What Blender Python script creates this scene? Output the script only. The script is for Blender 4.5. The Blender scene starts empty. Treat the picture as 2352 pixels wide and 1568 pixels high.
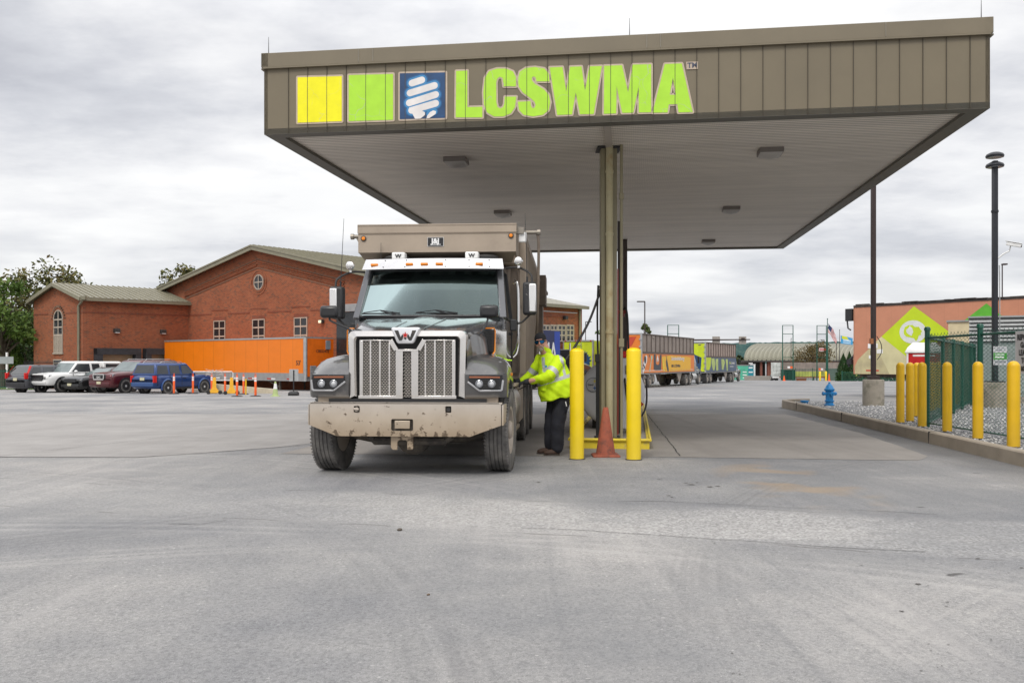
import bpy, bmesh, math, random
from mathutils import Vector, Matrix
from mathutils.geometry import tessellate_polygon
random.seed(7)
SC = bpy.context.scene
COL = SC.collection
R = math.radians
H = 1.42            # eye height
F = 2000.0          # focal length in units of a 2352 px wide picture
CX, HY = 1176.0, 832.0

# ------------------------------------------------------------------ helpers
def gz(Y):
    """height of the yard: level near the pumps, falling gently away beyond"""
    if Y < 24: return 0.0
    if Y < 70: return -0.0125 * (Y - 24)
    if Y < 95: return -0.575 - 0.007 * (Y - 70)
    if Y < 150: return -0.75 - 0.0155 * (Y - 95)
    return -1.6025
def at(x, D): return (x - CX) / F * D
def ht(y, D): return H + (HY - y) * D / F
def pp(x, y, D): return Vector((at(x, D), D, ht(y, D)))
def hit(x, y, P, d):
    """point seen at (x,y) on the vertical plane through P along horizontal direction d -> (distance along d, z)"""
    k = (x - CX) / F
    # P.x + t d.x = k (P.y + t d.y)
    t = (k * P[1] - P[0]) / (d[0] - k * d[1])
    D = P[1] + t * d[1]
    return t, H + (HY - y) * D / F

class MB:
    def __init__(s): s.v = []; s.f = []; s.m = []
    def add(s, vs, fs, mi=0):
        o = len(s.v); s.v += [tuple(v) for v in vs]
        for f in fs: s.f.append(tuple(i + o for i in f)); s.m.append(mi)
        return s
    def box(s, c, d, rot=None, mi=0):
        c = Vector(c); x, y, z = d[0] / 2, d[1] / 2, d[2] / 2
        vs = [Vector(p) for p in ((-x,-y,-z),(x,-y,-z),(x,y,-z),(-x,y,-z),(-x,-y,z),(x,-y,z),(x,y,z),(-x,y,z))]
        if rot is not None:
            if not isinstance(rot, Matrix): rot = Matrix.Rotation(rot, 3, 'Z')
            vs = [rot @ v for v in vs]
        return s.add([c + v for v in vs], [(0,3,2,1),(4,5,6,7),(0,1,5,4),(1,2,6,5),(2,3,7,6),(3,0,4,7)], mi)
    def b2(s, a, b, mi=0):
        return s.box([(a[i] + b[i]) / 2 for i in range(3)], [abs(b[i] - a[i]) for i in range(3)], None, mi)
    def bar(s, p0, p1, w, h, mi=0, up=(0,0,1)):
        p0, p1 = Vector(p0), Vector(p1); d = p1 - p0; L = d.length
        if L < 1e-6: return s
        d.normalize(); u = Vector(up)
        if abs(d.dot(u)) > .98: u = Vector((0,1,0))
        sx = d.cross(u).normalized(); uz = sx.cross(d)
        vs = []
        for p in (p0, p1):
            for a, b in ((-1,-1),(1,-1),(1,1),(-1,1)): vs.append(p + sx * (a * w / 2) + uz * (b * h / 2))
        return s.add(vs, [(0,1,2,3),(7,6,5,4),(0,4,5,1),(1,5,6,2),(2,6,7,3),(3,7,4,0)], mi)
    def loft(s, rings, cap=True, closed=True, mi=0, cap0=None, cap1=None):
        n = len(rings[0]); o = len(s.v)
        for r in rings: s.v += [tuple(p) for p in r]
        for i in range(len(rings) - 1):
            for j in range(n if closed else n - 1):
                k = (j + 1) % n
                s.f.append((o+i*n+j, o+i*n+k, o+(i+1)*n+k, o+(i+1)*n+j)); s.m.append(mi)
        c0 = cap if cap0 is None else cap0; c1 = cap if cap1 is None else cap1
        if c0: s.f.append(tuple(o + j for j in reversed(range(n)))); s.m.append(mi)
        if c1: s.f.append(tuple(o + (len(rings)-1)*n + j for j in range(n))); s.m.append(mi)
        return s
    def cyl(s, p0, p1, r0, r1=None, n=16, cap=True, mi=0):
        p0, p1 = Vector(p0), Vector(p1); r1 = r0 if r1 is None else r1
        d = (p1 - p0).normalized(); u = Vector((0,0,1)) if abs(d.z) < .9 else Vector((1,0,0))
        a = d.cross(u).normalized(); b = d.cross(a)
        rg = []
        for p, r in ((p0, r0), (p1, r1)):
            rg.append([p + a * (r * math.cos(t)) + b * (r * math.sin(t)) for t in [2*math.pi*i/n for i in range(n)]])
        return s.loft(rg, cap, mi=mi)
    def lathe(s, prof, o=(0,0,0), axis=(0,0,1), n=24, mi=0, cap=True):
        o = Vector(o); d = Vector(axis).normalized(); u = Vector((0,0,1)) if abs(d.z) < .9 else Vector((1,0,0))
        a = d.cross(u).normalized(); b = d.cross(a)
        rg = [[o + d*h + a*(r*math.cos(t)) + b*(r*math.sin(t)) for t in [2*math.pi*i/n for i in range(n)]] for r, h in prof]
        return s.loft(rg, cap, mi=mi)
    def tube(s, pts, r, n=8, mi=0, cap=True):
        pts = [Vector(p) for p in pts]; rg = []; pa = None
        for i, p in enumerate(pts):
            d = (pts[min(i+1, len(pts)-1)] - pts[max(i-1, 0)]).normalized()
            if pa is None:
                u = Vector((0,0,1)) if abs(d.z) < .9 else Vector((1,0,0)); a = d.cross(u).normalized()
            else: a = (pa - d * pa.dot(d)).normalized()
            pa = a; b = d.cross(a); rr = r[i] if isinstance(r, (list, tuple)) else r
            rg.append([p + a*(rr*math.cos(t)) + b*(rr*math.sin(t)) for t in [2*math.pi*k/n for k in range(n)]])
        return s.loft(rg, cap, mi=mi)
    def ell(s, c, r, n=14, m=9, rot=None, mi=0):
        c = Vector(c); rg = []
        if not hasattr(r, '__len__'): r = (r, r, r)
        for i in range(m + 1):
            ph = -math.pi/2 + math.pi * i / m; ph = max(min(ph, math.pi/2 - .04), -math.pi/2 + .04)
            ring = []
            for j in range(n):
                t = 2*math.pi*j/n
                q = Vector((r[0]*math.cos(ph)*math.cos(t), r[1]*math.cos(ph)*math.sin(t), r[2]*math.sin(ph)))
                if rot is not None: q = rot @ q
                ring.append(c + q)
            rg.append(ring)
        return s.loft(rg, True, mi=mi)
    def prism(s, poly, vec, mi=0):
        vec = Vector(vec); a = [Vector(p) for p in poly]
        return s.loft([a, [p + vec for p in a]], True, mi=mi)
    def plate(s, outer, holes, fr, th, mi=0):
        """flat plate with holes; 2-D loops mapped by fr(u,v,w); thickness th along w"""
        loops = [outer] + holes
        flat = [p for l in loops for p in l]
        tris = tessellate_polygon([[Vector((p[0], p[1], 0)) for p in l] for l in loops])
        n = len(flat)
        s.add([fr(p[0], p[1], 0) for p in flat] + [fr(p[0], p[1], th) for p in flat],
              [tuple(t) for t in tris] + [tuple(i + n for i in reversed(t)) for t in tris], mi)
        o = len(s.v) - 2*n; k = 0
        for l in loops:
            m = len(l)
            for j in range(m):
                a, b = o + k + j, o + k + (j+1) % m
                s.f.append((a, b, b + n, a + n)); s.m.append(mi)
            k += m
        return s
    def flat(s, loops, fr, w=0, mi=0):
        flat = [p for l in loops for p in l]
        tris = tessellate_polygon([[Vector((p[0], p[1], 0)) for p in l] for l in loops])
        return s.add([fr(p[0], p[1], w) for p in flat], [tuple(t) for t in tris], mi)
    def build(s, name, mat=None, parent=None, smooth=40, bevel=0, uv=False, recalc=True):
        me = bpy.data.meshes.new(name)
        me.from_pydata(s.v, [], s.f)
        mats = mat if isinstance(mat, (list, tuple)) else [mat]
        for m_ in mats:
            if m_: me.materials.append(m_)
        if len(mats) > 1: me.polygons.foreach_set('material_index', s.m)
        if recalc:
            bm = bmesh.new(); bm.from_mesh(me)
            bmesh.ops.recalc_face_normals(bm, faces=bm.faces); bm.to_mesh(me); bm.free()
        if smooth:
            me.polygons.foreach_set('use_smooth', [True]*len(me.polygons))
            me.set_sharp_from_angle(angle=R(smooth))
        if uv:
            ul = me.uv_layers.new(name='UVMap')
            for p in me.polygons:
                nx, ny, nz = p.normal
                if abs(nz) > .8:
                    for li in p.loop_indices:
                        c = me.vertices[me.loops[li].vertex_index].co; ul.data[li].uv = (c.x, c.y)
                else:
                    l = math.hypot(nx, ny); tx, ty = -ny/l, nx/l
                    for li in p.loop_indices:
                        c = me.vertices[me.loops[li].vertex_index].co; ul.data[li].uv = (c.x*tx + c.y*ty, c.z)
        me.update()
        ob = bpy.data.objects.new(name, me); COL.objects.link(ob)
        if parent is not None: ob.parent = parent
        if bevel:
            bv = ob.modifiers.new('Bevel', 'BEVEL'); bv.width = bevel; bv.segments = 2; bv.limit_method = 'ANGLE'; bv.angle_limit = R(35)
        return ob

def tag(o, label=None, cat=None, group=None, kind=None):
    if label: o['label'] = label
    if cat: o['category'] = cat
    if group: o['group'] = group
    if kind: o['kind'] = kind
    return o
def empty(name, loc=(0,0,0), rz=0, **k):
    o = bpy.data.objects.new(name, None); COL.objects.link(o); o.location = loc; o.rotation_euler = (0,0,rz); o.empty_display_size = .2
    return tag(o, **k)
def dup(root, loc, rz=None, label=None):
    def cp(o, par):
        c = o.copy(); COL.objects.link(c)
        if par is not None: c.parent = par
        for ch in kids.get(o.name, []): cp(ch, c)
        return c
    kids = {}
    for o in list(bpy.data.objects):
        if o.parent: kids.setdefault(o.parent.name, []).append(o)
    r = cp(root, None); r.location = loc
    if rz is not None: r.rotation_euler = (0,0,rz)
    if label: r['label'] = label
    return r

def evalmesh(ob):
    """evaluate one object alone, in a scratch scene that is removed again"""
    sc = bpy.data.scenes.new('scratch'); sc.collection.objects.link(ob); vl = sc.view_layers[0]; vl.update(); dg = vl.depsgraph; dg.update()
    me = bpy.data.meshes.new_from_object(ob.evaluated_get(dg)); bpy.data.objects.remove(ob); bpy.data.scenes.remove(sc); return me
def displace(o, fn):
    import numpy as np
    n = len(o.data.vertices); co_ = np.empty(n*3, 'f'); no_ = np.empty(n*3, 'f'); o.data.vertices.foreach_get('co', co_); o.data.vertices.foreach_get('normal', no_)
    co_ = co_.reshape(-1,3); co_ += no_.reshape(-1,3)*np.array([fn(Vector(p)) for p in co_], 'f')[:,None]; o.data.vertices.foreach_set('co', co_.ravel()); o.data.update()
def text_mesh(name, txt, mat, parent, fr, size=1, ext=0, bold=0, align='LEFT', sx=1, join=None):
    """lettering as a mesh laid on a plane: fr(u,v,w)->xyz"""
    cu = bpy.data.curves.new('t', 'FONT'); cu.body = txt; cu.size = size; cu.align_x = align; cu.offset = bold
    cu.resolution_u = 3
    ob = bpy.data.objects.new('t', cu); me = evalmesh(ob)
    bpy.data.curves.remove(cu)
    m = MB(); m.add([fr(v.co.x*sx, v.co.y, ext) for v in me.vertices], [tuple(p.vertices) for p in me.polygons])
    bpy.data.meshes.remove(me)
    if join is not None:
        join.add(m.v, m.f); return join
    return m.build(name, mat, parent, smooth=0)

def ribbon(m, loop, w, fr, z, mi=0, joints=True):
    n = len(loop)
    for i in range(n):
        a = Vector(loop[i]); b = Vector(loop[(i+1) % n]); d = b - a
        if d.length < 1e-6: continue
        d.normalize(); q = Vector((-d.y, d.x)) * w
        m.add([fr(*(a+q), z), fr(*(b+q), z), fr(*(b-q), z), fr(*(a-q), z)], [(0,1,2,3)], mi)
        if joints:
            m.add([fr(a.x + w*math.cos(t), a.y + w*math.sin(t), z + .0004) for t in [k*math.pi/4 for k in range(8)]], [tuple(range(8))], mi)

# ------------------------------------------------------------------ materials
def nt(name):
    m = bpy.data.materials.new(name); m.use_nodes = True
    t = m.node_tree; b = t.nodes['Principled BSDF']; return m, t, b
def N(t, ty, **k):
    n = t.nodes.new(ty)
    for a, v in k.items(): setattr(n, a, v)
    return n
def ramp(t, fac, stops, interp='LINEAR'):
    r = N(t, 'ShaderNodeValToRGB'); r.color_ramp.interpolation = interp
    e = r.color_ramp.elements
    e[0].position, e[0].color = stops[0][0], stops[0][1]
    e[1].position, e[1].color = stops[-1][0], stops[-1][1]
    for p, c in stops[1:-1]:
        x = e.new(p); x.color = c
    t.links.new(fac, r.inputs[0]); return r.outputs[0]
def g4(v): return (v, v, v, 1)
def noise(t, vec, scale, detail=4, rough=.55):
    n = N(t, 'ShaderNodeTexNoise'); n.inputs['Scale'].default_value = scale; n.inputs['Detail'].default_value = detail; n.inputs['Roughness'].default_value = rough
    t.links.new(vec, n.inputs['Vector']); return n.outputs[0]
def mixc(t, fac, a, b, mode='MIX'):
    n = N(t, 'ShaderNodeMix', data_type='RGBA', blend_type=mode)
    for s_, v in ((0, fac), (6, a), (7, b)):
        if isinstance(v, (int, float)): n.inputs[s_].default_value = v
        elif isinstance(v, tuple): n.inputs[s_].default_value = v if len(v) == 4 else v + (1,)
        else: t.links.new(v, n.inputs[s_])
    return n.outputs[2]
def mth(t, op, a, b=None, c=None, clamp=False):
    n = N(t, 'ShaderNodeMath', operation=op); n.use_clamp = clamp
    for i, v in enumerate((a, b, c)):
        if v is None: continue
        if isinstance(v, (int, float)): n.inputs[i].default_value = v
        else: t.links.new(v, n.inputs[i])
    return n.outputs[0]
def coords(t, kind='Object', sc=(1,1,1)):
    c = N(t, 'ShaderNodeTexCoord'); mp = N(t, 'ShaderNodeMapping'); mp.inputs['Scale'].default_value = sc
    t.links.new(c.outputs[kind], mp.inputs[0]); return mp.outputs[0]
def bumpn(t, b, h, strength=.3, dist=.01):
    n = N(t, 'ShaderNodeBump'); n.inputs['Strength'].default_value = strength; n.inputs['Distance'].default_value = dist
    t.links.new(h, n.inputs['Height']); t.links.new(n.outputs[0], b.inputs['Normal'])
def mat(name, col, rough=.55, metal=0, var=.12, vs=3.0, dirt=None, bump=0, bs=60, coat=0, emit=None, spec=.5, sc=(1,1,1), rv=.1):
    """dirt=(colour, amount 0..1, noise scale[, z fade top])"""
    m, t, b = nt(name); v = coords(t, 'Object', sc)
    n = noise(t, v, vs, 5, .6)
    lo = tuple(c*(1-var) for c in col); hi = tuple(min(1, c*(1+var)) for c in col)
    c = ramp(t, n, [(.3, lo + (1,)), (.7, hi + (1,))])
    rg = mth(t, 'MULTIPLY_ADD', n, rv*2, max(rough - rv, .02))
    if dirt:
        dn = noise(t, v, dirt[2], 7, .7)
        f = ramp(t, dn, [(max(0, .78 - dirt[1]*.6), g4(0)), (min(1, .95 - dirt[1]*.35), g4(1))])
        if len(dirt) > 3:
            sp = N(t, 'ShaderNodeSeparateXYZ'); co = N(t, 'ShaderNodeTexCoord'); t.links.new(co.outputs['Object'], sp.inputs[0])
            k = mth(t, 'MULTIPLY_ADD', sp.outputs[2], -1/dirt[3], 1.15, clamp=True)
            f = mth(t, 'ADD', mth(t, 'MULTIPLY', f, k), mth(t, 'MULTIPLY', k, dirt[1]*.55), clamp=True)
        c = mixc(t, f, c, dirt[0]); rg = mth(t, 'MAXIMUM', rg, mth(t, 'MULTIPLY', f, .85))
        if metal:
            t.links.new(mth(t, 'MULTIPLY_ADD', f, -metal, metal), b.inputs['Metallic'])
    elif metal: b.inputs['Metallic'].default_value = metal
    t.links.new(c, b.inputs['Base Color']); t.links.new(rg, b.inputs['Roughness'])
    if coat: b.inputs['Coat Weight'].default_value = coat; b.inputs['Coat Roughness'].default_value = .06
    b.inputs['Specular IOR Level'].default_value = spec
    if bump: bumpn(t, b, noise(t, v, bs, 3), bump, .01)
    if emit: b.inputs['Emission Color'].default_value = col + (1,); b.inputs['Emission Strength'].default_value = emit
    return m
def glass(name, tint=(.25,.3,.3), refl=.25, gc=(.9,.95,.95)):
    m, t, b = nt(name)
    g = N(t, 'ShaderNodeBsdfGlossy'); g.inputs['Roughness'].default_value = .03; g.inputs['Color'].default_value = gc + (1,)
    tp = N(t, 'ShaderNodeBsdfTransparent'); tp.inputs['Color'].default_value = tint + (1,)
    lw = N(t, 'ShaderNodeFresnel'); lw.inputs[0].default_value = 1.5
    f = mth(t, 'ADD', lw.outputs[0], refl, clamp=True)
    mx = N(t, 'ShaderNodeMixShader'); t.links.new(f, mx.inputs[0]); t.links.new(tp.outputs[0], mx.inputs[1]); t.links.new(g.outputs[0], mx.inputs[2])
    out = t.nodes['Material Output']; t.links.new(mx.outputs[0], out.inputs[0]); return m
def wallglass(name, col=(.02,.022,.025)):
    return mat(name, col, .08, var=.3, vs=1.5, rv=.03, spec=.6)

TAN = (.40, .34, .27)
K = {}
def bricks(name, c1, c2, mortar, off=0):
    m, t, b = nt(name); v = coords(t, 'UV')
    br = N(t, 'ShaderNodeTexBrick'); t.links.new(v, br.inputs[0])
    br.inputs['Scale'].default_value = 1; br.inputs['Brick Width'].default_value = .215; br.inputs['Row Height'].default_value = .08; br.inputs['Mortar Size'].default_value = .009
    br.inputs['Color1'].default_value = c1 + (1,); br.inputs['Color2'].default_value = c2 + (1,); br.inputs['Mortar'].default_value = mortar + (1,)
    br.inputs['Bias'].default_value = -.1
    # single darker, burnt bricks
    br2 = N(t, 'ShaderNodeTexBrick'); t.links.new(v, br2.inputs[0])
    br2.inputs['Scale'].default_value = 1; br2.inputs['Brick Width'].default_value = .215; br2.inputs['Row Height'].default_value = .08; br2.inputs['Mortar Size'].default_value = 0
    br2.inputs['Color1'].default_value = (0,0,0,1); br2.inputs['Color2'].default_value = (1,1,1,1)
    dk = ramp(t, br2.outputs[0], [(.9, g4(0)), (.93, g4(1))])
    c = mixc(t, mth(t, 'MULTIPLY', dk, .4), br.outputs[0], (.10,.085,.065))
    n = noise(t, v, .6, 5)
    c = mixc(t, .35, c, ramp(t, n, [(.3, (.55,.5,.5,1)), (.7, (1,1,1,1))]), 'MULTIPLY')
    t.links.new(c, b.inputs['Base Color']); b.inputs['Roughness'].default_value = .9; b.inputs['Specular IOR Level'].default_value = .15
    bumpn(t, b, br.outputs['Fac'], -.4, .01); return m
def ribs(name, col, pitch, axis=0, dark=.55, rough=.5, metal=.0, width=.12, var=.1, bump=.5, perf=False):
    """sheet metal with seams every `pitch` metres along a UV axis"""
    m, t, b = nt(name); v = coords(t, 'UV'); sp = N(t, 'ShaderNodeSeparateXYZ'); t.links.new(v, sp.inputs[0])
    fr_ = mth(t, 'FRACT', mth(t, 'DIVIDE', sp.outputs[axis], pitch))
    edge = ramp(t, fr_, [(0, g4(1)), (width, g4(0)), (1-width*.2, g4(0)), (1, g4(1))])
    n = noise(t, v, 1.2, 6, .65)
    c = ramp(t, n, [(.3, tuple(x*(1-var) for x in col) + (1,)), (.7, tuple(x*(1+var) for x in col) + (1,))])
    c = mixc(t, mth(t, 'MULTIPLY', edge, 1-dark), c, tuple(x*.25 for x in col))
    t.links.new(c, b.inputs['Base Color']); b.inputs['Roughness'].default_value = rough; b.inputs['Metallic'].default_value = metal
    bumpn(t, b, edge, -bump, .02); return m

def init_mats():
    K['white'] = mat('white_paint', (.78,.78,.77), .45, dirt=((.45,.42,.38), .25, 4))
    K['black'] = mat('black_plastic', (.018,.018,.02), .5)
    K['rubber'] = mat('rubber', (.045,.044,.043), .85, var=.2, vs=8, dirt=((.2,.18,.16), .35, 7), bump=.2)
    K['tyre'] = mat('tyre_rubber', (.07,.068,.066), .85, var=.2, vs=9, dirt=((.22,.205,.19), .7, 5), bump=.25, bs=90)
    K['rim'] = mat('dusty_rim', (.42,.37,.32), .6, .3, dirt=((.33,.28,.23), .6, 6))
    K['rimalu'] = mat('alloy_rim', (.55,.55,.55), .4, .2, dirt=((.3,.27,.24), .2, 6))
    K['chrome'] = mat('dusty_chrome', (.86,.84,.82), .16, 1, var=.03, dirt=((.55,.49,.43), .12, 9), rv=.06)
    K['steel'] = mat('brushed_steel', (.62,.6,.58), .32, 1, var=.08, dirt=((.42,.37,.31), .35, 5))
    K['dkmetal'] = mat('dark_metal', (.05,.048,.047), .6, .4, dirt=((.22,.19,.16), .3, 6))
    K['frame'] = mat('muddy_chassis', (.06,.052,.046), .8, dirt=((.2,.17,.13), .6, 5))
    K['yellow'] = mat('yellow_sleeve', (.83,.60,.006), .38, var=.07, vs=2.2, dirt=((.40,.32,.12), .3, 6, .45), rv=.08, bump=.05, bs=14)
    K['yellow2'] = mat('yellow_post_paint', (.74,.44,.004), .45, var=.08, vs=2.2, dirt=((.34,.25,.09), .3, 6, .4), bump=.05, bs=14)
    K['kerbyel'] = mat('yellow_kerb_paint', (.68,.52,.03), .6, var=.1, dirt=((.3,.26,.15), .4, 5))
    K['orange'] = mat('safety_orange', (.82,.115,.012), .5, var=.08)
    K['amber'] = mat('amber_lens', (.85,.26,.02), .25, var=.05)
    K['redlens'] = mat('red_lens', (.5,.01,.008), .25, var=.05)
    K['lens'] = mat('clear_lens', (.30,.31,.33), .12, .6, var=.1, rv=.02)
    K['concrete'] = mat('concrete', (.30,.275,.245), .9, var=.16, vs=1.5, dirt=((.13,.125,.105), .35, 3), bump=.3, bs=40)
    K['trimgrey'] = mat('trailer_grey_rail', (.33,.33,.33), .5, .4, dirt=((.2,.19,.17), .3, 3))
    K['glassdk'] = wallglass('dark_glass')
    K['carglass'] = mat('car_glass', (.035,.04,.045), .06, var=.2, vs=1, rv=.02, spec=.8)
    K['wndframe'] = mat('taupe_window_frame', (.40,.34,.28), .6)
    K['fgreen'] = mat('fence_green', (.004,.075,.048), .35, var=.1)
    K['pole'] = mat('dark_bronze_pole', (.045,.03,.028), .5, .3)
    K['poleblk'] = mat('black_pole', (.03,.032,.038), .4, .4)
    K['galv'] = mat('galvanised', (.45,.46,.46), .45, .7, dirt=((.3,.29,.27), .3, 6))
    K['red'] = mat('red_plastic', (.55,.01,.012), .4)
init_mats()

# ------------------------------------------------------------------ camera, sky, sun
cam = bpy.data.cameras.new('camera'); co = bpy.data.objects.new('camera', cam); COL.objects.link(co)
co.location = (0, 0, H); co.rotation_euler = (R(90), 0, 0)
cam.sensor_width = 36; cam.lens = 36 * F / 2352; cam.shift_y = (HY - 784) / 2352; cam.clip_end = 8000; cam.clip_start = .1
SC.camera = co
SC.view_settings.view_transform = 'Standard'; SC.view_settings.look = 'None'; SC.view_settings.exposure = 0.08; SC.view_settings.gamma = 1

w = bpy.data.worlds.new('World'); SC.world = w; w.use_nodes = True; t = w.node_tree
bg = t.nodes['Background']
sky = N(t, 'ShaderNodeTexSky', sky_type='NISHITA'); sky.sun_disc = False; sky.sun_elevation = R(52); sky.sun_rotation = R(200)
geo = N(t, 'ShaderNodeTexCoord'); sp = N(t, 'ShaderNodeSeparateXYZ'); t.links.new(geo.outputs['Generated'], sp.inputs[0])
den = mth(t, 'ADD', mth(t, 'MAXIMUM', sp.outputs[2], 0.0), .16)
cb = N(t, 'ShaderNodeCombineXYZ'); t.links.new(mth(t, 'DIVIDE', sp.outputs[0], den), cb.inputs[0]); t.links.new(mth(t, 'DIVIDE', sp.outputs[1], den), cb.inputs[1])
mp = N(t, 'ShaderNodeMapping'); mp.inputs['Scale'].default_value = (.75, 1.0, 1); mp.inputs['Rotation'].default_value = (0,0,R(-9)); mp.inputs['Location'].default_value = (3.1, 1.7, 0); t.links.new(cb.outputs[0], mp.inputs[0])
n1 = noise(t, mp.outputs[0], 1.0, 7, .56); n2 = noise(t, mp.outputs[0], 3.1, 6, .6)
nn = mth(t, 'ADD', mth(t, 'MULTIPLY', n1, .78), mth(t, 'MULTIPLY', n2, .22))
cl = ramp(t, nn, [(.33, (.50,.51,.56,1)), (.42, (.68,.69,.73,1)), (.50, (.90,.90,.915,1)), (.58, (1.06,1.055,1.045,1))])
# paler, finely streaked towards the horizon
hz = ramp(t, sp.outputs[2], [(0, g4(1)), (.16, g4(.25)), (.4, g4(0))])
n3 = noise(t, mp.outputs[0], 2.3, 3, .45)
hc = ramp(t, n3, [(.38, (.52,.54,.59,1)), (.6, (.84,.845,.86,1))])
cl = mixc(t, mth(t, 'MULTIPLY', hz, .8), cl, hc)
sk = mixc(t, 1, sky.outputs[0], (.1,.1,.1), 'MULTIPLY')
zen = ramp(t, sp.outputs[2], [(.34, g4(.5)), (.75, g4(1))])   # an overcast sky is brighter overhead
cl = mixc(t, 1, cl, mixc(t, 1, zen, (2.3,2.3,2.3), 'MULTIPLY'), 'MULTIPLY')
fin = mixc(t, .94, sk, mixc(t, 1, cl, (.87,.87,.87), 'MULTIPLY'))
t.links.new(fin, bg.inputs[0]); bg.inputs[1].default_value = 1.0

sl = bpy.data.lights.new('sun', 'SUN'); sl.energy = 1.5; sl.angle = R(18); sl.color = (1, .95, .87)
so = bpy.data.objects.new('sun', sl); COL.objects.link(so)
so.rotation_euler = (R(38), 0, R(-20))   # high, soft, from behind the camera

# ------------------------------------------------------------------ ground
def ground_mat():
    m, t, b = nt('worn_asphalt'); v = coords(t, 'Object')
    sp = N(t, 'ShaderNodeSeparateXYZ'); t.links.new(v, sp.inputs[0]); X, Y = sp.outputs[0], sp.outputs[1]
    big = noise(t, v, .22, 5, .6); mid = noise(t, v, 1.3, 6, .65); fine = noise(t, v, 28, 5, .75); grit = noise(t, v, 150, 2, .6)
    c = ramp(t, big, [(.36, (.20,.202,.212,1)), (.5, (.27,.267,.266,1)), (.64, (.345,.333,.322,1))])
    c = mixc(t, .5, c, ramp(t, mid, [(.3, (.66,.665,.69,1)), (.7, (1.2,1.18,1.15,1))]), 'MULTIPLY')
    c = mixc(t, .75, c, ramp(t, fine, [(.3, (.72,.72,.72,1)), (.7, (1.22,1.22,1.22,1))]), 'MULTIPLY')
    c = mixc(t, .8, c, ramp(t, grit, [(.28, (.6,.6,.6,1)), (.5, (1,1,1,1)), (.74, (1.4,1.4,1.38,1))]), 'MULTIPLY')
    ag = N(t, 'ShaderNodeTexVoronoi'); ag.inputs['Scale'].default_value = 75; t.links.new(v, ag.inputs['Vector'])
    c = mixc(t, .8, c, ramp(t, ag.outputs['Color'], [(.05, (.66,.66,.67,1)), (.5, (1,1,1,1)), (.92, (1.1,1.1,1.08,1)), (.97, (1.7,1.68,1.62,1))]), 'MULTIPLY')
    # curved sweeps left by turning lorries: fine parallel arcs
    for x0, y0, r0, wd, amt, tone in ((-9.5, 2.5, 11.6, .55, .35, (.45,.43,.41)), (-9.5, 2.5, 9.3, .35, .4, (.12,.12,.125)), (9, -2, 9.6, .5, .22, (.44,.42,.40)), (14, 3, 13.0, .4, .4, (.12,.118,.12)), (-4, -6, 13.6, .6, .3, (.45,.435,.42)), (-14, 20, 16.5, .5, .45, (.13,.13,.135)), (2, -9, 16.2, .45, .22, (.44,.42,.40))):
        ds = N(t, 'ShaderNodeVectorMath', operation='DISTANCE'); t.links.new(v, ds.inputs[0]); ds.inputs[1].default_value = (x0, y0, 0)
        l1 = N(t, 'ShaderNodeTexNoise', noise_dimensions='1D'); l1.inputs['Scale'].default_value = 9; l1.inputs['Detail'].default_value = 4; t.links.new(ds.outputs['Value'], l1.inputs['W'])
        k = ramp(t, mth(t, 'ABSOLUTE', mth(t, 'SUBTRACT', ds.outputs['Value'], r0)), [(wd*.4, g4(1)), (wd, g4(0))])
        k = mth(t, 'MULTIPLY', mth(t, 'MULTIPLY', k, ramp(t, l1.outputs[0], [(.42, g4(0)), (.62, g4(1))])), ramp(t, noise(t, v, .45, 3), [(.4, g4(.1)), (.6, g4(1))]))
        c = mixc(t, mth(t, 'MULTIPLY', k, amt), c, tone)
    # dusty tyre streaks, long and thin, along two directions of travel
    for ang, sx, amt, lo, hi in ((4, 7, .26, .52, .72), (-38, 6, .20, .55, .75), (76, 5, .2, .52, .75)):
        mp = N(t, 'ShaderNodeMapping'); mp.inputs['Rotation'].default_value = (0,0,R(ang)); mp.inputs['Scale'].default_value = (sx, .16, 1)
        co_ = N(t, 'ShaderNodeTexCoord'); t.links.new(co_.outputs['Object'], mp.inputs[0])
        st = ramp(t, noise(t, mp.outputs[0], .5, 4, .6), [(lo, g4(0)), (hi, g4(1))])
        st = mth(t, 'MULTIPLY', st, ramp(t, noise(t, v, .17 + sx*.01, 2), [(.45, g4(0)), (.62, g4(1))]))
        c = mixc(t, mth(t, 'MULTIPLY', st, amt*1.6), c, (.42,.40,.385))
        st2 = ramp(t, noise(t, mp.outputs[0], .8, 3, .6), [(.60, g4(0)), (.78, g4(1))])
        c = mixc(t, mth(t, 'MULTIPLY', st2, amt*1.2), c, (.13,.132,.14))
    # the lighter coarse strip that crosses the yard in front of the pumps
    wob = mth(t, 'MULTIPLY_ADD', noise(t, v, .35, 3), .9, -.45)
    cy = mth(t, 'MULTIPLY_ADD', X, -.27, 8.15)     # centre line
    dd = mth(t, 'ABSOLUTE', mth(t, 'SUBTRACT', mth(t, 'ADD', Y, wob), cy))
    bnd = ramp(t, dd, [(.62, g4(1)), (.95, g4(0))])
    bnd = mth(t, 'MULTIPLY', bnd, ramp(t, mth(t, 'MULTIPLY_ADD', X, .12, .42), [(.0, g4(.3)), (.6, g4(1)), (1, g4(1))]))
    cg = N(t, 'ShaderNodeTexVoronoi'); cg.inputs['Scale'].default_value = 48; t.links.new(v, cg.inputs['Vector'])
    cgc = ramp(t, cg.outputs['Color'], [(.1, (.22,.21,.20,1)), (.55, (.42,.405,.39,1)), (.95, (.66,.65,.63,1))])
    c = mixc(t, mth(t, 'MULTIPLY', bnd, .5), c, cgc)
    # cool dark patches where the dust has been washed off, mostly to the right
    pt = ramp(t, mth(t, 'ADD', noise(t, v, .33, 5, .62), mth(t, 'MULTIPLY', X, .012)), [(.50, g4(0)), (.62, g4(1))])
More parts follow.
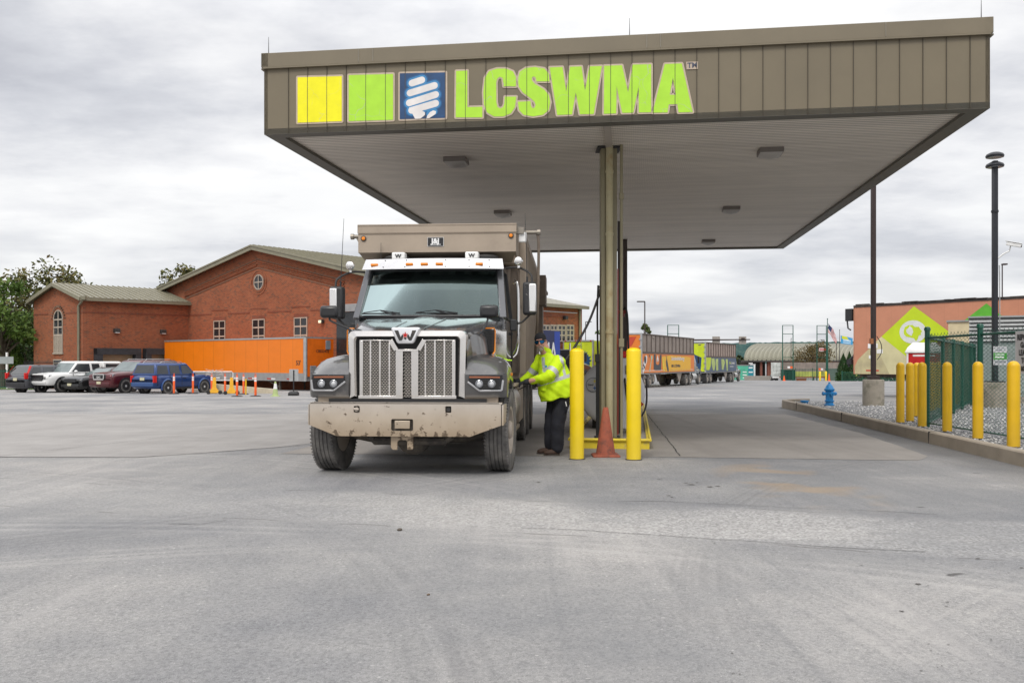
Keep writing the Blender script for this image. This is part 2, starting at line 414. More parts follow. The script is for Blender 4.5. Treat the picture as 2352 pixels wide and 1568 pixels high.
    c = mixc(t, mth(t, 'MULTIPLY', pt, .42), c, (.135,.14,.15))
    # thin crack along the strip's edges
    ed = ramp(t, mth(t, 'ABSOLUTE', mth(t, 'SUBTRACT', dd, .86)), [(.004, g4(1)), (.02, g4(0))])
    ed = mth(t, 'MULTIPLY', ed, ramp(t, noise(t, v, 1.1, 2), [(.5, g4(0)), (.56, g4(1))]))
    c = mixc(t, mth(t, 'MULTIPLY', ed, .6), c, (.07,.065,.06))
    # oil spots
    vo = N(t, 'ShaderNodeTexVoronoi'); vo.inputs['Scale'].default_value = 1.6; mpo = N(t, 'ShaderNodeMapping'); mpo.inputs['Scale'].default_value = (.8, 1.3, 1); t.links.new(v, mpo.inputs[0])
    nv = N(t, 'ShaderNodeVectorMath', operation='ADD'); nz = N(t, 'ShaderNodeTexNoise'); nz.inputs['Scale'].default_value = 6; t.links.new(v, nz.inputs['Vector'])
    sc_ = N(t, 'ShaderNodeVectorMath', operation='SCALE'); sc_.inputs['Scale'].default_value = .22; t.links.new(nz.outputs[1], sc_.inputs[0])
    t.links.new(mpo.outputs[0], nv.inputs[0]); t.links.new(sc_.outputs[0], nv.inputs[1]); t.links.new(nv.outputs[0], vo.inputs['Vector'])
    sp1 = ramp(t, vo.outputs['Distance'], [(.05, g4(1)), (.085, g4(0))])
    sel = ramp(t, noise(t, v, .55, 2), [(.54, g4(0)), (.60, g4(1))])
    side = ramp(t, mth(t, 'MULTIPLY_ADD', X, .12, .45), [(.35, g4(.0)), (.6, g4(1))])
    c = mixc(t, mth(t, 'MULTIPLY', mth(t, 'MULTIPLY', sp1, sel), mth(t, 'MULTIPLY', side, .75)), c, (.05,.047,.045))
    # damp dark margin by the kerb, light tyre lane beside it
    kx = mth(t, 'SUBTRACT', mth(t, 'ADD', X, mth(t, 'MULTIPLY_ADD', mid, .8, -.4)), mth(t, 'MULTIPLY_ADD', Y, .109, 5.65))
    dk = ramp(t, mth(t, 'MULTIPLY_ADD', kx, .25, .62), [(.34, g4(0)), (.52, g4(1)), (.66, g4(.85)), (.74, g4(.2))])
    dk = mth(t, 'MULTIPLY', dk, ramp(t, mth(t, 'MULTIPLY', Y, .033), [(.2, g4(.2)), (.45, g4(1)), (.84, g4(1)), (.9, g4(0))]))
    c = mixc(t, mth(t, 'MULTIPLY', dk, .62), c, (.075,.072,.068))
    # orange-brown rust puddle stains
    rs = N(t, 'ShaderNodeTexNoise'); rs.inputs['Scale'].default_value = 1.1; t.links.new(v, rs.inputs['Vector'])
    rx = mth(t, 'SUBTRACT', X, 3.3); ry = mth(t, 'SUBTRACT', Y, 10.4)
    r2 = mth(t, 'ADD', mth(t, 'MULTIPLY', mth(t, 'MULTIPLY', rx, rx), 1.3), mth(t, 'MULTIPLY', mth(t, 'MULTIPLY', ry, ry), .16))
    rf = mth(t, 'MULTIPLY', ramp(t, r2, [(0, g4(1)), (.9, g4(0))]), ramp(t, rs.outputs[0], [(.5, g4(0)), (.6, g4(1))]))
    c = mixc(t, mth(t, 'MULTIPLY', rf, .55), c, (.34,.24,.14))
    t.links.new(c, b.inputs['Base Color'])
    t.links.new(ramp(t, mid, [(.3, g4(.72)), (.7, g4(.92))]), b.inputs['Roughness']); b.inputs['Specular IOR Level'].default_value = .35
    hgt = mth(t, 'ADD', mth(t, 'MULTIPLY', fine, .5), grit)
    bumpn(t, b, hgt, .8, .008); return m
def slab_mat(name, base=(.25,.231,.211), darkstreak=True):
    m, t, b = nt(name); v = coords(t, 'Object')
    n = noise(t, v, .8, 6, .65); f = noise(t, v, 34, 4, .7)
    c = ramp(t, n, [(.3, tuple(x*.84 for x in base) + (1,)), (.7, tuple(min(1,x*1.12) for x in base) + (1,))])
    c = mixc(t, .5, c, ramp(t, f, [(.3, g4(.8)), (.7, g4(1.15))]), 'MULTIPLY')
    mp = N(t, 'ShaderNodeMapping'); mp.inputs['Rotation'].default_value = (0,0,R(6)); mp.inputs['Scale'].default_value = (3.2, .12, 1); t.links.new(v, mp.inputs[0])
    s = ramp(t, noise(t, mp.outputs[0], .55, 4, .6), [(.48, g4(0)), (.72, g4(1))])
    c = mixc(t, mth(t, 'MULTIPLY', s, .5 if darkstreak else .2), c, (.15,.135,.125))
    # broom marks across
    mp2 = N(t, 'ShaderNodeMapping'); mp2.inputs['Rotation'].default_value = (0,0,R(8)); mp2.inputs['Scale'].default_value = (.4, 14, 1); t.links.new(v, mp2.inputs[0])
    c = mixc(t, .28, c, ramp(t, noise(t, mp2.outputs[0], 1.2, 3), [(.3, g4(.72)), (.7, g4(1.2))]), 'MULTIPLY')
    t.links.new(c, b.inputs['Base Color']); b.inputs['Roughness'].default_value = .85; bumpn(t, b, f, .3, .004); return m

g = MB()
xs = [-1500,-400,-150,-80,-50,-30,-20,-12,-6,0,6,12,20,30,50,80,150,400,1500]
ys = [-300,-60,-10,0,6,12,18,24,30,40,50,60,70,82,95,120,150,200,500,1200,4000]
vs = [(x, y, gz(y)) for y in ys for x in xs]; nx = len(xs)
g.add(vs, [(j*nx+i, j*nx+i+1, (j+1)*nx+i+1, (j+1)*nx+i) for j in range(len(ys)-1) for i in range(nx-1)])
tag(g.build('ground', ground_mat(), smooth=0), kind='structure')

def sheet(name, poly, m, z=.004, kind='structure', thick=0):
    mb = MB(); mb.flat([poly], lambda u, v_, w_: (u, v_, gz(v_) + z + w_)); o = mb.build(name, m, smooth=0); tag(o, kind=kind); return o
UX = Vector((.99, -.141)); UY = Vector((.141, .99))     # canopy directions
SLAB = slab_mat('broomed_concrete')
def jit(poly, step=.35, amp=.02):
    out = []
    for i in range(len(poly)):
        a = Vector(poly[i]); b = Vector(poly[(i+1) % len(poly)]); n = max(1, int((b-a).length/step)); q = (b-a).normalized(); q = Vector((-q.y, q.x))
        for k in range(n):
            out.append(tuple(a + (b-a)*k/n + q*random.uniform(-amp, amp)))
    return out
sheet('fuelling_pavement', jit([(-3.6,13.55),(2.0,13.1),(5.9,12.6),(6.3,13.2),(7.0,17.5),(7.5,23.9),(5,23.9),(-2,23.9)]), SLAB)
sheet('side_pavement', jit([(-16,13.9),(-7.8,13.05),(-5.6,13.0),(-3.9,14.6),(-2.9,16.5),(-3.5,23.9),(-22,23.9)]), slab_mat('pale_concrete', (.285,.272,.26), False))
crk = mat('joint_tar', (.035,.033,.032), .9)
def crack(name, pts, w=.018, z=.008):
    mb = MB(); out = []
    P = []
    for i in range(len(pts)-1):
        a, b = Vector(pts[i]), Vector(pts[i+1]); n = max(2, int((b-a).length/.25))
        P += [a + (b-a)*k/n + Vector((random.uniform(-.012,.012), random.uniform(-.012,.012))) for k in range(n)]
    P.append(Vector(pts[-1]))
    vs = []
    for i, p in enumerate(P):
        d = (P[min(i+1,len(P)-1)] - P[max(i-1,0)]).normalized(); q = Vector((-d.y, d.x)) * w * random.uniform(.35,.75)
        vs += [(p.x+q.x, p.y+q.y, gz(p.y)+z), (p.x-q.x, p.y-q.y, gz(p.y)+z)]
    mb.add(vs, [(2*i, 2*i+1, 2*i+3, 2*i+2) for i in range(len(P)-1)])
    tag(mb.build(name, crk, smooth=0), kind='structure')
crack('pavement_joint', [(2.55,13.2),(3.7,23.8)], .016)
crack('pavement_joint', [(-14,14.4),(-7.8,13.05),(-5.6,13.0),(-4.9,13.5),(-3.4,15.0),(-2.6,16.6)], .016)
crack('pavement_joint', [(-7.8,13.05),(-6.4,16.8),(-4.6,20.5)], .008)
crack('pavement_joint', [(-4.9,13.4),(-2.4,13.4),(0.9,13.3)], .008)
def gpic(x, y): D = 2000*H/(y-HY); return (at(x, D), D)
def q5(x, y): return ((1280 + x/1.8375)/1.0884, (950 + y/1.8375)/1.0884)
def q4(x, y): return ((x/1.8375)/1.0884, (1000 + y/1.8375)/1.0884)
crack('pavement_joint', [gpic(*q5(*p)) for p in ((480,556),(700,558),(1050,574),(1180,582),(1500,595),(1750,606),(1960,618))], .008, .005)
crack('pavement_joint', [gpic(*q5(*p)) for p in ((30,678),(330,690),(700,715),(900,728),(1240,750),(1600,775),(1900,790))], .007, .005)
crack('pavement_joint', [gpic(*q4(*p)) for p in ((780,568),(900,572),(1040,553))], .006, .005)
stn = mat('oil_stain', (.075,.068,.062), .6, var=.3, vs=30)
def stain(p, r):
    x, y = p; a = gpic(x - r, y); b = gpic(x + r, y); c_ = gpic(x, y); rx = (b[0]-a[0])/2; ry = rx*random.uniform(.5, 1.1); pts = []
    for k in range(18):
        t_ = 2*math.pi*k/18; q = random.uniform(.45, 1.15); pts.append((c_[0] + rx*q*math.cos(t_), c_[1] + ry*q*math.sin(t_)))
    m_ = MB(); m_.flat([pts], lambda u, v_, w_: (u, v_, .0045)); tag(m_.build('oil_stain', stn, smooth=0), kind='structure')
for x, y, r in ((120,468,10),(100,462,6),(675,455,9),(690,452,5),(800,472,12),(825,480,16),(850,470,9),(910,490,13),(945,487,14),(720,530,10),(735,538,8),(1230,570,5),(1605,850,8),(1865,937,17),(1910,945,8),(1790,1062,12),(2000,1020,10),(1995,1040,8),(2200,1192,6),(1915,1213,6),(2005,1215,8),(1925,1243,5),(1880,1335,9),(1975,1313,7),(1955,1320,5),(2110,1348,5),(1015,1348,9),(1045,1352,5),(2140,820,12),(2340,862,9),(2280,885,7),(1010,1255,7),(930,750,6),(60,912,4),(1460,1245,6),(600,1330,4)): stain(q5(x, y), r*.55)
for x, y, r in ((340,578,4),(472,590,3),(620,892,6),(470,757,4),(990,1073,5),(207,720,4),(795,852,4),(1150,812,4)): stain(q4(x, y), r*.55)
# fading bay lines in the car park
lnm = mat('worn_white_line', (.5,.5,.49), .8, var=.3, vs=5)
for i in range(6):
    x0 = -13.3 - i*2.9; m_ = MB(); a = Vector((x0, 47.2)); d = Vector((.42,.907)); q = Vector((.907,-.42))*.06
    p = [a+q, a-q, a+d*4.6-q, a+d*4.6+q]
    m_.add([(u.x, u.y, gz(u.y)+.006) for u in p], [(0,1,2,3)]); tag(m_.build('road_marking', lnm, smooth=0), kind='structure')
# ================================================================== canopy
def rel(mb, root):
    L = root.location; mb.v = [(a-L.x, b-L.y, c-L.z) for a, b, c in mb.v]; return mb
A0 = Vector((-3.9, 13.7, 0)); CW, CD = 10.70, 17.3
U3 = Vector((UX.x, UX.y, 0)); V3 = Vector((UY.x, UY.y, 0))
def cz(Y): return 4.79 + .0155 * Y
can = empty('fuel_canopy', (1.68, 14.85, 0), label='flat olive brown canopy with large green lettering over the fuel pumps', cat='canopy')
def cpt(u, v_, dz=0):
    p = A0 + U3*u + V3*v_; return Vector((p.x, p.y, cz(p.y) + dz))
olive = mat('olive_fascia_metal', (.165,.136,.088), .5, var=.06, vs=1.2)
olive2 = mat('olive_trim_metal', (.175,.146,.098), .5, var=.08, vs=1.2)
oliveD = mat('olive_column_paint', (.25,.22,.135), .55, var=.1, vs=1.2, dirt=((.19,.10,.045), .12, 3.5))
FH, CAPH = 1.265, .225
# fascia on four sides: outer skin down to the underside, ribbed; seams at equal widths from the corner
def wallstrip(a, b, z0f, z1f, out, th):
    m = MB(); n = 1
    o = Vector(out) * th
    p = [Vector((a.x, a.y, z0f(a.y))), Vector((b.x, b.y, z0f(b.y))), Vector((b.x, b.y, z1f(b.y))), Vector((a.x, a.y, z1f(a.y)))]
    m.loft([p, [q + o for q in p]]); return m
cor = [cpt(0,0), cpt(CW,0), cpt(CW,CD), cpt(0,CD)]
outs = [-V3, U3, V3, -U3]
for i in range(4):
    a, b = cor[i], cor[(i+1) % 4]
    m = wallstrip(a, b, cz, lambda y: cz(y) + FH - CAPH, -Vector(outs[i]), .06)
    o = rel(m, can).build('fascia_panel', olive, can, uv=True, smooth=0)
    # cap flashing, standing 3 cm proud
    ext = .035
    d = (b - a).normalized(); d.z = 0; d.normalize()
    a2 = a + Vector(outs[i])*ext - d*ext; b2 = b + Vector(outs[i])*ext + d*ext
    m = wallstrip(a2, b2, lambda y: cz(y) + FH - CAPH + .002*(i+1), lambda y: cz(y) + FH + .001*i, -Vector(outs[i]), .12)
    rel(m, can).build('parapet_cap', olive2, can, bevel=.006)
    # drip edge under the cap and thin bottom trim
    m = wallstrip(a + Vector(outs[i])*.05, b + Vector(outs[i])*.05, lambda y: cz(y) + FH - CAPH - .022, lambda y: cz(y) + FH - CAPH + .0, -Vector(outs[i]), .05)
    rel(m, can).build('drip_edge', olive2, can)
# seam ribs on the front fascia
m = MB()
for k in range(1, 34):
    p = A0 + U3*(k*.3135 + .09) - V3*.008; m.b2((p.x-.004, p.y-.006, cz(p.y)+.005), (p.x+.004, p.y+.006, cz(p.y) + FH - CAPH - .024))
rel(m, can).build('fascia_seam', mat('seam_gap', (.07,.058,.04), .7), can)
m = MB()
for k, u in enumerate((1.55, 1.78, 5.95, 6.15, 9.3)):
    p = A0 + U3*u - V3*.038; m.b2((p.x-.004, p.y-.003, cz(p.y) + FH - CAPH + .02), (p.x+.004, p.y+.003, cz(p.y) + FH - .01))
rel(m, can).build('cap_joint', mat('cap_joint_metal', (.24,.22,.18), .5), can)
# underside: edge return and ribbed soffit
E = .24
ring = MB()
o4 = [cpt(0,0,-.004), cpt(CW,0,-.004), cpt(CW,CD,-.004), cpt(0,CD,-.004)]
i4 = [cpt(E,E,-.004), cpt(CW-E,E,-.004), cpt(CW-E,CD-E,-.004), cpt(E,CD-E,-.004)]
for k in range(4):
    j = (k+1) % 4
    ring.loft([[o4[k], o4[j], i4[j], i4[k]], [q + Vector((0,0,.09)) for q in (o4[k], o4[j], i4[j], i4[k])]])
rel(ring, can).build('edge_return', mat('edge_return_metal', (.10,.094,.075), .55), can, smooth=0)
sof = MB(); s4 = [cpt(E-.02,E-.02,.05), cpt(CW-E+.02,E-.02,.05), cpt(CW-E+.02,CD-E+.02,.05), cpt(E-.02,CD-E+.02,.05)]
sof.loft([s4, [q + Vector((0,0,.05)) for q in s4]])
def soffit_mat():
    m, t, b = nt('perforated_soffit_panels'); v = coords(t, 'Object')
    mp = N(t, 'ShaderNodeMapping'); mp.inputs['Rotation'].default_value = (0,0,R(8.1)); t.links.new(v, mp.inputs[0])
    sp = N(t, 'ShaderNodeSeparateXYZ'); t.links.new(mp.outputs[0], sp.inputs[0])
    f1 = mth(t, 'FRACT', mth(t, 'MULTIPLY', sp.outputs[1], 1/.11)); gr = ramp(t, f1, [(0, g4(0)), (.14, g4(0)), (.26, g4(1)), (1, g4(1))])
    fx = mth(t, 'FRACT', mth(t, 'MULTIPLY', sp.outputs[0], 1/.035)); hx = ramp(t, fx, [(0, g4(0)), (.3, g4(0)), (.45, g4(1)), (1, g4(1))])
    c = mixc(t, gr, (.22,.19,.16), (.84,.78,.70)); c = mixc(t, mth(t, 'MULTIPLY_ADD', hx, -.2, .2), c, (.32,.28,.25))
    mp3 = N(t, 'ShaderNodeMapping'); mp3.inputs['Scale'].default_value = (.3, 2.2, 1); t.links.new(mp.outputs[0], mp3.inputs[0])
    n = noise(t, mp3.outputs[0], 1.0, 5, .7); c = mixc(t, .6, c, ramp(t, n, [(.3, g4(.72)), (.7, g4(1.12))]), 'MULTIPLY')
    t.links.new(c, b.inputs['Base Color']); b.inputs['Roughness'].default_value = .6; bumpn(t, b, gr, .8, .03); return m
rel(sof, can).build('soffit', soffit_mat(), can, smooth=0)
m = MB(); rl = [cpt(.07,.07,FH-.32), cpt(CW-.07,.07,FH-.32), cpt(CW-.07,CD-.07,FH-.32), cpt(.07,CD-.07,FH-.32)]
m.loft([rl, [q + Vector((0,0,.05)) for q in rl]]); rel(m, can).build('roof_deck', K['trimgrey'], can, smooth=0)
# steel columns
def column(Y, X, name='column'):
    m = MB(); zt = cz(Y) + .04; dx = .096
    for s_ in (-1, 1): m.b2((X+s_*dx-.039, Y-.14, .12), (X+s_*dx+.039, Y+.14, zt))
    m.b2((X-dx, Y-.02, .12), (X+dx, Y+.02, zt)); o = rel(m, can).build(name, oliveD, can, bevel=.012)
    for z_, q in ((zt-.03, .2), (.128, .22)): m = MB(); m.b2((X-q, Y-.2, z_), (X+q, Y+.2, z_+.028)); rel(m, can).build('mounting_plate', K['dkmetal'], o)
column(14.85, 1.641); 
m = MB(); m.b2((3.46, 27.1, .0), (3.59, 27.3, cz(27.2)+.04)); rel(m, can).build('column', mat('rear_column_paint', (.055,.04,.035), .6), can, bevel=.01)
pipe = mat('stained_pipe', (.42,.37,.22), .55, var=.15, vs=2, dirt=((.26,.13,.03), .45, 2.5))
m = MB(); m.cyl((1.641, 14.66, .15), (1.641, 14.66, cz(14.7)+.05), .062, n=20)
for z_ in (1.9, 3.55, 4.6): m.cyl((1.641, 14.66, z_), (1.641, 14.66, z_+.05), .072, n=20)
rel(m, can).build('downpipe', pipe, can)
m = MB(); m.cyl((1.835, 14.6, .15), (1.835, 14.6, cz(14.7)+.05), .025, n=12); m.box((1.835, 14.6, 1.75), (.08,.08,.14)); m.box((1.835,14.6,4.2),(.07,.07,.1))
rel(m, can).build('conduit', oliveD, can)
m = MB(); m.cyl((1.79, 14.72, .2), (1.79, 14.72, 3.0), .012, n=8); rel(m, can).build('conduit', mat('red_conduit', (.22,.03,.02), .5), can)
p0 = cpt(1.0, .3); 
m = MB(); a = pp(1393, 300, 13.0); m.bar((1.44, 12.95+.25, cz(13.2)+.035), (1.64, 14.7, cz(14.7)+.035), .11, .06); rel(m, can).build('soffit_strip', mat('soffit_strip_metal', (.42,.38,.34), .5), can)
# lightning rods
for (x, yb, ytop) in ((614, 124, 84), (1446, 87, 45), (2257, 46, 2)):
    t_, z_ = hit(x, yb, A0, UX); p = A0 + U3*t_ + V3*.05
    m = MB(); m.cyl((p.x, p.y, cz(p.y)+FH-.02), (p.x, p.y, cz(p.y)+FH + .28), .007, .003, n=6); rel(m, can).build('lightning_rod', K['dkmetal'], can)

# ---- lettering on the fascia
def c6(x, y): return ((x/2.0276 + 640)/1.0884, (y/2.0276)/1.0884)
def fa(x, y): return hit(*c6(x, y), A0, UX)
def ff(u, v_, w_): p = A0 + U3*u - V3*(w_ + .002); return (p.x - can.location.x, p.y - can.location.y, v_ - can.location.z)
def decal_mat(name, col, crackamt=.7):
    m, t, b = nt(name); v = coords(t, 'Object')
    vo = N(t, 'ShaderNodeTexVoronoi', feature='DISTANCE_TO_EDGE'); vo.inputs['Scale'].default_value = 1.7
    nz = N(t, 'ShaderNodeTexNoise'); nz.inputs['Scale'].default_value = 2; t.links.new(v, nz.inputs['Vector'])
    q = N(t, 'ShaderNodeVectorMath', operation='ADD'); t.links.new(v, q.inputs[0]); t.links.new(nz.outputs[1], q.inputs[1]); t.links.new(q.outputs[0], vo.inputs['Vector'])
    e = ramp(t, vo.outputs[0], [(.003, g4(1)), (.008, g4(0))]); s_ = ramp(t, noise(t, v, 1.3, 2), [(.52, g4(0)), (.58, g4(1))])
    n = noise(t, v, 5, 5)
    c = ramp(t, n, [(.3, tuple(x*.93 for x in col)+(1,)), (.7, tuple(min(1,x*1.05) for x in col)+(1,))])
    c = mixc(t, mth(t, 'MULTIPLY', mth(t, 'MULTIPLY', e, s_), crackamt), c, (.42,.42,.36))
    t.links.new(c, b.inputs['Base Color']); b.inputs['Roughness'].default_value = .45; return m
GRN = decal_mat('lime_vinyl', (.40,.72,.035)); CRM = mat('faded_outline_vinyl', (.50,.40,.31), .6, vs=6)
lets = {
 'L': [[(1015,362),(1072,360),(1072,545),(1148,543),(1148,597),(1013,597)]],
 'C': [[(1318,440),(1318,395),(1303,364),(1268,350),(1222,350),(1182,363),(1161,395),(1153,470),(1156,530),(1172,572),(1208,593),(1255,592),(1293,576),(1313,545),(1320,492),(1262,492),(1259,530),(1252,546),(1238,552),(1225,545),(1219,520),(1218,420),(1224,400),(1237,391),(1251,398),(1256,440)]],
 'S': [[(1488,415),(1484,375),(1462,350),(1415,342),(1370,346),(1338,366),(1328,405),(1332,440),(1352,470),(1395,502),(1412,518),(1418,536),(1411,549),(1400,549),(1394,537),(1392,515),(1327,518),(1334,560),(1357,584),(1405,592),(1455,584),(1484,560),(1492,520),(1484,482),(1460,455),(1415,428),(1399,410),(1399,396),(1408,389),(1418,396),(1422,415)]],
 'W': [[(1489,344),(1554,342),(1573,468),(1592,341),(1650,339),(1668,462),(1690,339),(1753,337),(1712,580),(1642,581),(1621,470),(1602,582),(1527,585)]],
 'M': [[(1765,336),(1855,333),(1886,470),(1910,330),(2003,328),(2003,571),(1940,572),(1940,440),(1912,573),(1856,574),(1828,440),(1826,577),(1763,579)]],
 'A': [[(2072,327),(2158,324),(2213,570),(2142,572),(2135,530),(2092,531),(2086,572),(2010,573)], [(2113,395),(2128,482),(2097,483)]],
}
def sign_letter(name, loops, m_fill, lab=None):
    L = [[fa(*p) for p in l] for l in loops]
    o = MB(); o.flat(L, ff, .0105); a = o.build('sign_letter', m_fill, can, smooth=0)
    if lab: a['label'] = lab
    r = MB()
    for l in L: ribbon(r, l, .024, ff, .0065)
    r.build('letter_outline', CRM, a, smooth=0)
for k_, l_ in lets.items(): sign_letter(k_, l_, GRN, 'lime green letter ' + k_ + ' on the canopy fascia')
def sq(poly, m_, lab):
    L = [fa(*p) for p in poly]; o = MB(); o.flat([L], ff, .0105); a = o.build('sign_panel', m_, can, smooth=0); a['label'] = lab
    r = MB(); ribbon(r, L, .026, ff, .0065); r.build('panel_outline', CRM, a, smooth=0); return a
sq([(212,394),(436,388),(436,616),(212,624)], decal_mat('yellow_vinyl', (.86,.80,.0), .3), 'yellow square on the canopy fascia')
sq([(471,383),(696,377),(696,609),(471,616)], GRN, 'green square on the canopy fascia')
bl = sq([(730,374),(962,369),(962,599),(730,606)], mat('blue_vinyl', (.012,.055,.15), .5, var=.3, vs=3), 'blue square with a white spiral bulb')
strokes = [((792,424),(842,408)), ((782,474),(906,436)), ((778,524),(912,482)), ((790,562),(912,526))]
def cap_stroke(m_, a, b, r, z):
    a = Vector(fa(*a)); b = Vector(fa(*b)); d = (b-a).normalized(); n_ = 8; ang = math.atan2(d.y, d.x); pts = []
    for k in range(n_+1): t_ = ang + math.pi/2 + math.pi*k/n_; pts.append((a.x + r*math.cos(t_), a.y + r*math.sin(t_)))
    for k in range(n_+1): t_ = ang - math.pi/2 + math.pi*k/n_; pts.append((b.x + r*math.cos(t_), b.y + r*math.sin(t_)))
    m_.flat([pts], ff, z)
for r_, z_, col_ in ((.10, .0125, (.012,.09,.24)), (.08, .0135, (.04,.22,.46))):
    m = MB()
    for i_, (a, b) in enumerate(strokes): cap_stroke(m, a, b, r_, z_ + .0002*i_)
    cap_stroke(m, (815,560), (832,578) , r_*.62, z_+.0009); cap_stroke(m, (880,578), (905,568) , r_*.6, z_+.0011)
    m.build('bulb_glow', mat('bulb_halo_print', col_, .5), bl, smooth=0)
m = MB()
for i_, (a, b) in enumerate(strokes): cap_stroke(m, a, b, .052, .015 + .0002*i_)
m.flat([[fa(*p) for p in [(778,545),(800,552),(835,560),(858,572),(858,585),(835,604),(808,605),(792,575)]]], ff, .0165)
m.flat([[fa(*p) for p in [(914,566),(912,580),(888,596),(880,602),(866,603),(868,590),(884,570),(900,562)]]], ff, .0168)
m.build('bulb', mat('bulb_white_print', (.74,.70,.68), .5), bl, smooth=0)
t_, z_ = fa(2184, 350); 
r = MB(); r.flat([[fa(*p) for p in [(2180,316),(2240,314),(2240,352),(2182,354)]]], ff, .009); r.build('sign_panel', CRM, can, smooth=0)
a_ = fa(2186, 346); text_mesh('trademark_letters', 'TM', mat('trademark_print', (.07,.08,.12), .6), can, lambda u, v_, w_: ff(a_[0] + u, a_[1] + v_, .0115), size=.105, bold=.003)

# ---- ceiling lights
lgl = mat('dusty_diffuser', (.42,.40,.38), .5); 
cl0 = empty('ceiling_light', cat='ceiling light', group='square lights under the canopy')
m = MB(); m.loft([[(-.2,-.2,0),(.2,-.2,0),(.2,.2,0),(-.2,.2,0)], [(-.2,-.2,-.09),(.2,-.2,-.09),(.2,.2,-.09),(-.2,.2,-.09)]]); m.build('housing', mat('light_housing', (.17,.15,.135), .5), cl0, bevel=.01)
m = MB(); m.loft([[(-.185,-.185,-.09),(.185,-.185,-.09),(.185,.185,-.09),(-.185,.185,-.09)], [(-.16,-.16,-.12),(.16,-.16,-.12),(.16,.16,-.12),(-.16,.16,-.12)], [(-.03,-.03,-.165),(.03,-.03,-.165),(.03,.03,-.165),(-.03,.03,-.165)]]); m.build('diffuser', lgl, cl0)
for i_, (x, y, l_) in enumerate(((1048,371,'front left'), (1155,490,'middle left'), (1769,350,'front right, the largest of the row'), (1679,481,'middle right'), (1627,555,'rear right'))):
    D = 6740/(801-y); P = (at(x, D), D, cz(D) + .052)
    o = cl0 if i_ == 0 else dup(cl0, P)
    o.location = P; o.rotation_euler = (0,0,R(-8)); o['label'] = 'square light fixed to the canopy underside, ' + l_

# ================================================================== pump island
isl = empty('pump_island', (1.55, 14.3, 0), R(-8.1), label='raised concrete island with yellow painted edge under the canopy column', cat='island')
m = MB(); m.b2((-.56, .04, 0), (.66, 13.4, .125)); m.build('slab', K['concrete'], isl)
m = MB(); m.b2((-.6,0,0),(.7,.045,.15)); m.b2((-.6,.045,0),(-.555,13.45,.15)); m.b2((.655,.045,0),(.7,13.45,.15)); m.b2((-.555,13.405,0),(.655,13.45,.15))
m.tube([(-.6,-.01,.15),(.7,-.01,.15)], .028); m.tube([(.71,-.01,.15),(.71,13.4,.15)], .026); m.tube([(-.61,-.01,.15),(-.61,13.4,.15)], .026)
m.build('kerb_edge', K['kerbyel'], isl, bevel=.006)
def bollard(name, loc, r, h, m_, label, group, dome=.05):
    o = empty(name, loc, label=label, cat='bollard', group=group)
    p = [(r, 0), (r, h - dome)] + [(r*math.cos(a), h - dome + dome*math.sin(a)) for a in [R(k) for k in (15,30,45,60,75,88)]]
    MB().lathe(p, n=28).build('sleeve', m_, o, smooth=50)
    MB().lathe([(r*1.16, .0), (r*1.16, .006), (r*1.02, .012)], n=20).build('base_ring', K['dkmetal'], o)
    return o
bollard('bollard', (at(1325, 12.8), 12.8, 0), .105, 1.63, K['yellow'], 'tall thick yellow bollard between the man and the canopy column', 'bollards guarding the pump island', .055)
bollard('bollard', (at(1455.5, 12.72), 12.72, 0), .107, 1.635, K['yellow'], 'tall thick yellow bollard just right of the traffic cone', 'bollards guarding the pump island', .055)
# worn cone
def cone(name, loc, h, w_, mt, label, rb=None, group=None, stripes=None):
    o = empty(name, loc, label=label, cat='traffic cone', group=group); rb = rb or w_*.36
    MB().lathe([(rb*1.02, .03), (rb*.93, .1), (rb*.30, h-.03), (rb*.24, h), (rb*.16, h), (rb*.16, h-.05)], n=26).build('cone_body', mt, o)
    MB().loft([[(x*w_/2*s_, y*w_/2*s_, z_) for x, y in ((-.85,-1),(.85,-1),(1,-.85),(1,.85),(.85,1),(-.85,1),(-1,.85),(-1,-.85))] for s_, z_ in ((1,0),(1,.022),(.9,.035))]).build('base', mt, o, bevel=.004)
    if stripes:
        m = MB()
        for a_, b_ in stripes[1]:
            q = lambda z_: rb*(.93 + (.30-.93)*(z_-.1)/(h-.13)) + .003
            m.lathe([(q(a_), a_), (q(b_), b_)], n=26, cap=False)
        m.build('reflective_band', stripes[0], o)
    return o
cone('traffic_cone', (at(1391, 13.2), 13.2, 0), .74, .41, mat('faded_cone_orange', (.42,.105,.055), .75, var=.25, vs=6, dirt=((.10,.05,.04), .5, 9, .9), bump=.3), 'faded dirty orange traffic cone in front of the canopy column')
# tank
tk = empty('fuel_tank', (1.93, 16.8, .12), R(-8.1), label='white round horizontal tank behind the canopy column', cat='tank')
wt = mat('white_tank_paint', (.62,.62,.63), .35, var=.04, vs=2, dirt=((.4,.37,.33), .2, 4))
m = MB(); m.lathe([(.02,-.06),(.3,-.05),(.5,-.03),(.6,.0),(.633,.05),(.633,2.4),(.6,2.45),(.3,2.5),(.02,2.51)], (0,0,.707), (0,1,0), n=48); m.build('shell', wt, tk)
for y_ in (.35, 2.0):
    m = MB(); m.b2((-.4,y_,0),(.4,y_+.12,.2)); m.build('saddle', K['dkmetal'], tk)
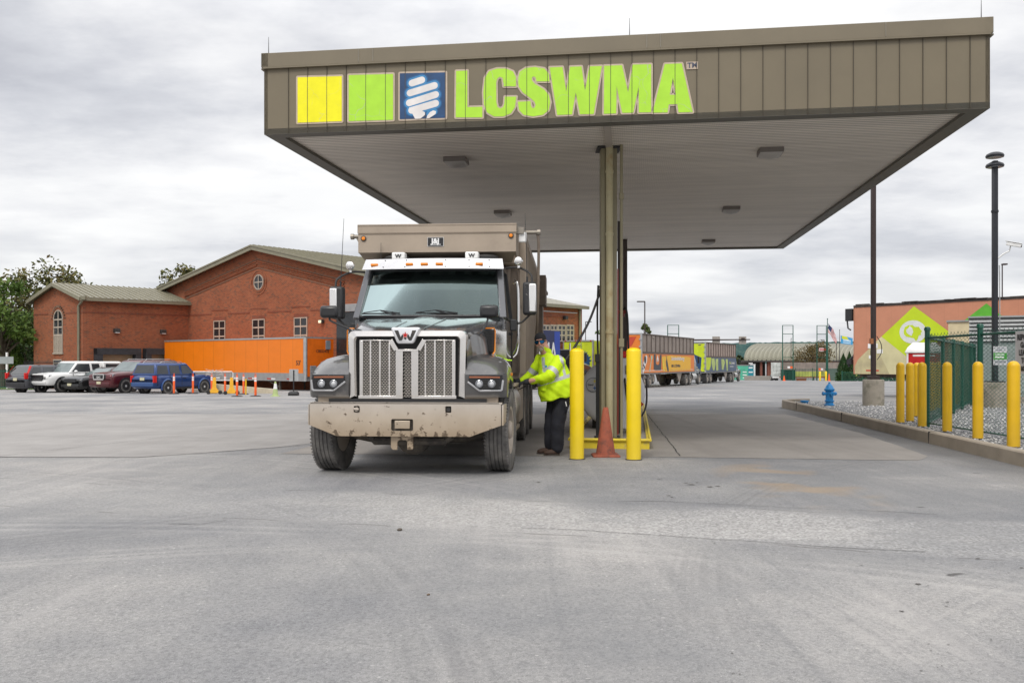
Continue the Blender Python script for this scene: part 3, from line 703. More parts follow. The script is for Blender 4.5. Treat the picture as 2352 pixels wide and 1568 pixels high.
# round sticker on the tank end
sr = MB(); cxs, czs = -.36, .87
def fk(u, v_, w_): return (cxs + u, -.052 - w_, czs + v_)
def disc(m_, cx_, cy_, r_, z_, mi=0, n=28): m_.flat([[(cx_ + r_*math.cos(2*math.pi*k/n), cy_ + r_*math.sin(2*math.pi*k/n)) for k in range(n)]], fk, z_, mi)
m = MB(); disc(m, 0, 0, .142, .004, 0); disc(m, 0, 0, .128, .006, 1)
def star4(m_, cx_, cy_, r_, mi):
    pts = []
    for k in range(16):
        a_ = 2*math.pi*k/16; rr = r_*(1, .42, .3, .42)[k % 4]
        pts.append((cx_ + rr*math.sin(a_), cy_ + rr*math.cos(a_)))
    m_.flat([pts], fk, .008, mi)
star4(m, .03, .065, .048, 2); star4(m, .08, .0, .048, 3); star4(m, .03, -.065, .048, 4)
st = m.build('emblem_sticker', [mat('sticker_ring', (.16,.17,.19), .5), mat('sticker_grey', (.50,.50,.51), .5), mat('sticker_yellow', (.72,.60,.05), .5), mat('sticker_orange', (.72,.30,.12), .5), mat('sticker_blue', (.02,.10,.32), .5)], tk, smooth=0, recalc=False)
text_mesh('sticker_letters', 'Steel', K['black'], tk, lambda u, v_, w_: fk(-.108 + u, -.017 + v_, .009), size=.058, bold=.0012)
dm = mat('red_diamond_placard', (.45,.02,.02), .5)
for x_ in (.29, .555): m = MB(); m.prism([(x_, -.03, .50+.05), (x_+.05, -.03, .50), (x_, -.03, .45), (x_-.05, -.03, .50)], (0,-.006,0)); m.prism([(x_, -.037, .50+.028), (x_+.028, -.037, .50), (x_, -.037, .472), (x_-.028, -.037, .50)], (0,-.003,0)); m.build('hazard_diamond', dm, tk, smooth=0)
# dispenser cabinet in front of the tank
dc = empty('fuel_dispenser', (2.02, 15.9, .125), R(-8.1), label='white dispenser cabinet with black sides between column and right bollard', cat='fuel dispenser')
m = MB(); m.b2((-.02,0,.08),(.32,.3,1.38)); m.build('cabinet', wt, dc, bevel=.015)
m = MB(); m.b2((-.19,-.02,0),(-.05,.22,1.62)); m.build('hose_mast', K['black'], dc, bevel=.01)
m = MB(); m.b2((.0,-.012,1.38),(.3,.3,1.5)); m.build('cap', K['red'], dc, bevel=.01)
m = MB(); m.box((.14,-.01,1.16),(.18,.02,.16)); m.build('display', K['glassdk'], dc, bevel=.004)
dm2 = empty('hose_mast', (1.505, 15.2, .125), R(-8.1), label='slim black hose mast left of the canopy column', cat='hose mast')
m = MB(); m.b2((-.04,-.05,0),(.045,.1,1.42)); m.build('post', K['black'], dm2, bevel=.008)
m = MB(); m.b2((-.055,-.06,1.3),(.055,.1,1.44)); m.build('bracket', K['dkmetal'], dm2, bevel=.008)
# hoses
hb = mat('black_hose', (.022,.02,.02), .55, bump=.2, bs=120)
def spline(pts, n=10):
    out = []; P = [Vector(p) for p in pts]
    for i in range(len(P)-1):
        a, b, c, d = P[max(i-1,0)], P[i], P[i+1], P[min(i+2, len(P)-1)]
        for k in range(n):
            t_ = k/n; out.append(.5*((2*b) + (-a+c)*t_ + (2*a-5*b+4*c-d)*t_*t_ + (-a+3*b-3*c+d)*t_**3))
    out.append(P[-1]); return out
hs = [pp(1379, 657, 15.0), pp(1376, 676, 14.95), pp(1352, 740, 14.7), pp(1319, 798, 14.4), pp(1290, 836, 14.2), pp(1262, 858, 14.05), pp(1228, 872, 13.9), pp(1207, 874, 13.8)]
o = MB().tube(spline(hs), .021, 10).build('fuel_hose', hb); tag(o, 'black fuel hose curving from the canopy column down to the truck', 'hose')
hs = [pp(1374, 655, 15.1), pp(1372, 720, 15.15), pp(1373, 800, 15.2), pp(1374, 850, 15.2)]
o = MB().tube(spline(hs), .017, 8).build('fuel_hose', hb); tag(o, 'straight black hose hanging down the left face of the canopy column', 'hose')
for pts, lab in (([pp(1428, 720, 16.4), pp(1436, 706, 16.3), pp(1441, 726, 16.2), pp(1443, 775, 16.1), pp(1444, 812, 16.0)], 'black hose looping over beside the right bollard'),
            ([pp(1426, 700, 16.6), pp(1427, 760, 16.5), pp(1432, 830, 16.2), pp(1438, 900, 15.7), pp(1447, 960, 15.6), pp(1450, 985, 15.6)], 'black hose slanting down in front of the white tank'),
            ([pp(1484, 870, 17.6), pp(1485.5, 905, 17.4), pp(1484, 930, 17.2), pp(1477, 950, 17.0), pp(1468, 958, 16.9)], 'black hose hanging in a curve at the right end of the tank')):
    tag(MB().tube(spline(pts), .019, 8).build('fuel_hose', hb), lab, 'hose')
sw = empty('hose_swivel', pp(1431, 716, 16.35), label='dark red swivel fitting holding the hoses right of the column', cat='swivel')
m = MB(); m.cyl((-.09,0,0),(.07,0,0),.035,n=12); m.cyl((.0,0,-.09),(.0,0,.02),.028,n=12); m.build('fitting', mat('dark_red_fitting', (.16,.012,.01), .5), sw)
m = MB(); m.b2((-.10,-.02,-1.9),(-.055,.03,1.7)); m.build('riser', mat('dark_riser', (.03,.022,.02), .6), sw)

# ================================================================== kerb, gravel, right side
def kx(Y): return 5.65 + .109 * Y
ky = [3.0 + i*1.0 for i in range(26)] 
prof = lambda x, y: [(x, y, -.05), (x+.015, y, .19), (x+.035, y, .205), (x+.165, y, .208), (x+.18, y, .19), (x+.18, y, -.05)]
path = [(kx(y), y) for y in ky] + [(kx(28.3)+.12, 28.6), (kx(28.3)+.6, 29.1), (9.9, 29.3)]
rings = []
for i, (x, y) in enumerate(path):
    a = Vector(path[max(i-1,0)]); b = Vector(path[min(i+1,len(path)-1)]); d = (b-a).normalized(); q = Vector((d.y, -d.x))
    rings.append([(x + q.x*o_, y + q.y*o_, z_) for o_, z_ in ((0,-.05),(.012,.185),(.035,.205),(.16,.208),(.18,.195),(.18,-.05))])
kerbm = mat('tan_concrete_kerb', (.30,.255,.20), .85, var=.14, vs=2.2, dirt=((.15,.12,.09), .3, 4), bump=.3, bs=50)
tag(MB().loft(rings).build('kerb', kerbm, smooth=35), kind='structure')
jm = MB()
for y in (4.1, 9.7, 15.3, 21, 26): x = kx(y); jm.b2((x-.004, y-.006, 0), (x+.17, y+.006, .2105))
tag(jm.build('kerb_joint', crk, smooth=0), kind='structure')
def gravel_mat():
    m, t, b = nt('crushed_stone'); v = coords(t)
    vo = N(t, 'ShaderNodeTexVoronoi'); vo.inputs['Scale'].default_value = 26; t.links.new(v, vo.inputs['Vector'])
    c = ramp(t, vo.outputs['Color'], [(.1, (.16,.165,.175,1)), (.5, (.34,.34,.35,1)), (.9, (.62,.61,.60,1))])
    e = ramp(t, vo.outputs['Distance'], [(0, g4(1)), (.75, g4(.2))]); c = mixc(t, 1, c, e, 'MULTIPLY')
    t.links.new(c, b.inputs['Base Color']); b.inputs['Roughness'].default_value = .9; bumpn(t, b, vo.outputs['Distance'], -1, .03); return m
gb = MB(); yy = [3 + i*.8 for i in range(33)]; rows = []
for y in yy: rows.append([(kx(y) + .17 + (x_), y, .13 + random.uniform(-.012, .02)) for x_ in (0, .5, 1, 1.6, 2.3, 3, 4, 5, 6.5, 8, 10, 13, 17, 22)])
k_ = len(rows[0]); gb.add([p for r in rows for p in r], [(j*k_+i, j*k_+i+1, (j+1)*k_+i+1, (j+1)*k_+i) for j in range(len(rows)-1) for i in range(k_-1)])
gb.add([rows[-1][0], rows[-1][-1], (rows[-1][-1][0], rows[-1][-1][1]+.1, -.1), (rows[-1][0][0], rows[-1][0][1]+.1, -.1)], [(0,1,2,3)])
tag(gb.build('gravel_bed', gravel_mat(), smooth=60), kind='structure')
gm = [mat('stone_a', (.20,.205,.215), .9), mat('stone_b', (.36,.36,.37), .9), mat('stone_c', (.60,.59,.57), .9)]
st = MB()
for i in range(15000):
    y = 8 + 20.6*random.random()**1.25; x = kx(y) + .2 + random.random()**1.15*(3.2 + (y-8)*.35)
    s_ = random.uniform(.011, .03); z = .135 + s_*.3; j = lambda: random.uniform(.6, 1.2)*s_
    st.add([(x-j(),y,z),(x+j(),y,z),(x,y-j(),z),(x,y+j(),z),(x+random.uniform(-.4,.4)*s_,y,z+j()*.8),(x,y,z-.02)], [(0,2,4),(2,1,4),(1,3,4),(3,0,4)], random.randrange(3))
tag(st.build('gravel', gm, smooth=0, recalc=False), kind='stuff', label='loose grey crushed stone behind the kerb')

# bollards by the green fence
gy = 'yellow bollards in front of the green fence'
for x, yb, lab in ((2068, 967, 'slim yellow bollard nearest the concrete lamp base, leftmost of the fence row'), (2090, 964, 'slim yellow bollard directly left of the red portable toilet door'),
                   (2106, 953, 'yellow bollard mostly hidden behind the one beside the green corner post'), (2118, 976, 'yellow bollard touching the left of the green corner fence post'),
                   (2175.5, 987, 'yellow bollard right of the green corner post, before the side fence'), (2246, 1003, 'yellow bollard in front of the second green fence post'), (2328, 1022, 'largest yellow bollard below the report leaks sign')):
    D = 2500/(yb-832); bollard('bollard', (at(x, D), D, .14), .083 if yb < 1010 else .09, 1.29 + (yb-990)*.0004, K['yellow2'], lab, gy, .085)
for i, (x, D) in enumerate(((2140, 23.2), (2156, 24.6), (2196, 26.5))):
    bollard('bollard', (at(x, D), D, .13), .1, 1.3, K['yellow2'], ('left', 'middle', 'right')[i] + ' of the three yellow bollards seen through the side of the green fence', 'bollards behind the green fence')

# chain-link fence
P0 = Vector((8.30, 17.4, 0)); FR = Vector((-.035, -1, 0)).normalized(); FS = Vector((.53, .848, 0))
fen = empty('chain_link_fence', (P0.x, P0.y, .13), label='dark green chain link fence around the utility cabinets', cat='fence')
def fpost(p, h=1.9, r=.042, cap=True):
    m = MB(); m.cyl((p.x, p.y, .1), (p.x, p.y, .13 + h), r, n=14); m.lathe([(r*1.25, 0), (r*1.25, .05), (r*.9, .075), (.004, .085)], (p.x, p.y, .12 + h), n=14)
    for z_ in (.3, 1.0, 1.75): m.cyl((p.x, p.y, .13+z_), (p.x, p.y, .16+z_), r*1.12, n=14)
    return rel(m, fen).build('post', K['fgreen'], fen)
fpost(P0, 1.93, .05)
for k in (2.1, 4.9, 7.6): fpost(P0 + FR*k, 1.9, .048)
for k in (2.8, 5.2, 7.6, 10.6, 14.0): fpost(P0 + FS*k, 1.8, .038)
for dr, Ln in ((FR, 9.8), (FS, 14.5)):
    m = MB()
    for z_ in (1.78, .08): q = P0 + dr*Ln; m.tube([(P0.x, P0.y, .13+z_), (q.x, q.y, .13+z_)], .022 if z_ > 1 else .015, 8)
    rel(m, fen).build('rail', K['fgreen'], fen)
    pitch = .068; m = MB(); nW = int(Ln/pitch); nz_ = int(1.78/pitch); rr = .0042
    side = Vector((-dr.y, dr.x, 0))
    for i in range(nW):
        base = P0 + dr*(i*pitch)
        pts = []
        for k in range(nz_*2 + 1):
            off = pitch*.52*(1 if (k + i) % 2 == 0 else -1) + pitch*.5
            pts.append(base + dr*off + Vector((0,0,.20 + k*pitch*.5)) + side*(rr*.8*(1 if k % 2 else -1)))
        pts.append(pts[-1] + dr*random.choice((-1,1))*pitch*.3 + Vector((0,0,pitch*.35)))
        vs = []
        for q in pts:
            vs += [q + dr*rr, q - dr*rr*.6 + side*rr, q - dr*rr*.6 - side*rr]
        fs = []
        for k in range(len(pts)-1):
            for c_ in range(3): fs.append((3*k+c_, 3*k+(c_+1)%3, 3*k+3+(c_+1)%3, 3*k+3+c_))
        m.add(vs, fs)
    rel(m, fen).build('wire_mesh', K['fgreen'], fen, smooth=0, recalc=False)

# signs on the fence
def plane_text(name, txt, m_, par, org, ux, size, bold=0, sx=1, out=None, align='LEFT', eps=.004):
    ux = Vector(ux).normalized(); out = Vector(out)
    return text_mesh(name, txt, m_, par, lambda u, v_, w_: tuple(Vector(org) + ux*u + Vector((0,0,v_)) + out*eps), size=size, bold=bold, sx=sx, align=align)
lk = empty('warning_sign', (0,0,0), label='white sign with black capitals hanging on the fence at the right edge', cat='sign')
D_ = 14.2; t0, z1 = hit(2336, 846-90, P0, FR)
sa = P0 + FR*(hit(2337, 768, P0, FR)[0]); ztop = hit(2337, 761, P0, FR)[1]; zbot = hit(2337, 858, P0, FR)[1]
lk.location = (sa.x, sa.y, zbot); outv = Vector((-1, .035, 0)).normalized()
m = MB(); q = sa + outv*.03; e = sa + FR*.52 + outv*.03
m.loft([[ (q.x,q.y,zbot),(e.x,e.y,zbot),(e.x,e.y,ztop),(q.x,q.y,ztop)], [(q.x+outv.x*.004,q.y+outv.y*.004,zbot),(e.x+outv.x*.004,e.y+outv.y*.004,zbot),(e.x+outv.x*.004,e.y+outv.y*.004,ztop),(q.x+outv.x*.004,q.y+outv.y*.004,ztop)]])
rel(m, lk).build('board', mat('sign_board_grey_white', (.55,.54,.55), .5, dirt=((.4,.38,.38), .2, 5)), lk)
rows_ = ('REPORT', 'GAS', 'LEAKS', 'TO', '800-'); hh = (ztop-zbot)
for i, tx in enumerate(rows_):
    org = q + FR*.26 + Vector((0,0,ztop - hh*(.15 + .182*i) - .035)) - lk.location
    plane_text('sign_letters', tx, K['black'], lk, org, FR, .12 if i < 4 else .105, .006, .9, outv, 'CENTER', .009)
# pole with safety signs, sign board with green band
sg = empty('safety_sign', (0,0,0), label='small white notice with a green middle band on the fence', cat='sign')
D_ = 17.6; a = pp(2281.5, 838, D_+.4); sg.location = a
m = MB(); m.b2((0,0,0),(.285,.004,.385)); m.build('board', mat('notice_white', (.56,.56,.58), .5), sg)
m = MB(); m.b2((.004,-.003,.115),(.281,0,.25)); m.build('green_band', mat('notice_green', (.05,.33,.03), .5), sg)
for tx, x_, z_, s_, mm in (('Safety', .07, .285, .06, mat('notice_blue', (.03,.05,.16), .5)), ('NOTICE TO ALL', .045, .20, .03, K['white']), ('VISITORS', .075, .15, .036, K['white']), ('AUTHORIZED ONLY', .03, .05, .026, K['black'])):
    pass
nm_ = mat('notice_print', (.25,.26,.3), .6)
for z_, a_, b_, h_, mm in ((.30,.07,.18,.022,nm_),(.345,.06,.25,.008,nm_),(.085,.02,.26,.008,nm_),(.05,.03,.26,.018,nm_),(.205,.03,.23,.02,K['white']),(.145,.03,.22,.035,K['white'])):
    m = MB(); m.b2((a_,-.006,z_),(b_,-.0032,z_+h_)); m.build('print_line', mm, sg, smooth=0)

# hydrant
hy = empty('fire_hydrant', (at(1905, 26.0), 26.0, .13), label='blue fire hydrant standing in the gravel behind the kerb', cat='fire hydrant')
hbm = mat('hydrant_blue', (.02,.22,.52), .45, var=.1, vs=8, dirt=((.015,.1,.22), .3, 12))
MB().lathe([(.15,0),(.15,.04),(.115,.05),(.11,.12),(.14,.13),(.14,.16),(.11,.17),(.105,.42),(.135,.44),(.15,.47),(.15,.50),(.125,.52),(.10,.58),(.05,.64),(.03,.66),(.03,.70),(.01,.70)], n=24).build('barrel', hbm, hy)
for v_, r_ in (((-1,0,0), .055), ((0.15,-1,0), .062), ((1,0,0), .05)):
    d = Vector(v_).normalized(); m = MB(); c_ = Vector((0,0,.36)); m.cyl(c_, c_ + d*.16, r_*.85, n=14); m.cyl(c_ + d*.16, c_ + d*.2, r_*1.1, n=8); m.cyl(c_ + d*.2, c_ + d*.23, r_*.35, n=5); m.build('nozzle_cap', hbm, hy)
vb = empty('valve_cover', (at(1848, 27.5), 27.5, .13), label='short blue valve box lid beside the hydrant', cat='valve box')
MB().lathe([(.1,0),(.11,.05),(.13,.055),(.13,.09),(.02,.095)], n=20).build('lid', hbm, vb)

# brown lamp pole on concrete base
lp = empty('lamp_post', (at(2006, 26.0), 26.0, .1), label='tall dark brown pole on a round stained concrete base behind the gravel', cat='lamp post')
stb = mat('mossy_concrete', (.30,.27,.225), .9, var=.2, vs=2, dirt=((.07,.075,.04), .5, 3), bump=.3)
m = MB(); m.lathe([(.305,0),(.305,.78),(.29,.81),(.02,.815)], n=28); m.build('base', stb, lp)
m = MB(); m.box((0,0,.86),(.28,.28,.1)); m.box((0,0,4.9),(.125,.125,8.1)); m.build('pole', K['pole'], lp, bevel=.01)
m = MB(); m.bar((0,0,8.9),(0,-.9,9.0),.07,.07); m.box((0,-1.2,9.02),(.4,.7,.12)); m.build('lamp_head', K['pole'], lp, bevel=.02)
m = MB(); m.box((-.09,-.08,1.95),(.09,.08,.16)); m.build('junction_box', mat('rusty_box', (.3,.12,.05), .7), lp)
m = MB(); m.tube(spline([(-.09,-.08,1.9),(-.12,-.1,1.6),(-.08,-.08,1.35)]), .012, 6); m.tube(spline([(.07,-.08,2.1),(.2,-.08,1.85),(.2,-.08,1.6),(.08,-.08,1.4)]), .012, 6); m.build('cable', K['black'], lp)
# black double lamp pole with camera
lp = empty('lamp_post', (at(2285, 25.0), 25.0, .1), label='black pole with two stacked lamp heads on a concrete base inside the fence', cat='lamp post')
m = MB(); m.lathe([(.36,0),(.36,.72),(.34,.75),(.02,.755)], n=28); m.build('base', stb, lp)
m = MB(); m.b2((-.2,-.2,.755),(.2,.2,.79)); m.b2((-.065,-.065,.79),(.065,.065,7.1)); m.build('pole', K['poleblk'], lp, bevel=.012)
for z_ in (6.92, 7.2):
    m = MB(); m.lathe([(.235,0),(.245,.045),(.22,.09),(.13,.135),(.02,.15)], (0,0,z_), n=24); m.build('lamp_head', K['poleblk'], lp)
    m = MB(); m.lathe([(.20,-.012),(.20,.0),(.02,.001)], (0,0,z_-.001), n=24); m.build('lens', K['lens'], lp)
m = MB(); m.cyl((0,0,5.62),(0,0,5.68),.1,n=16); m.build('collar', K['poleblk'], lp)
m = MB(); m.tube(spline([(.09,-.06,.8),(.1,-.07,2.2),(.1,-.07,3.6),(.09,-.07,4.1)]), .014, 6); m.build('conduit', K['galv'], lp)
sc_ = empty('security_camera', (at(2285, 25.0), 25.0, .1), label='white security camera on an arm on the black pole', cat='camera')
m = MB(); m.tube(spline([(.07,-.05,4.3),(.2,-.08,4.42),(.36,-.1,4.5)]), .022, 8); m.build('arm', K['white'], sc_)
m = MB(); m.bar((.28,-.1,4.72),(.58,-.3,4.62),.1,.1); m.bar((.26,-.09,4.79),(.6,-.32,4.68),.13,.015); m.cyl((.36,-.1,4.5),(.38,-.14,4.66),.018,n=8); m.build('housing', K['white'], sc_, bevel=.01)
m = MB(); m.cyl((.575,-.295,4.62),(.60,-.31,4.612),.04,n=12); m.build('lens', K['glassdk'], sc_)

# cabinets behind the fence
gc = empty('generator_cabinet', (0,0,.1), R(-28), label='long grey green steel cabinet with louvred top behind the fence', cat='cabinet')
X0, X1, Yc = at(2226, 28.0), at(2226, 28.0) + 5.2, 28.0
gc.location = (X0, Yc, .1)
cabm = ribs('cabinet_paint', (.30,.35,.34), .9, 0, dark=.5, width=.02, rough=.5)
m = MB(); m.b2((0,0,.25),(5.2,2.2,1.95)); m.build('body', cabm, gc, uv=True, smooth=0)
m = MB(); m.b2((-.04,-.04,0),(5.24,2.24,.25)); m.build('base', K['concrete'], gc)
for k in range(6): m = MB() if k == 0 else m; m.prism([(0,-.01,2.0+k*.12),(0,-.09,2.0+k*.12),(0,-.01,2.09+k*.12)], (1.78,0,0))
m.build('louvre', mat('louvre_white_metal', (.42,.43,.43), .5), gc, smooth=0)
m = MB(); m.b2((0,0,1.95),(1.8,2.2,2.74)); m.build('intake_housing', mat('intake_grey', (.17,.18,.18), .7), gc)
m = MB(); m.b2((-.03,-.1,2.74),(5.23,2.23,2.79)); m.build('roof', K['galv'], gc)
m = MB(); m.b2((1.8,0,1.955),(5.2,2.2,2.74)); m.build('upper_body', cabm, gc, uv=True, smooth=0)
for x_ in (.15, 1.85, 3.5): m = MB(); m.b2((x_,-.025,.35),(x_+1.45,-.002,1.88)); m.b2((x_+1.3,-.05,1.05),(x_+1.34,-.02,1.2)); m.build('door', mat('cabinet_door_paint', (.27,.32,.31), .5), gc, bevel=.006)
cr = empty('pump_house', (at(2178, 32), 32, .0), R(-28), label='cream windowless box building behind the fence and pink trailer logo', cat='hut')
m = MB(); m.b2((0,0,0),(4.6,3,2.9)); m.build('wall', mat('cream_panel', (.62,.53,.34), .7), cr, smooth=0)
m = MB(); m.b2((-.06,-.06,2.9),(4.66,3.06,2.96)); m.build('roof', K['trimgrey'], cr)
# portable toilet
pt = empty('portable_toilet', (at(2082, 30.2), 30.2, -.075), R(-24), label='red portable toilet with white roof beside the fence corner', cat='portable toilet')
m = MB(); m.b2((0,0,.1),(1.12,1.1,1.82)); m.build('cabin', K['red'], pt, bevel=.02)
for x_ in (.0, 1.06): m = MB(); m.b2((x_,-.03,.1),(x_+.06,.0,1.85)); m.build('corner_post', K['white'], pt)
m = MB(); m.b2((.1,-.02,.2),(1.02,-.002,1.78)); m.build('door', K['red'], pt, bevel=.008)
m = MB(); m.loft([[(-.04,-.05,1.82),(1.16,-.05,1.82),(1.16,1.14,1.82),(-.04,1.14,1.82)],[(-.04,-.05,1.88),(1.16,-.05,1.88),(1.16,1.14,1.88),(-.04,1.14,1.88)],[(.04,.03,2.02),(1.08,.03,2.02),(1.08,1.06,2.02),(.04,1.06,2.02)],[(.2,.15,2.18),(.92,.15,2.18),(.92,.94,2.18),(.2,.94,2.18)]]); m.build('roof', K['white'], pt, bevel=.01)
m = MB(); m.b2((.2,-.03,1.7),(.9,-.005,1.76)); m.b2((-.03,-.04,.0),(1.15,1.13,.1)); m.build('vent', K['white'], pt)
# ================================================================== brick hall
BA = Vector((.801, -.599, 0)); BB = Vector((.598, .801, 0))
C0 = Vector((at(190, 61.2), 61.2, 0)); M0 = C0 + BB*8.3; RC = M0 + BA*20.9
def bz(z, Y): return z + .0155*(Y - 61.2)
def bw(p, z): return Vector((p.x, p.y, bz(z, p.y)))
brk = bricks('red_brick', (.34,.09,.039), (.215,.056,.029), (.28,.19,.125))
brkd = bricks('darker_brick', (.25,.065,.036), (.19,.052,.03), (.22,.14,.1))
rooff = ribs('standing_seam_roof', (.19,.175,.125), .42, 0, dark=.3, width=.1, rough=.45, bump=.7)
rtrim = mat('sage_gutter_trim', (.21,.195,.135), .5)
def z2(x, y): return ((x/2.735)/1.0884, (600 + y/2.735)/1.0884)
hall = empty('brick_hall', (M0.x, M0.y, 0), label='tall red brick hall with gable roof, round window and corbelled brick band', cat='building')
wing = empty('brick_wing', (C0.x, C0.y, 0), label='low red brick wing with arched window, downpipe and loading docks', cat='building')
side = empty('brick_annex', (RC.x, RC.y, 0), label='red brick annex with wide glazed doors seen right of the dump truck', cat='building')
def prismwall(poly, back, root, name, m_, par=None):
    """poly = list of world points of the outer face; back = vector into the building"""
    m = MB(); m.loft([poly, [p + back for p in poly]]); return rel(m, root).build(name, m_, par or root, uv=True, smooth=0)
def onw(P, d, pts):   # picture points -> (t, z) on wall
    return [hit(x, y, (P.x, P.y), (d.x, d.y)) for x, y in pts]
def wallpt(P, d, t_, z, out, e): p = P + d*t_ + out*e; return Vector((p.x, p.y, z))
# --- wing
WE = 7.3; zE, zR = 5.95, 7.02
L0 = C0 - BA*WE
gab = [bw(L0, -1), bw(C0, -1), bw(C0, zE), bw(C0 - BA*WE/2, zR), bw(L0, zE)]
prismwall(gab, BB*.25, wing, 'end_wall', brk)
lw = [bw(C0 + BB*.25, -1), bw(M0, -1), bw(M0, zE), bw(C0 + BB*.25, zE)]
prismwall(lw, -BA*.25, wing, 'long_wall', brk)
lw = [bw(L0 + BB*.25, -1), bw(L0 + BB*8.3, -1), bw(L0 + BB*8.3, zE), bw(L0 + BB*.25, zE)]
prismwall(lw, BA*.25, wing, 'back_wall', brk)
def roofslab(a, b, c, d, th, root, name='roof', m_=None):
    m = MB(); up = Vector((0,0,th)); m.loft([[a,b,c,d], [p+up for p in (a,b,c,d)]]); return rel(m, root).build(name, m_ or rooff, root, uv=True, smooth=0)
ov = .35
def rpt(p, z): return bw(p, z)
for s_ in (1, -1):
    e0 = C0 - BA*WE/2 + BA*s_*(WE/2 + ov) - BB*ov; e1 = e0 + BB*(8.3 + ov); r0 = C0 - BA*WE/2 - BB*ov; r1 = r0 + BB*(8.3+ov)
    zo = zE - (zR - zE)/(WE/2)*ov
    roofslab(rpt(e0, zo+.05), rpt(e1, zo+.05), rpt(r1, zR+.05), rpt(r0, zR+.05), .1, wing)
    m = MB(); m.bar(rpt(e0 - BB*.02, zo-.02), rpt(e1, zo-.02), .16, .17); m.bar(rpt(e0 - BB*.03, zo+.02), rpt(r0 - BB*.03, zR+.02), .1, .26); rel(m, wing).build('gutter', rtrim, wing)
# seams of the visible roof slope
m = MB(); e0 = C0 + BA*ov - BB*ov; r0 = C0 - BA*WE/2 - BB*ov; zo = zE - (zR-zE)/(WE/2)*ov
for k in range(20):
    o_ = BB*(.2 + k*.43); m.bar(rpt(e0 + o_, zo+.18), rpt(r0 + o_, zR+.18), .04, .06)
rel(m, wing).build('roof_seam', rtrim, wing)
# belt course and downpipe
def band(P, d, t0, t1, z, h, out, e, root, m_, name='belt_course'):
    a = P + d*t0; b = P + d*t1; m = MB(); q = [Vector((a.x,a.y,bz(z,a.y))), Vector((b.x,b.y,bz(z,b.y))), Vector((b.x,b.y,bz(z,b.y)+h)), Vector((a.x,a.y,bz(z,a.y)+h))]
    m.loft([q, [p + out*e for p in q]]); return rel(m, root).build(name, m_, root, uv=True, smooth=0)
zb = hit(*z2(566, 497), C0, BB)[1]
band(C0, BB, .0, 8.3, zb, .1, BA, .03, wing, brkd)
band(C0, BA, -2.4, .03, zb, .1, -BB, .03, wing, brkd); band(C0, BA, -WE, -5.1, zb, .1, -BB, .03, wing, brkd)
m = MB(); tt, zt = hit(*z2(548, 420), C0, BA); q = C0 + BA*(tt) - BB*.12
m.tube([(C0.x+BA.x*.3, C0.y+BA.y*.3-.2, zE-.05), (C0.x+BA.x*.2-.1, C0.y-.3, zE-.3), (q.x, q.y, zE-.55), (q.x, q.y, -.5)], .085, 10); m.box((C0.x+.25, C0.y-.35, zE-.02), (.3,.3,.25)); rel(m, wing).build('downpipe', rtrim, wing)
# windows: frame proud of dark glass
def window(P, d, out, pts, root, cols, rowsf, arch=False, louvre=None, fw=.07, name='window'):
    """pts = picture corners (x0,y0,x1,y1)"""
    x0, y0, x1, y1 = pts
    (ta, zt), (tb, _), (_, zbm) = hit(x0, y0, P, d), hit(x1, y0, P, d), hit(x0, y1, P, d)
    if zbm > zt: zt, zbm = zbm, zt
    win = None
    f = MB()
    def bx(t0, t1, z0, z1, e0, e1, mm):
        c = [wallpt(P, d, t_, z_, out, e_) for e_ in (e0, e1) for (t_, z_) in ((t0,z0),(t1,z0),(t1,z1),(t0,z1))]
        mm.loft([c[:4], c[4:]])
    W_ = tb - ta
    if arch:
        r = W_/2; zc = zt - r; m = MB(); arc = [(ta + r + r*math.cos(a), zc + r*math.sin(a)) for a in [math.pi*k/12 for k in range(13)]]
        loop = [(ta, zbm)] + [(tb, zbm)] + arc
        m.loft([[wallpt(P, d, t_, z_, out, .012) for t_, z_ in loop], [wallpt(P, d, t_, z_, out, -.2) for t_, z_ in loop]])
        g_ = rel(m, root).build(name, K['glassdk'], root, smooth=0)
        for k in range(12):
            a, b = arc[k], arc[k+1]; f.bar(wallpt(P, d, a[0], a[1], out, .03), wallpt(P, d, b[0], b[1], out, .03), .06, .07)
        ring = MB(); r2 = r + .2
        for k in range(14):
            a = math.pi*(k+.5)/14; p = wallpt(P, d, ta + r + r2*math.cos(a), zc + r2*math.sin(a), out, .02); p2 = wallpt(P, d, ta + r + (r2+.16)*math.cos(a), zc + (r2+.16)*math.sin(a), out, .02)
            ring.bar(p, p2, .16, .05)
        rel(ring, root).build('arch_bricks', brkd, root, smooth=0)
    else:
        m = MB(); bx(ta, tb, zbm, zt, -.2, .012, m); g_ = rel(m, root).build(name, K['glassdk'], root, smooth=0)
        bx(ta, tb, zt-fw, zt, .0, .04, f); zc = zt
    bx(ta-.0, ta+fw, zbm, zc, .001, .05, f); bx(tb-fw, tb, zbm, zc, .001, .05, f)
    for k in range(1, cols): t_ = ta + W_*k/cols; bx(t_-fw*.6, t_+fw*.6, zbm, zt-.05, .002, .046, f)
    for fr_ in rowsf: z_ = zt + (zbm - zt)*fr_; bx(ta+.01, tb-.01, z_-.05, z_+.05, .003, .048, f)
    if louvre:
        z1_ = zt + (zbm-zt)*louvre; n_ = 9
        bx(ta+.02, tb-.02, zbm, z1_, .003, .02, f)
        for k in range(n_): z_ = zbm + (z1_-zbm)*k/n_; bx(ta+.04, tb-.04, z_+.02, z_+.08, .02, .06, f)
    bx(ta-.08, tb+.08, zbm-.1, zbm, .0, .09, f)
    rel(f, root).build('frame', K['wndframe'], g_, smooth=0)
    return ta, tb, zt, zbm
def wpic(a, b, c, d_): p, q = z2(a, b), z2(c, d_); return (p[0], p[1], q[0], q[1])
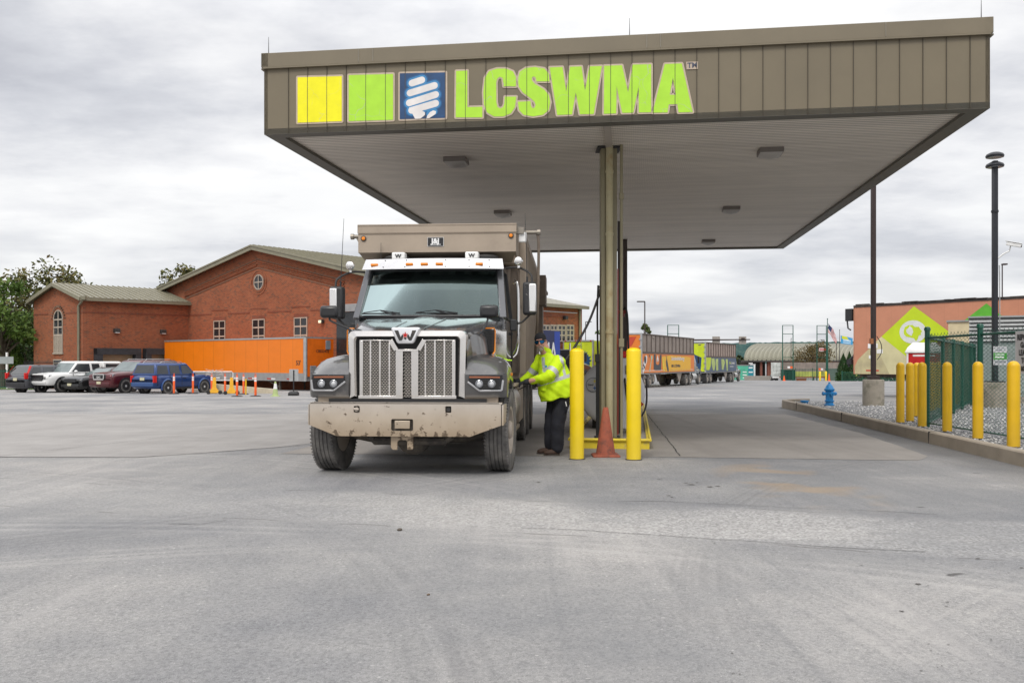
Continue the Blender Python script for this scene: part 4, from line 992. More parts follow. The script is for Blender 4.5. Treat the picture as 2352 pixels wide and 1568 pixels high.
window(C0, BA, -BB, wpic(370, 482, 431, 770), wing, 2, (.22,.40,.58), arch=True, louvre=.58)
window(C0, BA, -BB, wpic(367, 815, 425, 900), wing, 1, (.3,), name='vent_panel')
# docks on the long wall
rubb = mat('dock_seal_rubber', (.03,.03,.035), .8, var=.3, vs=4)
for (xa, ya, xb) in ((640, 738, 940), (976, 740, 1262)):
    ta, zt = hit(*z2(xa, ya), C0, BB); tb, _ = hit(*z2(xb, ya), C0, BB); ms = []
    def bx(m, t0, t1, z0, z1, e0, e1):
        c = [wallpt(C0, BB, t_, z_, BA, e_) for e_ in (e0, e1) for (t_, z_) in ((t0,z0),(t1,z0),(t1,z1),(t0,z1))]; m.loft([c[:4], c[4:]])
    m = MB(); bx(m, ta, ta+.42, -.6, zt-.02, 0, .5); bx(m, tb-.42, tb, -.6, zt-.02, 0, .5); bx(m, ta, tb, zt-.45, zt, 0, .52); sl_ = rel(m, wing).build('dock_seal', rubb, wing)
    m = MB(); bx(m, ta+.42, tb-.42, -.2, zt-.45, 0, .05); rel(m, wing).build('dock_door', mat('dock_door_beige', (.30,.22,.14), .6), sl_)
for (x, y) in ((793, 618), (1110, 625)):
    t_, z_ = hit(*z2(x, y), C0, BB); p = wallpt(C0, BB, t_, z_, BA, .12); m = MB(); m.box(p, (.42,.26,.28), math.atan2(BB.y, BB.x)); rel(m, wing).build('wall_lamp', K['dkmetal'], wing, bevel=.02)
    m = MB(); m.box(p + BA*.02 - Vector((0,0,.15)), (.32,.2,.06), math.atan2(BB.y, BB.x)); rel(m, wing).build('lamp_lens', K['white'], wing)
# --- hall
hE, hR = 7.0, 9.62
HLft, HMid, HRt = -3.65, 8.64, 20.9
g_ = [bw(M0 + BA*HLft, -1), bw(M0 + BA*HRt, -1), bw(M0 + BA*HRt, hE), bw(M0 + BA*HMid, hR), bw(M0 + BA*HLft, hE)]
prismwall(g_, BB*.3, hall, 'gable_wall', brk)
DH = 14
for T in (HLft, HRt):
    a = M0 + BA*T + BB*.3; b = M0 + BA*T + BB*DH; prismwall([bw(a,-1), bw(b,-1), bw(b,hE), bw(a,hE)], BA*(.3 if T < 0 else -.3), hall, 'side_wall', brk)
prismwall([bw(M0 + BA*HLft + BB*DH, -1), bw(M0 + BA*HRt + BB*DH, -1), bw(M0 + BA*HRt + BB*DH, hE), bw(M0 + BA*HMid + BB*DH, hR), bw(M0 + BA*HLft + BB*DH, hE)], BB*.3, hall, 'back_wall', brk)
for s_, T in ((-1, HLft), (1, HRt)):
    sl_ = (hR-hE)/(HMid-HLft); e0 = M0 + BA*(T + s_*.5) - BB*.5; r0 = M0 + BA*HMid - BB*.5; zo = hE - sl_*.5
    roofslab(bw(e0, zo+.06), bw(e0 + BB*(DH+1), zo+.06), bw(r0 + BB*(DH+1), hR+.06), bw(r0, hR+.06), .12, hall)
    m = MB(); m.bar(bw(e0 - BB*.04, zo), bw(r0 - BB*.04, hR), .14, .34); m.bar(bw(e0 - BB*.1, zo+.14), bw(r0 - BB*.1, hR+.14), .12, .1)
    m.bar(bw(e0, zo-.03), bw(e0 + BB*(DH+1), zo-.03), .2, .2); rel(m, hall).build('rake_trim', rtrim, hall)
    m = MB()
    for k in range(int((DH+1)/.45)):
        o_ = BB*(.1 + k*.45); m.bar(bw(e0 + o_, zo+.2), bw(r0 + o_, hR+.2), .05, .06)
    rel(m, hall).build('roof_seam', rtrim, hall)
    # corbelled band parallel to the rake: rows of projecting headers
    m = MB(); n_ = 66; x0_ = HLft + 3.2 if s_ < 0 else HRt - 3.2
    for k in range(n_):
        f_ = k/n_; T_ = x0_ + (HMid - x0_)*f_
        for row in range(3):
            zz = hE + sl_*abs((T_ if s_ < 0 else (2*HMid - T_)) - HLft) - .95 - row*.13
            T2 = T_ + (row % 2)*.09*(-s_)
            a = wallpt(M0, BA, T2, bz(zz, (M0+BA*T2).y), -BB, .0); m.box((a - BB*.04 + Vector((0,0,0))), (.1,.12,.075), math.atan2(BA.y, BA.x))
    rel(m, hall).build('corbel_band', brk, hall, uv=True, smooth=0)
    m = MB(); T0_ = x0_
    for zoff in (-.80, -1.42):
        za = hE + sl_*3.2 + zoff if True else 0
        a = wallpt(M0, BA, x0_, bz(hE + sl_*3.2 + zoff, (M0+BA*x0_).y), -BB, .02); b = wallpt(M0, BA, HMid, bz(hR + zoff, (M0+BA*HMid).y), -BB, .02); m.bar(a, b, .05, .05)
    rel(m, hall).build('corbel_edge', brkd, hall, smooth=0)
zb2 = hit(*z2(1380, 519), M0, BA)[1] - .02
w3 = [wpic(1462, 552, 1542, 715), wpic(1727, 542, 1812, 715), wpic(2012, 530, 2103, 715)]
prev = 0.05
for i, q in enumerate(w3):
    ta, tb, zt, zb_ = window(M0, BA, -BB, q, hall, 2, (.33, .66))
    band(M0, BA, prev, ta-.3, zb2, .09, -BB, .03, hall, brkd); band(M0, BA, ta-.3, tb+.3, zb2+.28, .07, -BB, .025, hall, brkd, 'window_head'); prev = tb+.3
    band(M0, BA, ta-.04, tb+.04, zt + .0 - bz(0,(M0+BA*ta).y), .26, -BB, .012, hall, brkd, 'window_head')
band(M0, BA, prev, 20.8, zb2, .09, -BB, .03, hall, brkd)
# round window
tc, zc = hit(*z2(1770, 288), M0, BA); rr = .52
def circ(r_, e, n=28): return [wallpt(M0, BA, tc + r_*math.cos(2*math.pi*k/n), zc + r_*math.sin(2*math.pi*k/n), -BB, e) for k in range(n)]
m = MB(); m.loft([circ(rr, -.1), circ(rr, .02)]); gw = rel(m, hall).build('round_window', K['glassdk'], hall, smooth=0)
m = MB(); 
for k in range(28):
    a, b = circ(rr, .03)[k], circ(rr, .03)[(k+1) % 28]; m.bar(a, b, .06, .07)
m.bar(wallpt(M0,BA,tc-rr,zc,-BB,.04), wallpt(M0,BA,tc+rr,zc,-BB,.04), .05, .07); m.bar(wallpt(M0,BA,tc,zc-rr,-BB,.045), wallpt(M0,BA,tc,zc+rr,-BB,.045), .05, .07)
rel(m, hall).build('frame', K['wndframe'], gw)
m = MB()
for r_ in (.66, .86):
    c_ = circ(r_, .015, 36)
    for k in range(36): m.bar(c_[k], c_[(k+1) % 36], .04, .12)
rel(m, hall).build('brick_ring', brk, hall, uv=True, smooth=0)
t_, z_ = hit(*z2(2210, 556), M0, BA); p = wallpt(M0, BA, t_, z_, -BB, .15); m = MB(); m.box(p, (.3,.22,.24), math.atan2(BA.y, BA.x)); rel(m, hall).build('wall_lamp', K['dkmetal'], hall, bevel=.02)
m = MB(); m.box(p - BB*.13 - Vector((.02,0,.02)), (.22,.06,.18), math.atan2(BA.y, BA.x)); rel(m, hall).build('lamp_lens', mat('warm_lamp_lens', (.8,.72,.5), .3, emit=.6), hall)
# dark opening beside the truck mirror with pale lintel
ta, zt = hit(776, 706, M0, BA); tb, zb_ = hit(820, 733, M0, BA)
m = MB(); c = [wallpt(M0, BA, t2, z2_, -BB, e) for e in (0, .12) for t2, z2_ in ((ta,-.6),(ta+2.6,-.6),(ta+2.6,zt-.3),(ta,zt-.3))]; m.loft([c[:4], c[4:]]); rel(m, hall).build('doorway', K['glassdk'], hall)
m = MB(); m.bar(wallpt(M0,BA,ta-.1,zt-.1,-BB,.2), wallpt(M0,BA,ta+2.9,zt-.1,-BB,.2), .4, .5); rel(m, hall).build('door_canopy', K['trimgrey'], hall, bevel=.03)
# --- annex
aE = 5.9; S0, S1 = 14.35, 24.2
a, b = RC + BB*S0, RC + BB*S1
prismwall([bw(a,-1.6), bw(b,-1.6), bw(b,aE), bw(a,aE)], -BA*.3, side, 'side_wall', brk)
prismwall([bw(b - BA*.3,-1.6), bw(b - BA*9,-1.6), bw(b - BA*9,aE), bw(b - BA*.3,aE)], -BB*.3, side, 'end_wall', brk)
e0, e1, e2, e3 = RC + BB*S0 + BA*.4, b + BB*.4 + BA*.4, b + BB*.4 - BA*9.4, RC + BB*S0 - BA*9.4
r0, r1 = RC + BB*S0 - BA*4.5, b - BB*3.2 - BA*4.5
roofslab(bw(e0,aE), bw(e1,aE), bw(r1,aE+1.25), bw(r0,aE+1.25), .12, side)
m = MB(); m.loft([[bw(e1,aE), bw(e2,aE), bw(r1,aE+1.25)], [p+Vector((0,0,.12)) for p in (bw(e1,aE), bw(e2,aE), bw(r1,aE+1.25))]]); rel(m, side).build('roof', rooff, side, uv=True, smooth=0)
m = MB(); m.bar(bw(e0,aE-.02), bw(e1,aE-.02), .2, .26); rel(m, side).build('gutter', rtrim, side)
m = MB(); q = b - BB*.5 + BA*.1; m.cyl((q.x,q.y,-1.2),(q.x,q.y,aE), .1, n=10); rel(m, side).build('downpipe', rtrim, side)
def c3(x, y): return ((1250 + x/2.529)/1.0884, (560 + y/2.529)/1.0884)
for (xa, xb) in ((266, 312), (316, 361), (363, 414), (417, 466)):
    p, q = c3(xa, 634), c3(xb, 735); window(RC, BB, BA, (p[0], p[1], q[0], q[1]), side, 2, (.34, .67), fw=.12)
t_, z_ = hit(*c3(402, 592), RC, BB); p = wallpt(RC, BB, t_, z_, BA, .2); m = MB(); m.box(p, (.35,.3,.3), .9); rel(m, side).build('wall_lamp', K['dkmetal'], side, bevel=.03)
zq = hit(*c3(400, 558), RC, BB)[1]; band(RC, BB, 16, 23.4, zq - bz(0,74), .06, BA, .05, side, K['galv'], 'conduit')
band(RC, BB, 16, 23.0, zq - bz(0,74) - .4, .25, BA, .04, side, brkd)

# ================================================================== vehicles
def wheel_mb(m, c, r, w_, ax, rimr=.56, mt=0, mr=1, n=28, dish=.06):
    """tyre + rim into one multi-material mesh; ax = outward unit axis; c = hub centre"""
    c = Vector(c); a = Vector(ax)
    ti = r*rimr
    m.lathe([(ti, -w_/2), (r*.86, -w_/2), (r*.97, -w_*.42), (r, -w_*.25), (r, w_*.25), (r*.97, w_*.42), (r*.86, w_/2), (ti, w_/2)], c, a, n=n, mi=mt, cap=False)
    m.lathe([(ti, -w_*.3), (ti, w_/2-.004), (ti*.9, w_/2-.02), (ti*.82, w_/2 - dish), (ti*.45, w_/2 - dish*.8), (ti*.42, w_/2 - .01), (ti*.15, w_/2), (.004, w_/2)], c, a, n=n, mi=mr, cap=True)
def put_wheel(par, c, r, w_, ax, rimr=.56, rim='rim', spokes=0, name='wheel', dish=.06):
    m = MB(); wheel_mb(m, (0,0,0), r, w_, ax, rimr, dish=dish)
    if spokes:
        a = Vector(ax)
        for k in range(spokes):
            t_ = 2*math.pi*k/spokes; d = Vector((math.cos(t_), 0, math.sin(t_))) if abs(a.y) > .5 else Vector((0, math.cos(t_), math.sin(t_)))
            m.bar(a*(w_/2-.02) + d*r*.08, a*(w_/2-.015) + d*r*rimr*.97, r*.13, .02, 1, up=a)
    o = m.build(name, [K['tyre'], K[rim]], par, smooth=40); o.location = c; return o
def paint(name, col, metal=.3, rough=.3, dirt=.12): return mat(name, col, rough, metal, var=.05, vs=1.5, dirt=((.25,.22,.19), dirt, 4), coat=.6, rv=.05)

def car(kind, loc, head, pm, label, L=4.5, W=1.85, Hh=1.7, belt=1.05, hoodz=.98, wsb=1.35, wst=1.95, rrt=4.2, rrb=4.42, r=.36, ax0=.85, ax1=3.55, gc=.24, clad=None, pill=(2.75, 3.6), tail=None, hood_end=None, rails=False, spokes=6, bed=None, rearglass=True, nosez=.72):
    """x runs from the nose (0) backwards; converted so that +x of the root is the heading"""
    o = empty(kind, (loc[0], loc[1], gz(loc[1])), head, label=label, cat='truck' if kind == 'pickup_truck' else 'car', group='cars parked beside the brick building')
    X = lambda x: -x
    w2 = W/2
    # lower body: stations from nose to tail
    def ring(x, zt, wf, zb_, zc=None):
        a = w2*wf
        half = [(a*.90, zb_), (a*.985, zb_+.12), (a, zb_+.35), (a, zt-.22), (a*.97, zt-.08), (a*.88, zt-.01), (a*.4, zt+.015)]
        return [(X(x), y, z) for y, z in half] + [(X(x), -y, z) for y, z in reversed(half)]
    he = hood_end or wsb
    st_ = [(0.0, nosez+.02, .80, gc+.14), (.05, nosez+.12, .9, gc+.04), (.16, hoodz-.10, .965, gc), (.45, hoodz-.03, .99, gc), (he*.75, hoodz+.02, 1, gc), (wsb, belt-.0, 1, gc), (wsb+.5, belt, 1, gc), (L*.6, belt+.01, 1, gc), (L-.5, belt+.01, 1, gc), (L-.14, belt, .98, gc), (L-.03, belt-.12, .94, gc+.06), (L, belt-.25, .9, gc+.16)]
    body = MB().loft([ring(x, z, f, zb_) for x, z, f, zb_ in st_]).build('body', pm, o, smooth=60)
    # greenhouse: solid painted shell, glass set on it
    ins = .17 if kind != 'sedan' else .22
    def gr(x, z, f): return [(X(x), w2*.955 - ins*f, z), (X(x), -(w2*.955 - ins*f), z)]
    zb_, zt = belt-.03, Hh
    if bed: rrt_, rrb_ = bed[0]-.06, bed[0]
    else: rrt_, rrb_ = rrt, rrb
    base = [(wsb, 0), (rrb_, 0)]; top = [(wst, 1), (rrt_, 1)]
    m = MB()
    y0, y1 = w2*.955, w2*.955 - ins
    g0 = [(X(wsb), y0, zb_), (X(rrb_), y0, zb_), (X(rrb_), -y0, zb_), (X(wsb), -y0, zb_)]
    zs = zt-.06
    g1 = [(X(wst), y1, zs), (X(rrt_), y1, zs), (X(rrt_), -y1, zs), (X(wst), -y1, zs)]
    g2 = [(X(wst+.1), y1-.08, zt), (X(rrt_-.1), y1-.08, zt), (X(rrt_-.1), -y1+.08, zt), (X(wst+.1), -y1+.08, zt)]
    m.loft([g0, g1, g2]); m.build('roof', pm, o, smooth=50, bevel=.03)
    # side glass on both sides
    def sp_(x, s, sd, e=.012): return (X(x), sd*(y0 - (y0-y1)*s + e), zb_ + (zs-zb_)*s)
    xs_ = [None] + list(pill) + [None]
    def xfront(s): return wsb + (wst-wsb)*s + .12
    def xrear(s): return rrb_ + (rrt_-rrb_)*s - .13
    for sd in (1, -1):
        for i in range(len(pill)+1):
            lo = (lambda s: xfront(s)) if i == 0 else (lambda s, p=pill[i-1]: p + .09)
            hi = (lambda s: xrear(s)) if i == len(pill) else (lambda s, p=pill[i]: p - .07)
            if hi(.5) - lo(.5) < .15: continue
            m = MB(); q = [sp_(lo(.12), .12, sd), sp_(hi(.12), .12, sd), sp_(hi(.86), .86, sd), sp_(min(lo(.86), hi(.86)-.05), .86, sd)]
            m.loft([q, [(a, b_ - sd*.015, c) for a, b_, c in q]]); m.build('side_window', K['carglass'], o, smooth=0)
    # windscreen and rear glass
    def fg(s, e, ins_): xx = wsb + (wst-wsb)*s; yy = y0 - (y0-y1)*s - ins_; return (X(xx) + e, yy, zb_ + (zs-zb_)*s + e*.6), (X(xx) + e, -yy, zb_ + (zs-zb_)*s + e*.6)
    a, b = fg(.08, .012, .09), fg(.93, .012, .07); m = MB(); m.loft([[a[0], a[1], b[1], b[0]], [tuple(Vector(p) - Vector((.02,0,.01))) for p in (a[0], a[1], b[1], b[0])]]); m.build('windscreen', K['carglassl'], o, smooth=0)
    if rearglass and not bed:
        q = []
        for s, sd in ((.2,1),(.2,-1),(.9,-1),(.9,1)): xx = rrb_ + (rrt_-rrb_)*s; q.append((X(xx) - .012, sd*(y0-(y0-y1)*s-.1), zb_ + (zs-zb_)*s))
        m = MB(); m.loft([q, [(a+.02, b_, c) for a, b_, c in q]]); m.build('rear_window', K['carglass'], o, smooth=0)
    # wheels and dark arches
    for x in (ax0, ax1):
        for sd in (1, -1):
            m = MB(); m.lathe([(r*1.17, -.12), (r*1.17, .004), (r*.6, .006)], (X(x), sd*(w2-.0), r*1.04), (0, sd, 0), n=28); m.build('wheel_arch', K['black'], o)
            if clad:
                m = MB(); pts = [(X(x) + r*1.25*math.cos(a), sd*(w2+.0), r + r*1.25*math.sin(a)) for a in [R(-15+k*17.5) for k in range(13)]]
                m.tube(pts, .055, 6); m.build('flare', clad, o)
            put_wheel(o, (X(x), sd*(w2-.10), r), r, .22, (0, sd, 0), .64, 'rimalu' if kind != 'pickup_truck' else 'dkmetal', spokes)
    for sd in (1, -1):
        m = MB()
        for p in [wsb+.25] + list(pill) + [rrb_-.15]: m.b2((X(p)-.012, sd*(w2*.99), gc+.18), (X(p)+.012, sd*(w2+.004), belt-.05))
        m.build('door_seam', K['black'], o, smooth=0)
        m = MB()
        for p in list(pill)[:2]: m.b2((X(p-.28), sd*w2, belt-.2), (X(p-.1), sd*(w2+.03), belt-.16))
        m.build('door_handle', K['dkmetal'], o)
    # mirrors, bumpers
    for sd in (1, -1):
        m = MB(); m.ell((X(wsb+.35), sd*(w2+.1), belt+.06), (.08, .12, .085)); m.build('side_mirror', pm, o)
    m = MB(); m.b2((X(.0)+.03, -w2*.8, gc+.12), (X(.12), w2*.8, gc+.3)); m.build('front_bumper', clad or pm, o, bevel=.03)
    m = MB(); m.b2((X(L)-.03, -w2*.9, gc+.12), (X(L-.12), w2*.9, gc+.36)); m.build('rear_bumper', clad or pm, o, bevel=.03)
    for sd in (1, -1):
        m = MB(); m.loft([[(X(.045), sd*w2*.60, hoodz-.30), (X(.10), sd*w2*.93, hoodz-.28), (X(.14), sd*w2*.95, hoodz-.11), (X(.09), sd*w2*.62, hoodz-.12)], [(X(.4), sd*w2*.60, hoodz-.29), (X(.4), sd*w2*.9, hoodz-.27), (X(.4), sd*w2*.93, hoodz-.12), (X(.4), sd*w2*.62, hoodz-.13)]]); m.build('headlight', K['lens'], o, bevel=.01)
        m = MB(); z0_, z1_ = tail or (belt-.42, belt-.05); m.b2((X(L)+.02, sd*w2*.78, z0_), (X(L-.16), sd*(w2+.006), z1_)); 
        m.box((X(L-.03), sd*w2*.92, (z0_+z1_)/2), (.1, .1, z1_-z0_)); m.build('tail_light', K['redlens'], o, bevel=.012)
    m = MB(); m.b2((X(.0)+.015, -w2*.52, hoodz-.36), (X(.1), w2*.52, hoodz-.14)); m.build('grille', K['black'], o, bevel=.02)
    m = MB(); m.b2((X(L)-.022, -.16, gc+.46), (X(L-.05), .16, gc+.62)); m.build('number_plate', K['plate'], o)
    m = MB(); m.b2((X(0)+.045, -.16, gc+.2), (X(.03), .16, gc+.34)); 
    if kind != 'pickup_truck': m.build('number_plate', K['plate'], o)
    m = MB(); m.b2((X(ax0+r*1.3), -w2*1.0, gc-.02), (X(ax1-r*1.3), w2*1.0, gc+.07)); m.build('sill', K['black'], o)
    if rails:
        for sd in (1, -1):
            m = MB(); yy = sd*(y1-.06); m.tube([(X(wst+.3), yy, zt-.02), (X(wst+.4), yy, zt+.06), (X(rrt_-.5), yy, zt+.06), (X(rrt_-.35), yy, zt-.02)], .018, 6); m.build('roof_rail', K['rails'], o)
    return o
K['plate'] = mat('plate_paint', (.55,.52,.35), .5); K['rails'] = mat('rail_silver', (.5,.5,.5), .3, .8)
K['carglassl'] = mat('windscreen_glass', (.12,.15,.15), .08, var=.3, vs=1.2, rv=.02, spec=.8)
TH = R(65); hv = Vector((math.cos(TH), math.sin(TH))); lv = Vector((-hv.y, hv.x))
def rear_at(x, D, W, L):     # nose position for a car whose near rear corner is seen at picture x
    c = Vector((at(x, D), D)); return c + lv*(W/2) + hv*L
def front_at(x, D, W):       # nose position for a car facing the camera side
    c = Vector((at(x, D), D)); return c + lv*(W/2)
bp = paint('blue_car_paint', (.012,.045,.17)); 
car('parked_car', rear_at(355, 47.2, 1.84, 4.5), TH, bp, 'boxy blue off-road car with its tail light and rear window towards the yard', L=4.5, W=1.84, Hh=1.74, belt=1.08, hoodz=1.06, wsb=1.45, wst=2.0, rrt=4.25, rrb=4.42, r=.37, ax0=.85, ax1=3.55, gc=.32, clad=paint('blue_flare_paint', (.02,.07,.22), .2), pill=(2.55, 3.4), rails=True, nosez=.85)
mp_ = paint('maroon_paint', (.085,.008,.013))
o = car('parked_car', front_at(257, 48.2, 2.0), TH + math.pi, mp_, 'large maroon off-road car with chrome grille frame, nose towards the yard', L=5.1, W=2.0, Hh=1.86, belt=1.2, hoodz=1.18, wsb=1.5, wst=2.25, rrt=4.85, rrb=5.02, r=.40, ax0=.95, ax1=3.9, gc=.32, pill=(2.95, 3.9), rails=True, nosez=.95)
def nosegrille(o, w_, z0, z1, m_, e=.035):
    m = MB()
    for a, b in (((-w_, z0), (-w_*1.12, z1)), ((-w_*1.12, z1), (w_*1.12, z1)), ((w_*1.12, z1), (w_, z0)), ((w_, z0), (-w_, z0))): m.bar((e, a[0], a[1]), (e, b[0], b[1]), .05, .06)
    m.build('grille_frame', m_, o)
nosegrille(o, .38, .78, 1.06, K['chrome'])
m = MB()
text_mesh('badge_letters', 'GMC', K['chrome'], o, lambda u, v_, w_: (.05, u - .17, .85 + v_), size=.15, bold=.006)
blk = paint('black_paint', (.012,.012,.013))
car('parked_car', front_at(186, 49.6, 1.85), TH + math.pi, blk, 'low black car half hidden between the white pickup and the maroon car', L=4.7, W=1.85, Hh=1.46, belt=1.0, hoodz=.95, wsb=1.55, wst=2.4, rrt=3.7, rrb=4.25, r=.33, ax0=.9, ax1=3.65, gc=.2, pill=(3.0,), nosez=.66)
wp = mat('white_car_paint', (.72,.72,.71), .3, var=.03, coat=.5, dirt=((.4,.37,.33), .15, 4))
o = car('pickup_truck', front_at(110, 49.8, 1.9), TH + math.pi, wp, 'white pickup truck with black grille and white bed cap', L=5.4, W=1.9, Hh=1.82, belt=1.15, hoodz=1.14, wsb=1.4, wst=2.05, rrt=3.7, rrb=3.8, r=.42, ax0=.95, ax1=4.2, gc=.42, pill=(2.95,), nosez=.95, bed=(3.75,))
nosegrille(o, .5, .72, 1.0, K['black']); 
m = MB(); a_ = .92; m.loft([[(-3.85, .9, 1.1), (-5.3, .9, 1.1), (-5.3, -.9, 1.1), (-3.85, -.9, 1.1)], [(-3.85, .80, 1.76), (-5.2, .80, 1.76), (-5.2, -.80, 1.76), (-3.85, -.80, 1.76)], [(-3.95, .7, 1.81), (-5.1, .7, 1.81), (-5.1, -.7, 1.81), (-3.95, -.7, 1.81)]]); cap_ = m.build('bed_cap', wp, o, bevel=.03)
for sd in (1, -1):
    m = MB(); m.loft([[(-4.0, sd*.895, 1.25), (-5.15, sd*.895, 1.25), (-5.1, sd*.83, 1.66), (-4.0, sd*.83, 1.66)], [(-4.0, sd*.875, 1.25), (-5.15, sd*.875, 1.25), (-5.1, sd*.81, 1.66), (-4.0, sd*.81, 1.66)]]); m.build('cap_window', K['carglass'], cap_, smooth=0)
o = car('parked_car', rear_at(59, 50.0, 1.82, 4.5), TH, paint('graphite_paint', (.06,.062,.072)), 'grey car with tall red tail light and black roof rack, leftmost of the row', L=4.5, W=1.82, Hh=1.66, belt=1.05, hoodz=.98, wsb=1.2, wst=2.0, rrt=3.95, rrb=4.42, r=.35, ax0=.9, ax1=3.5, gc=.28, clad=K['black'], pill=(2.55, 3.35), tail=(.85, 1.2), nosez=.75)
m = MB()
for sd in (1, -1): m.prism([(-4.42, sd*.86, 1.1), (-4.36, sd*.9, 1.1), (-4.05, sd*.76, 1.6), (-4.12, sd*.7, 1.6)], (.04, 0, .0)); 
m.build('tail_light', K['redlens'], o)
m = MB()
for x_ in (-2.3, -3.4): m.bar((x_, -.72, 1.74), (x_, .72, 1.74), .06, .03)
for y_ in (-.5, -.25, 0, .25, .5): m.bar((-2.1, y_, 1.79), (-3.6, y_, 1.79), .02, .03)
m.tube([(-2.1,-.55,1.86),(-3.6,-.55,1.86),(-3.6,.55,1.86),(-2.1,.55,1.86),(-2.1,-.55,1.86)], .015, 6); m.build('roof_rack', K['black'], o)

# ------------------------------------------------------------------ trailers
def trailer(loc, head, label, bm_, L=15.5, W=2.6, z0=1.15, z1=4.1, upper=None, zmid=2.72, wheels=True, name='semi_trailer', legs=True, ax=(.9, 2.2)):
    """root at the rear centre on the ground, +x towards the front; children face both ways"""
    o = empty(name, (loc[0], loc[1], gz(loc[1])), head, label=label, cat='trailer')
    w2 = W/2
    m = MB(); m.b2((0, -w2, z0), (L, w2, zmid if upper else z1)); o_b = m.build('body', bm_, o, uv=True, smooth=0)
    if upper:
        m = MB(); m.b2((.12, -w2+.05, zmid), (L, -w2+.1, z1)); m.b2((.12, w2-.1, zmid), (L, w2-.05, z1)); m.b2((L-.06, -w2+.1, zmid), (L, w2-.1, z1)); u_ = m.build('side_boards', upper, o, uv=True, smooth=0)
        m = MB()
        for s_ in (-1, 1):
            for k in range(14): x = .2 + (L-.35)*k/13; m.b2((x-.05, s_*(w2-.06), zmid), (x+.05, s_*(w2), z1))
            m.b2((.1, s_*(w2-.08), zmid-.1), (L, s_*(w2+.02), zmid+.05)); m.b2((.1, s_*(w2-.08), z1-.02), (L, s_*(w2+.01), z1+.06))
        m.build('side_post', mat('board_post_brown', (.11,.085,.07), .8, dirt=((.25,.2,.17), .3, 3)), u_, smooth=0)
        m = MB(); m.b2((.2, -w2+.11, z1-.3), (L-.1, w2-.11, z1-.25))
        for k in range(40): x = random.uniform(.3, L-.4); m.ell((x, random.uniform(-1,1), z1-.2), (random.uniform(.2,.6), random.uniform(.2,.5), random.uniform(.12,.3)), 7, 4)
        m.build('load', mat('refuse_load', (.23,.2,.17), .9, var=.5, vs=4), o, smooth=0)
        m = MB(); m.b2((-.04, -w2, z0), (.0, w2, z1-.02)); o_r = m.build('rear_door', bm_, o, smooth=0)
        m = MB()
        for s_ in (-1, 1):
            m.b2((-.08, s_*(w2-.1), z0-.05), (.1, s_*(w2+.02), z1+.05))
            for k in range(5): m.b2((-.12, s_*(w2-.18), z0+.3+k*.55), (-.05, s_*(w2+.04), z0+.42+k*.55))
        m.b2((-.07, -w2, z1-.04), (.1, w2, z1+.08)); m.build('rear_frame', K['galv'], o, smooth=0)
    m = MB(); m.b2((.1, -w2+.1, z0-.12), (L-.1, -w2+.2, z0)); m.b2((.1, w2-.2, z0-.12), (L-.1, w2-.1, z0)); m.b2((0,-w2,z0-.1),(.15,w2,z0+.0)); m.build('side_rail', K['trimgrey'], o)
    if wheels:
        for x in ax:
            for sd in (1, -1): put_wheel(o, (x, sd*(w2-.28), .5), .5, .5, (0, sd, 0), .56, 'rim', dish=.14)
        m = MB(); m.b2((ax[0]-.6, -.5, .5), (ax[1]+.8, .5, z0-.1)); m.b2((.05,-.9,.45),(.15,.9,.6)); m.build('bogie', K['frame'], o)
        m = MB(); 
        for s_ in (-1,1): m.b2((ax[0]-.72, s_*.55, .18), (ax[0]-.70, s_*(w2-.02), z0-.1))
        m.build('mud_flap', K['black'], o)
    if legs:
        for s_ in (-1, 1): m = MB(); m.prism([(L-4.6, s_*.9, z0-.1), (L-3.0, s_*.9, z0-.1), (L-3.7, s_*.9, .25), (L-3.9, s_*.9, .25)], (0, s_*.08, 0)); m.build('landing_gear', K['rim'], o, smooth=0)
    for s_ in (-1, 1):
        m = MB(); 
        for k in range(3): m.cyl((-.09, s_*(.5+k*.16), z0+.12), (-.05, s_*(.5+k*.16), z0+.12), .06, n=10)
        m.build('tail_light', K['redlens'], o)
    return o
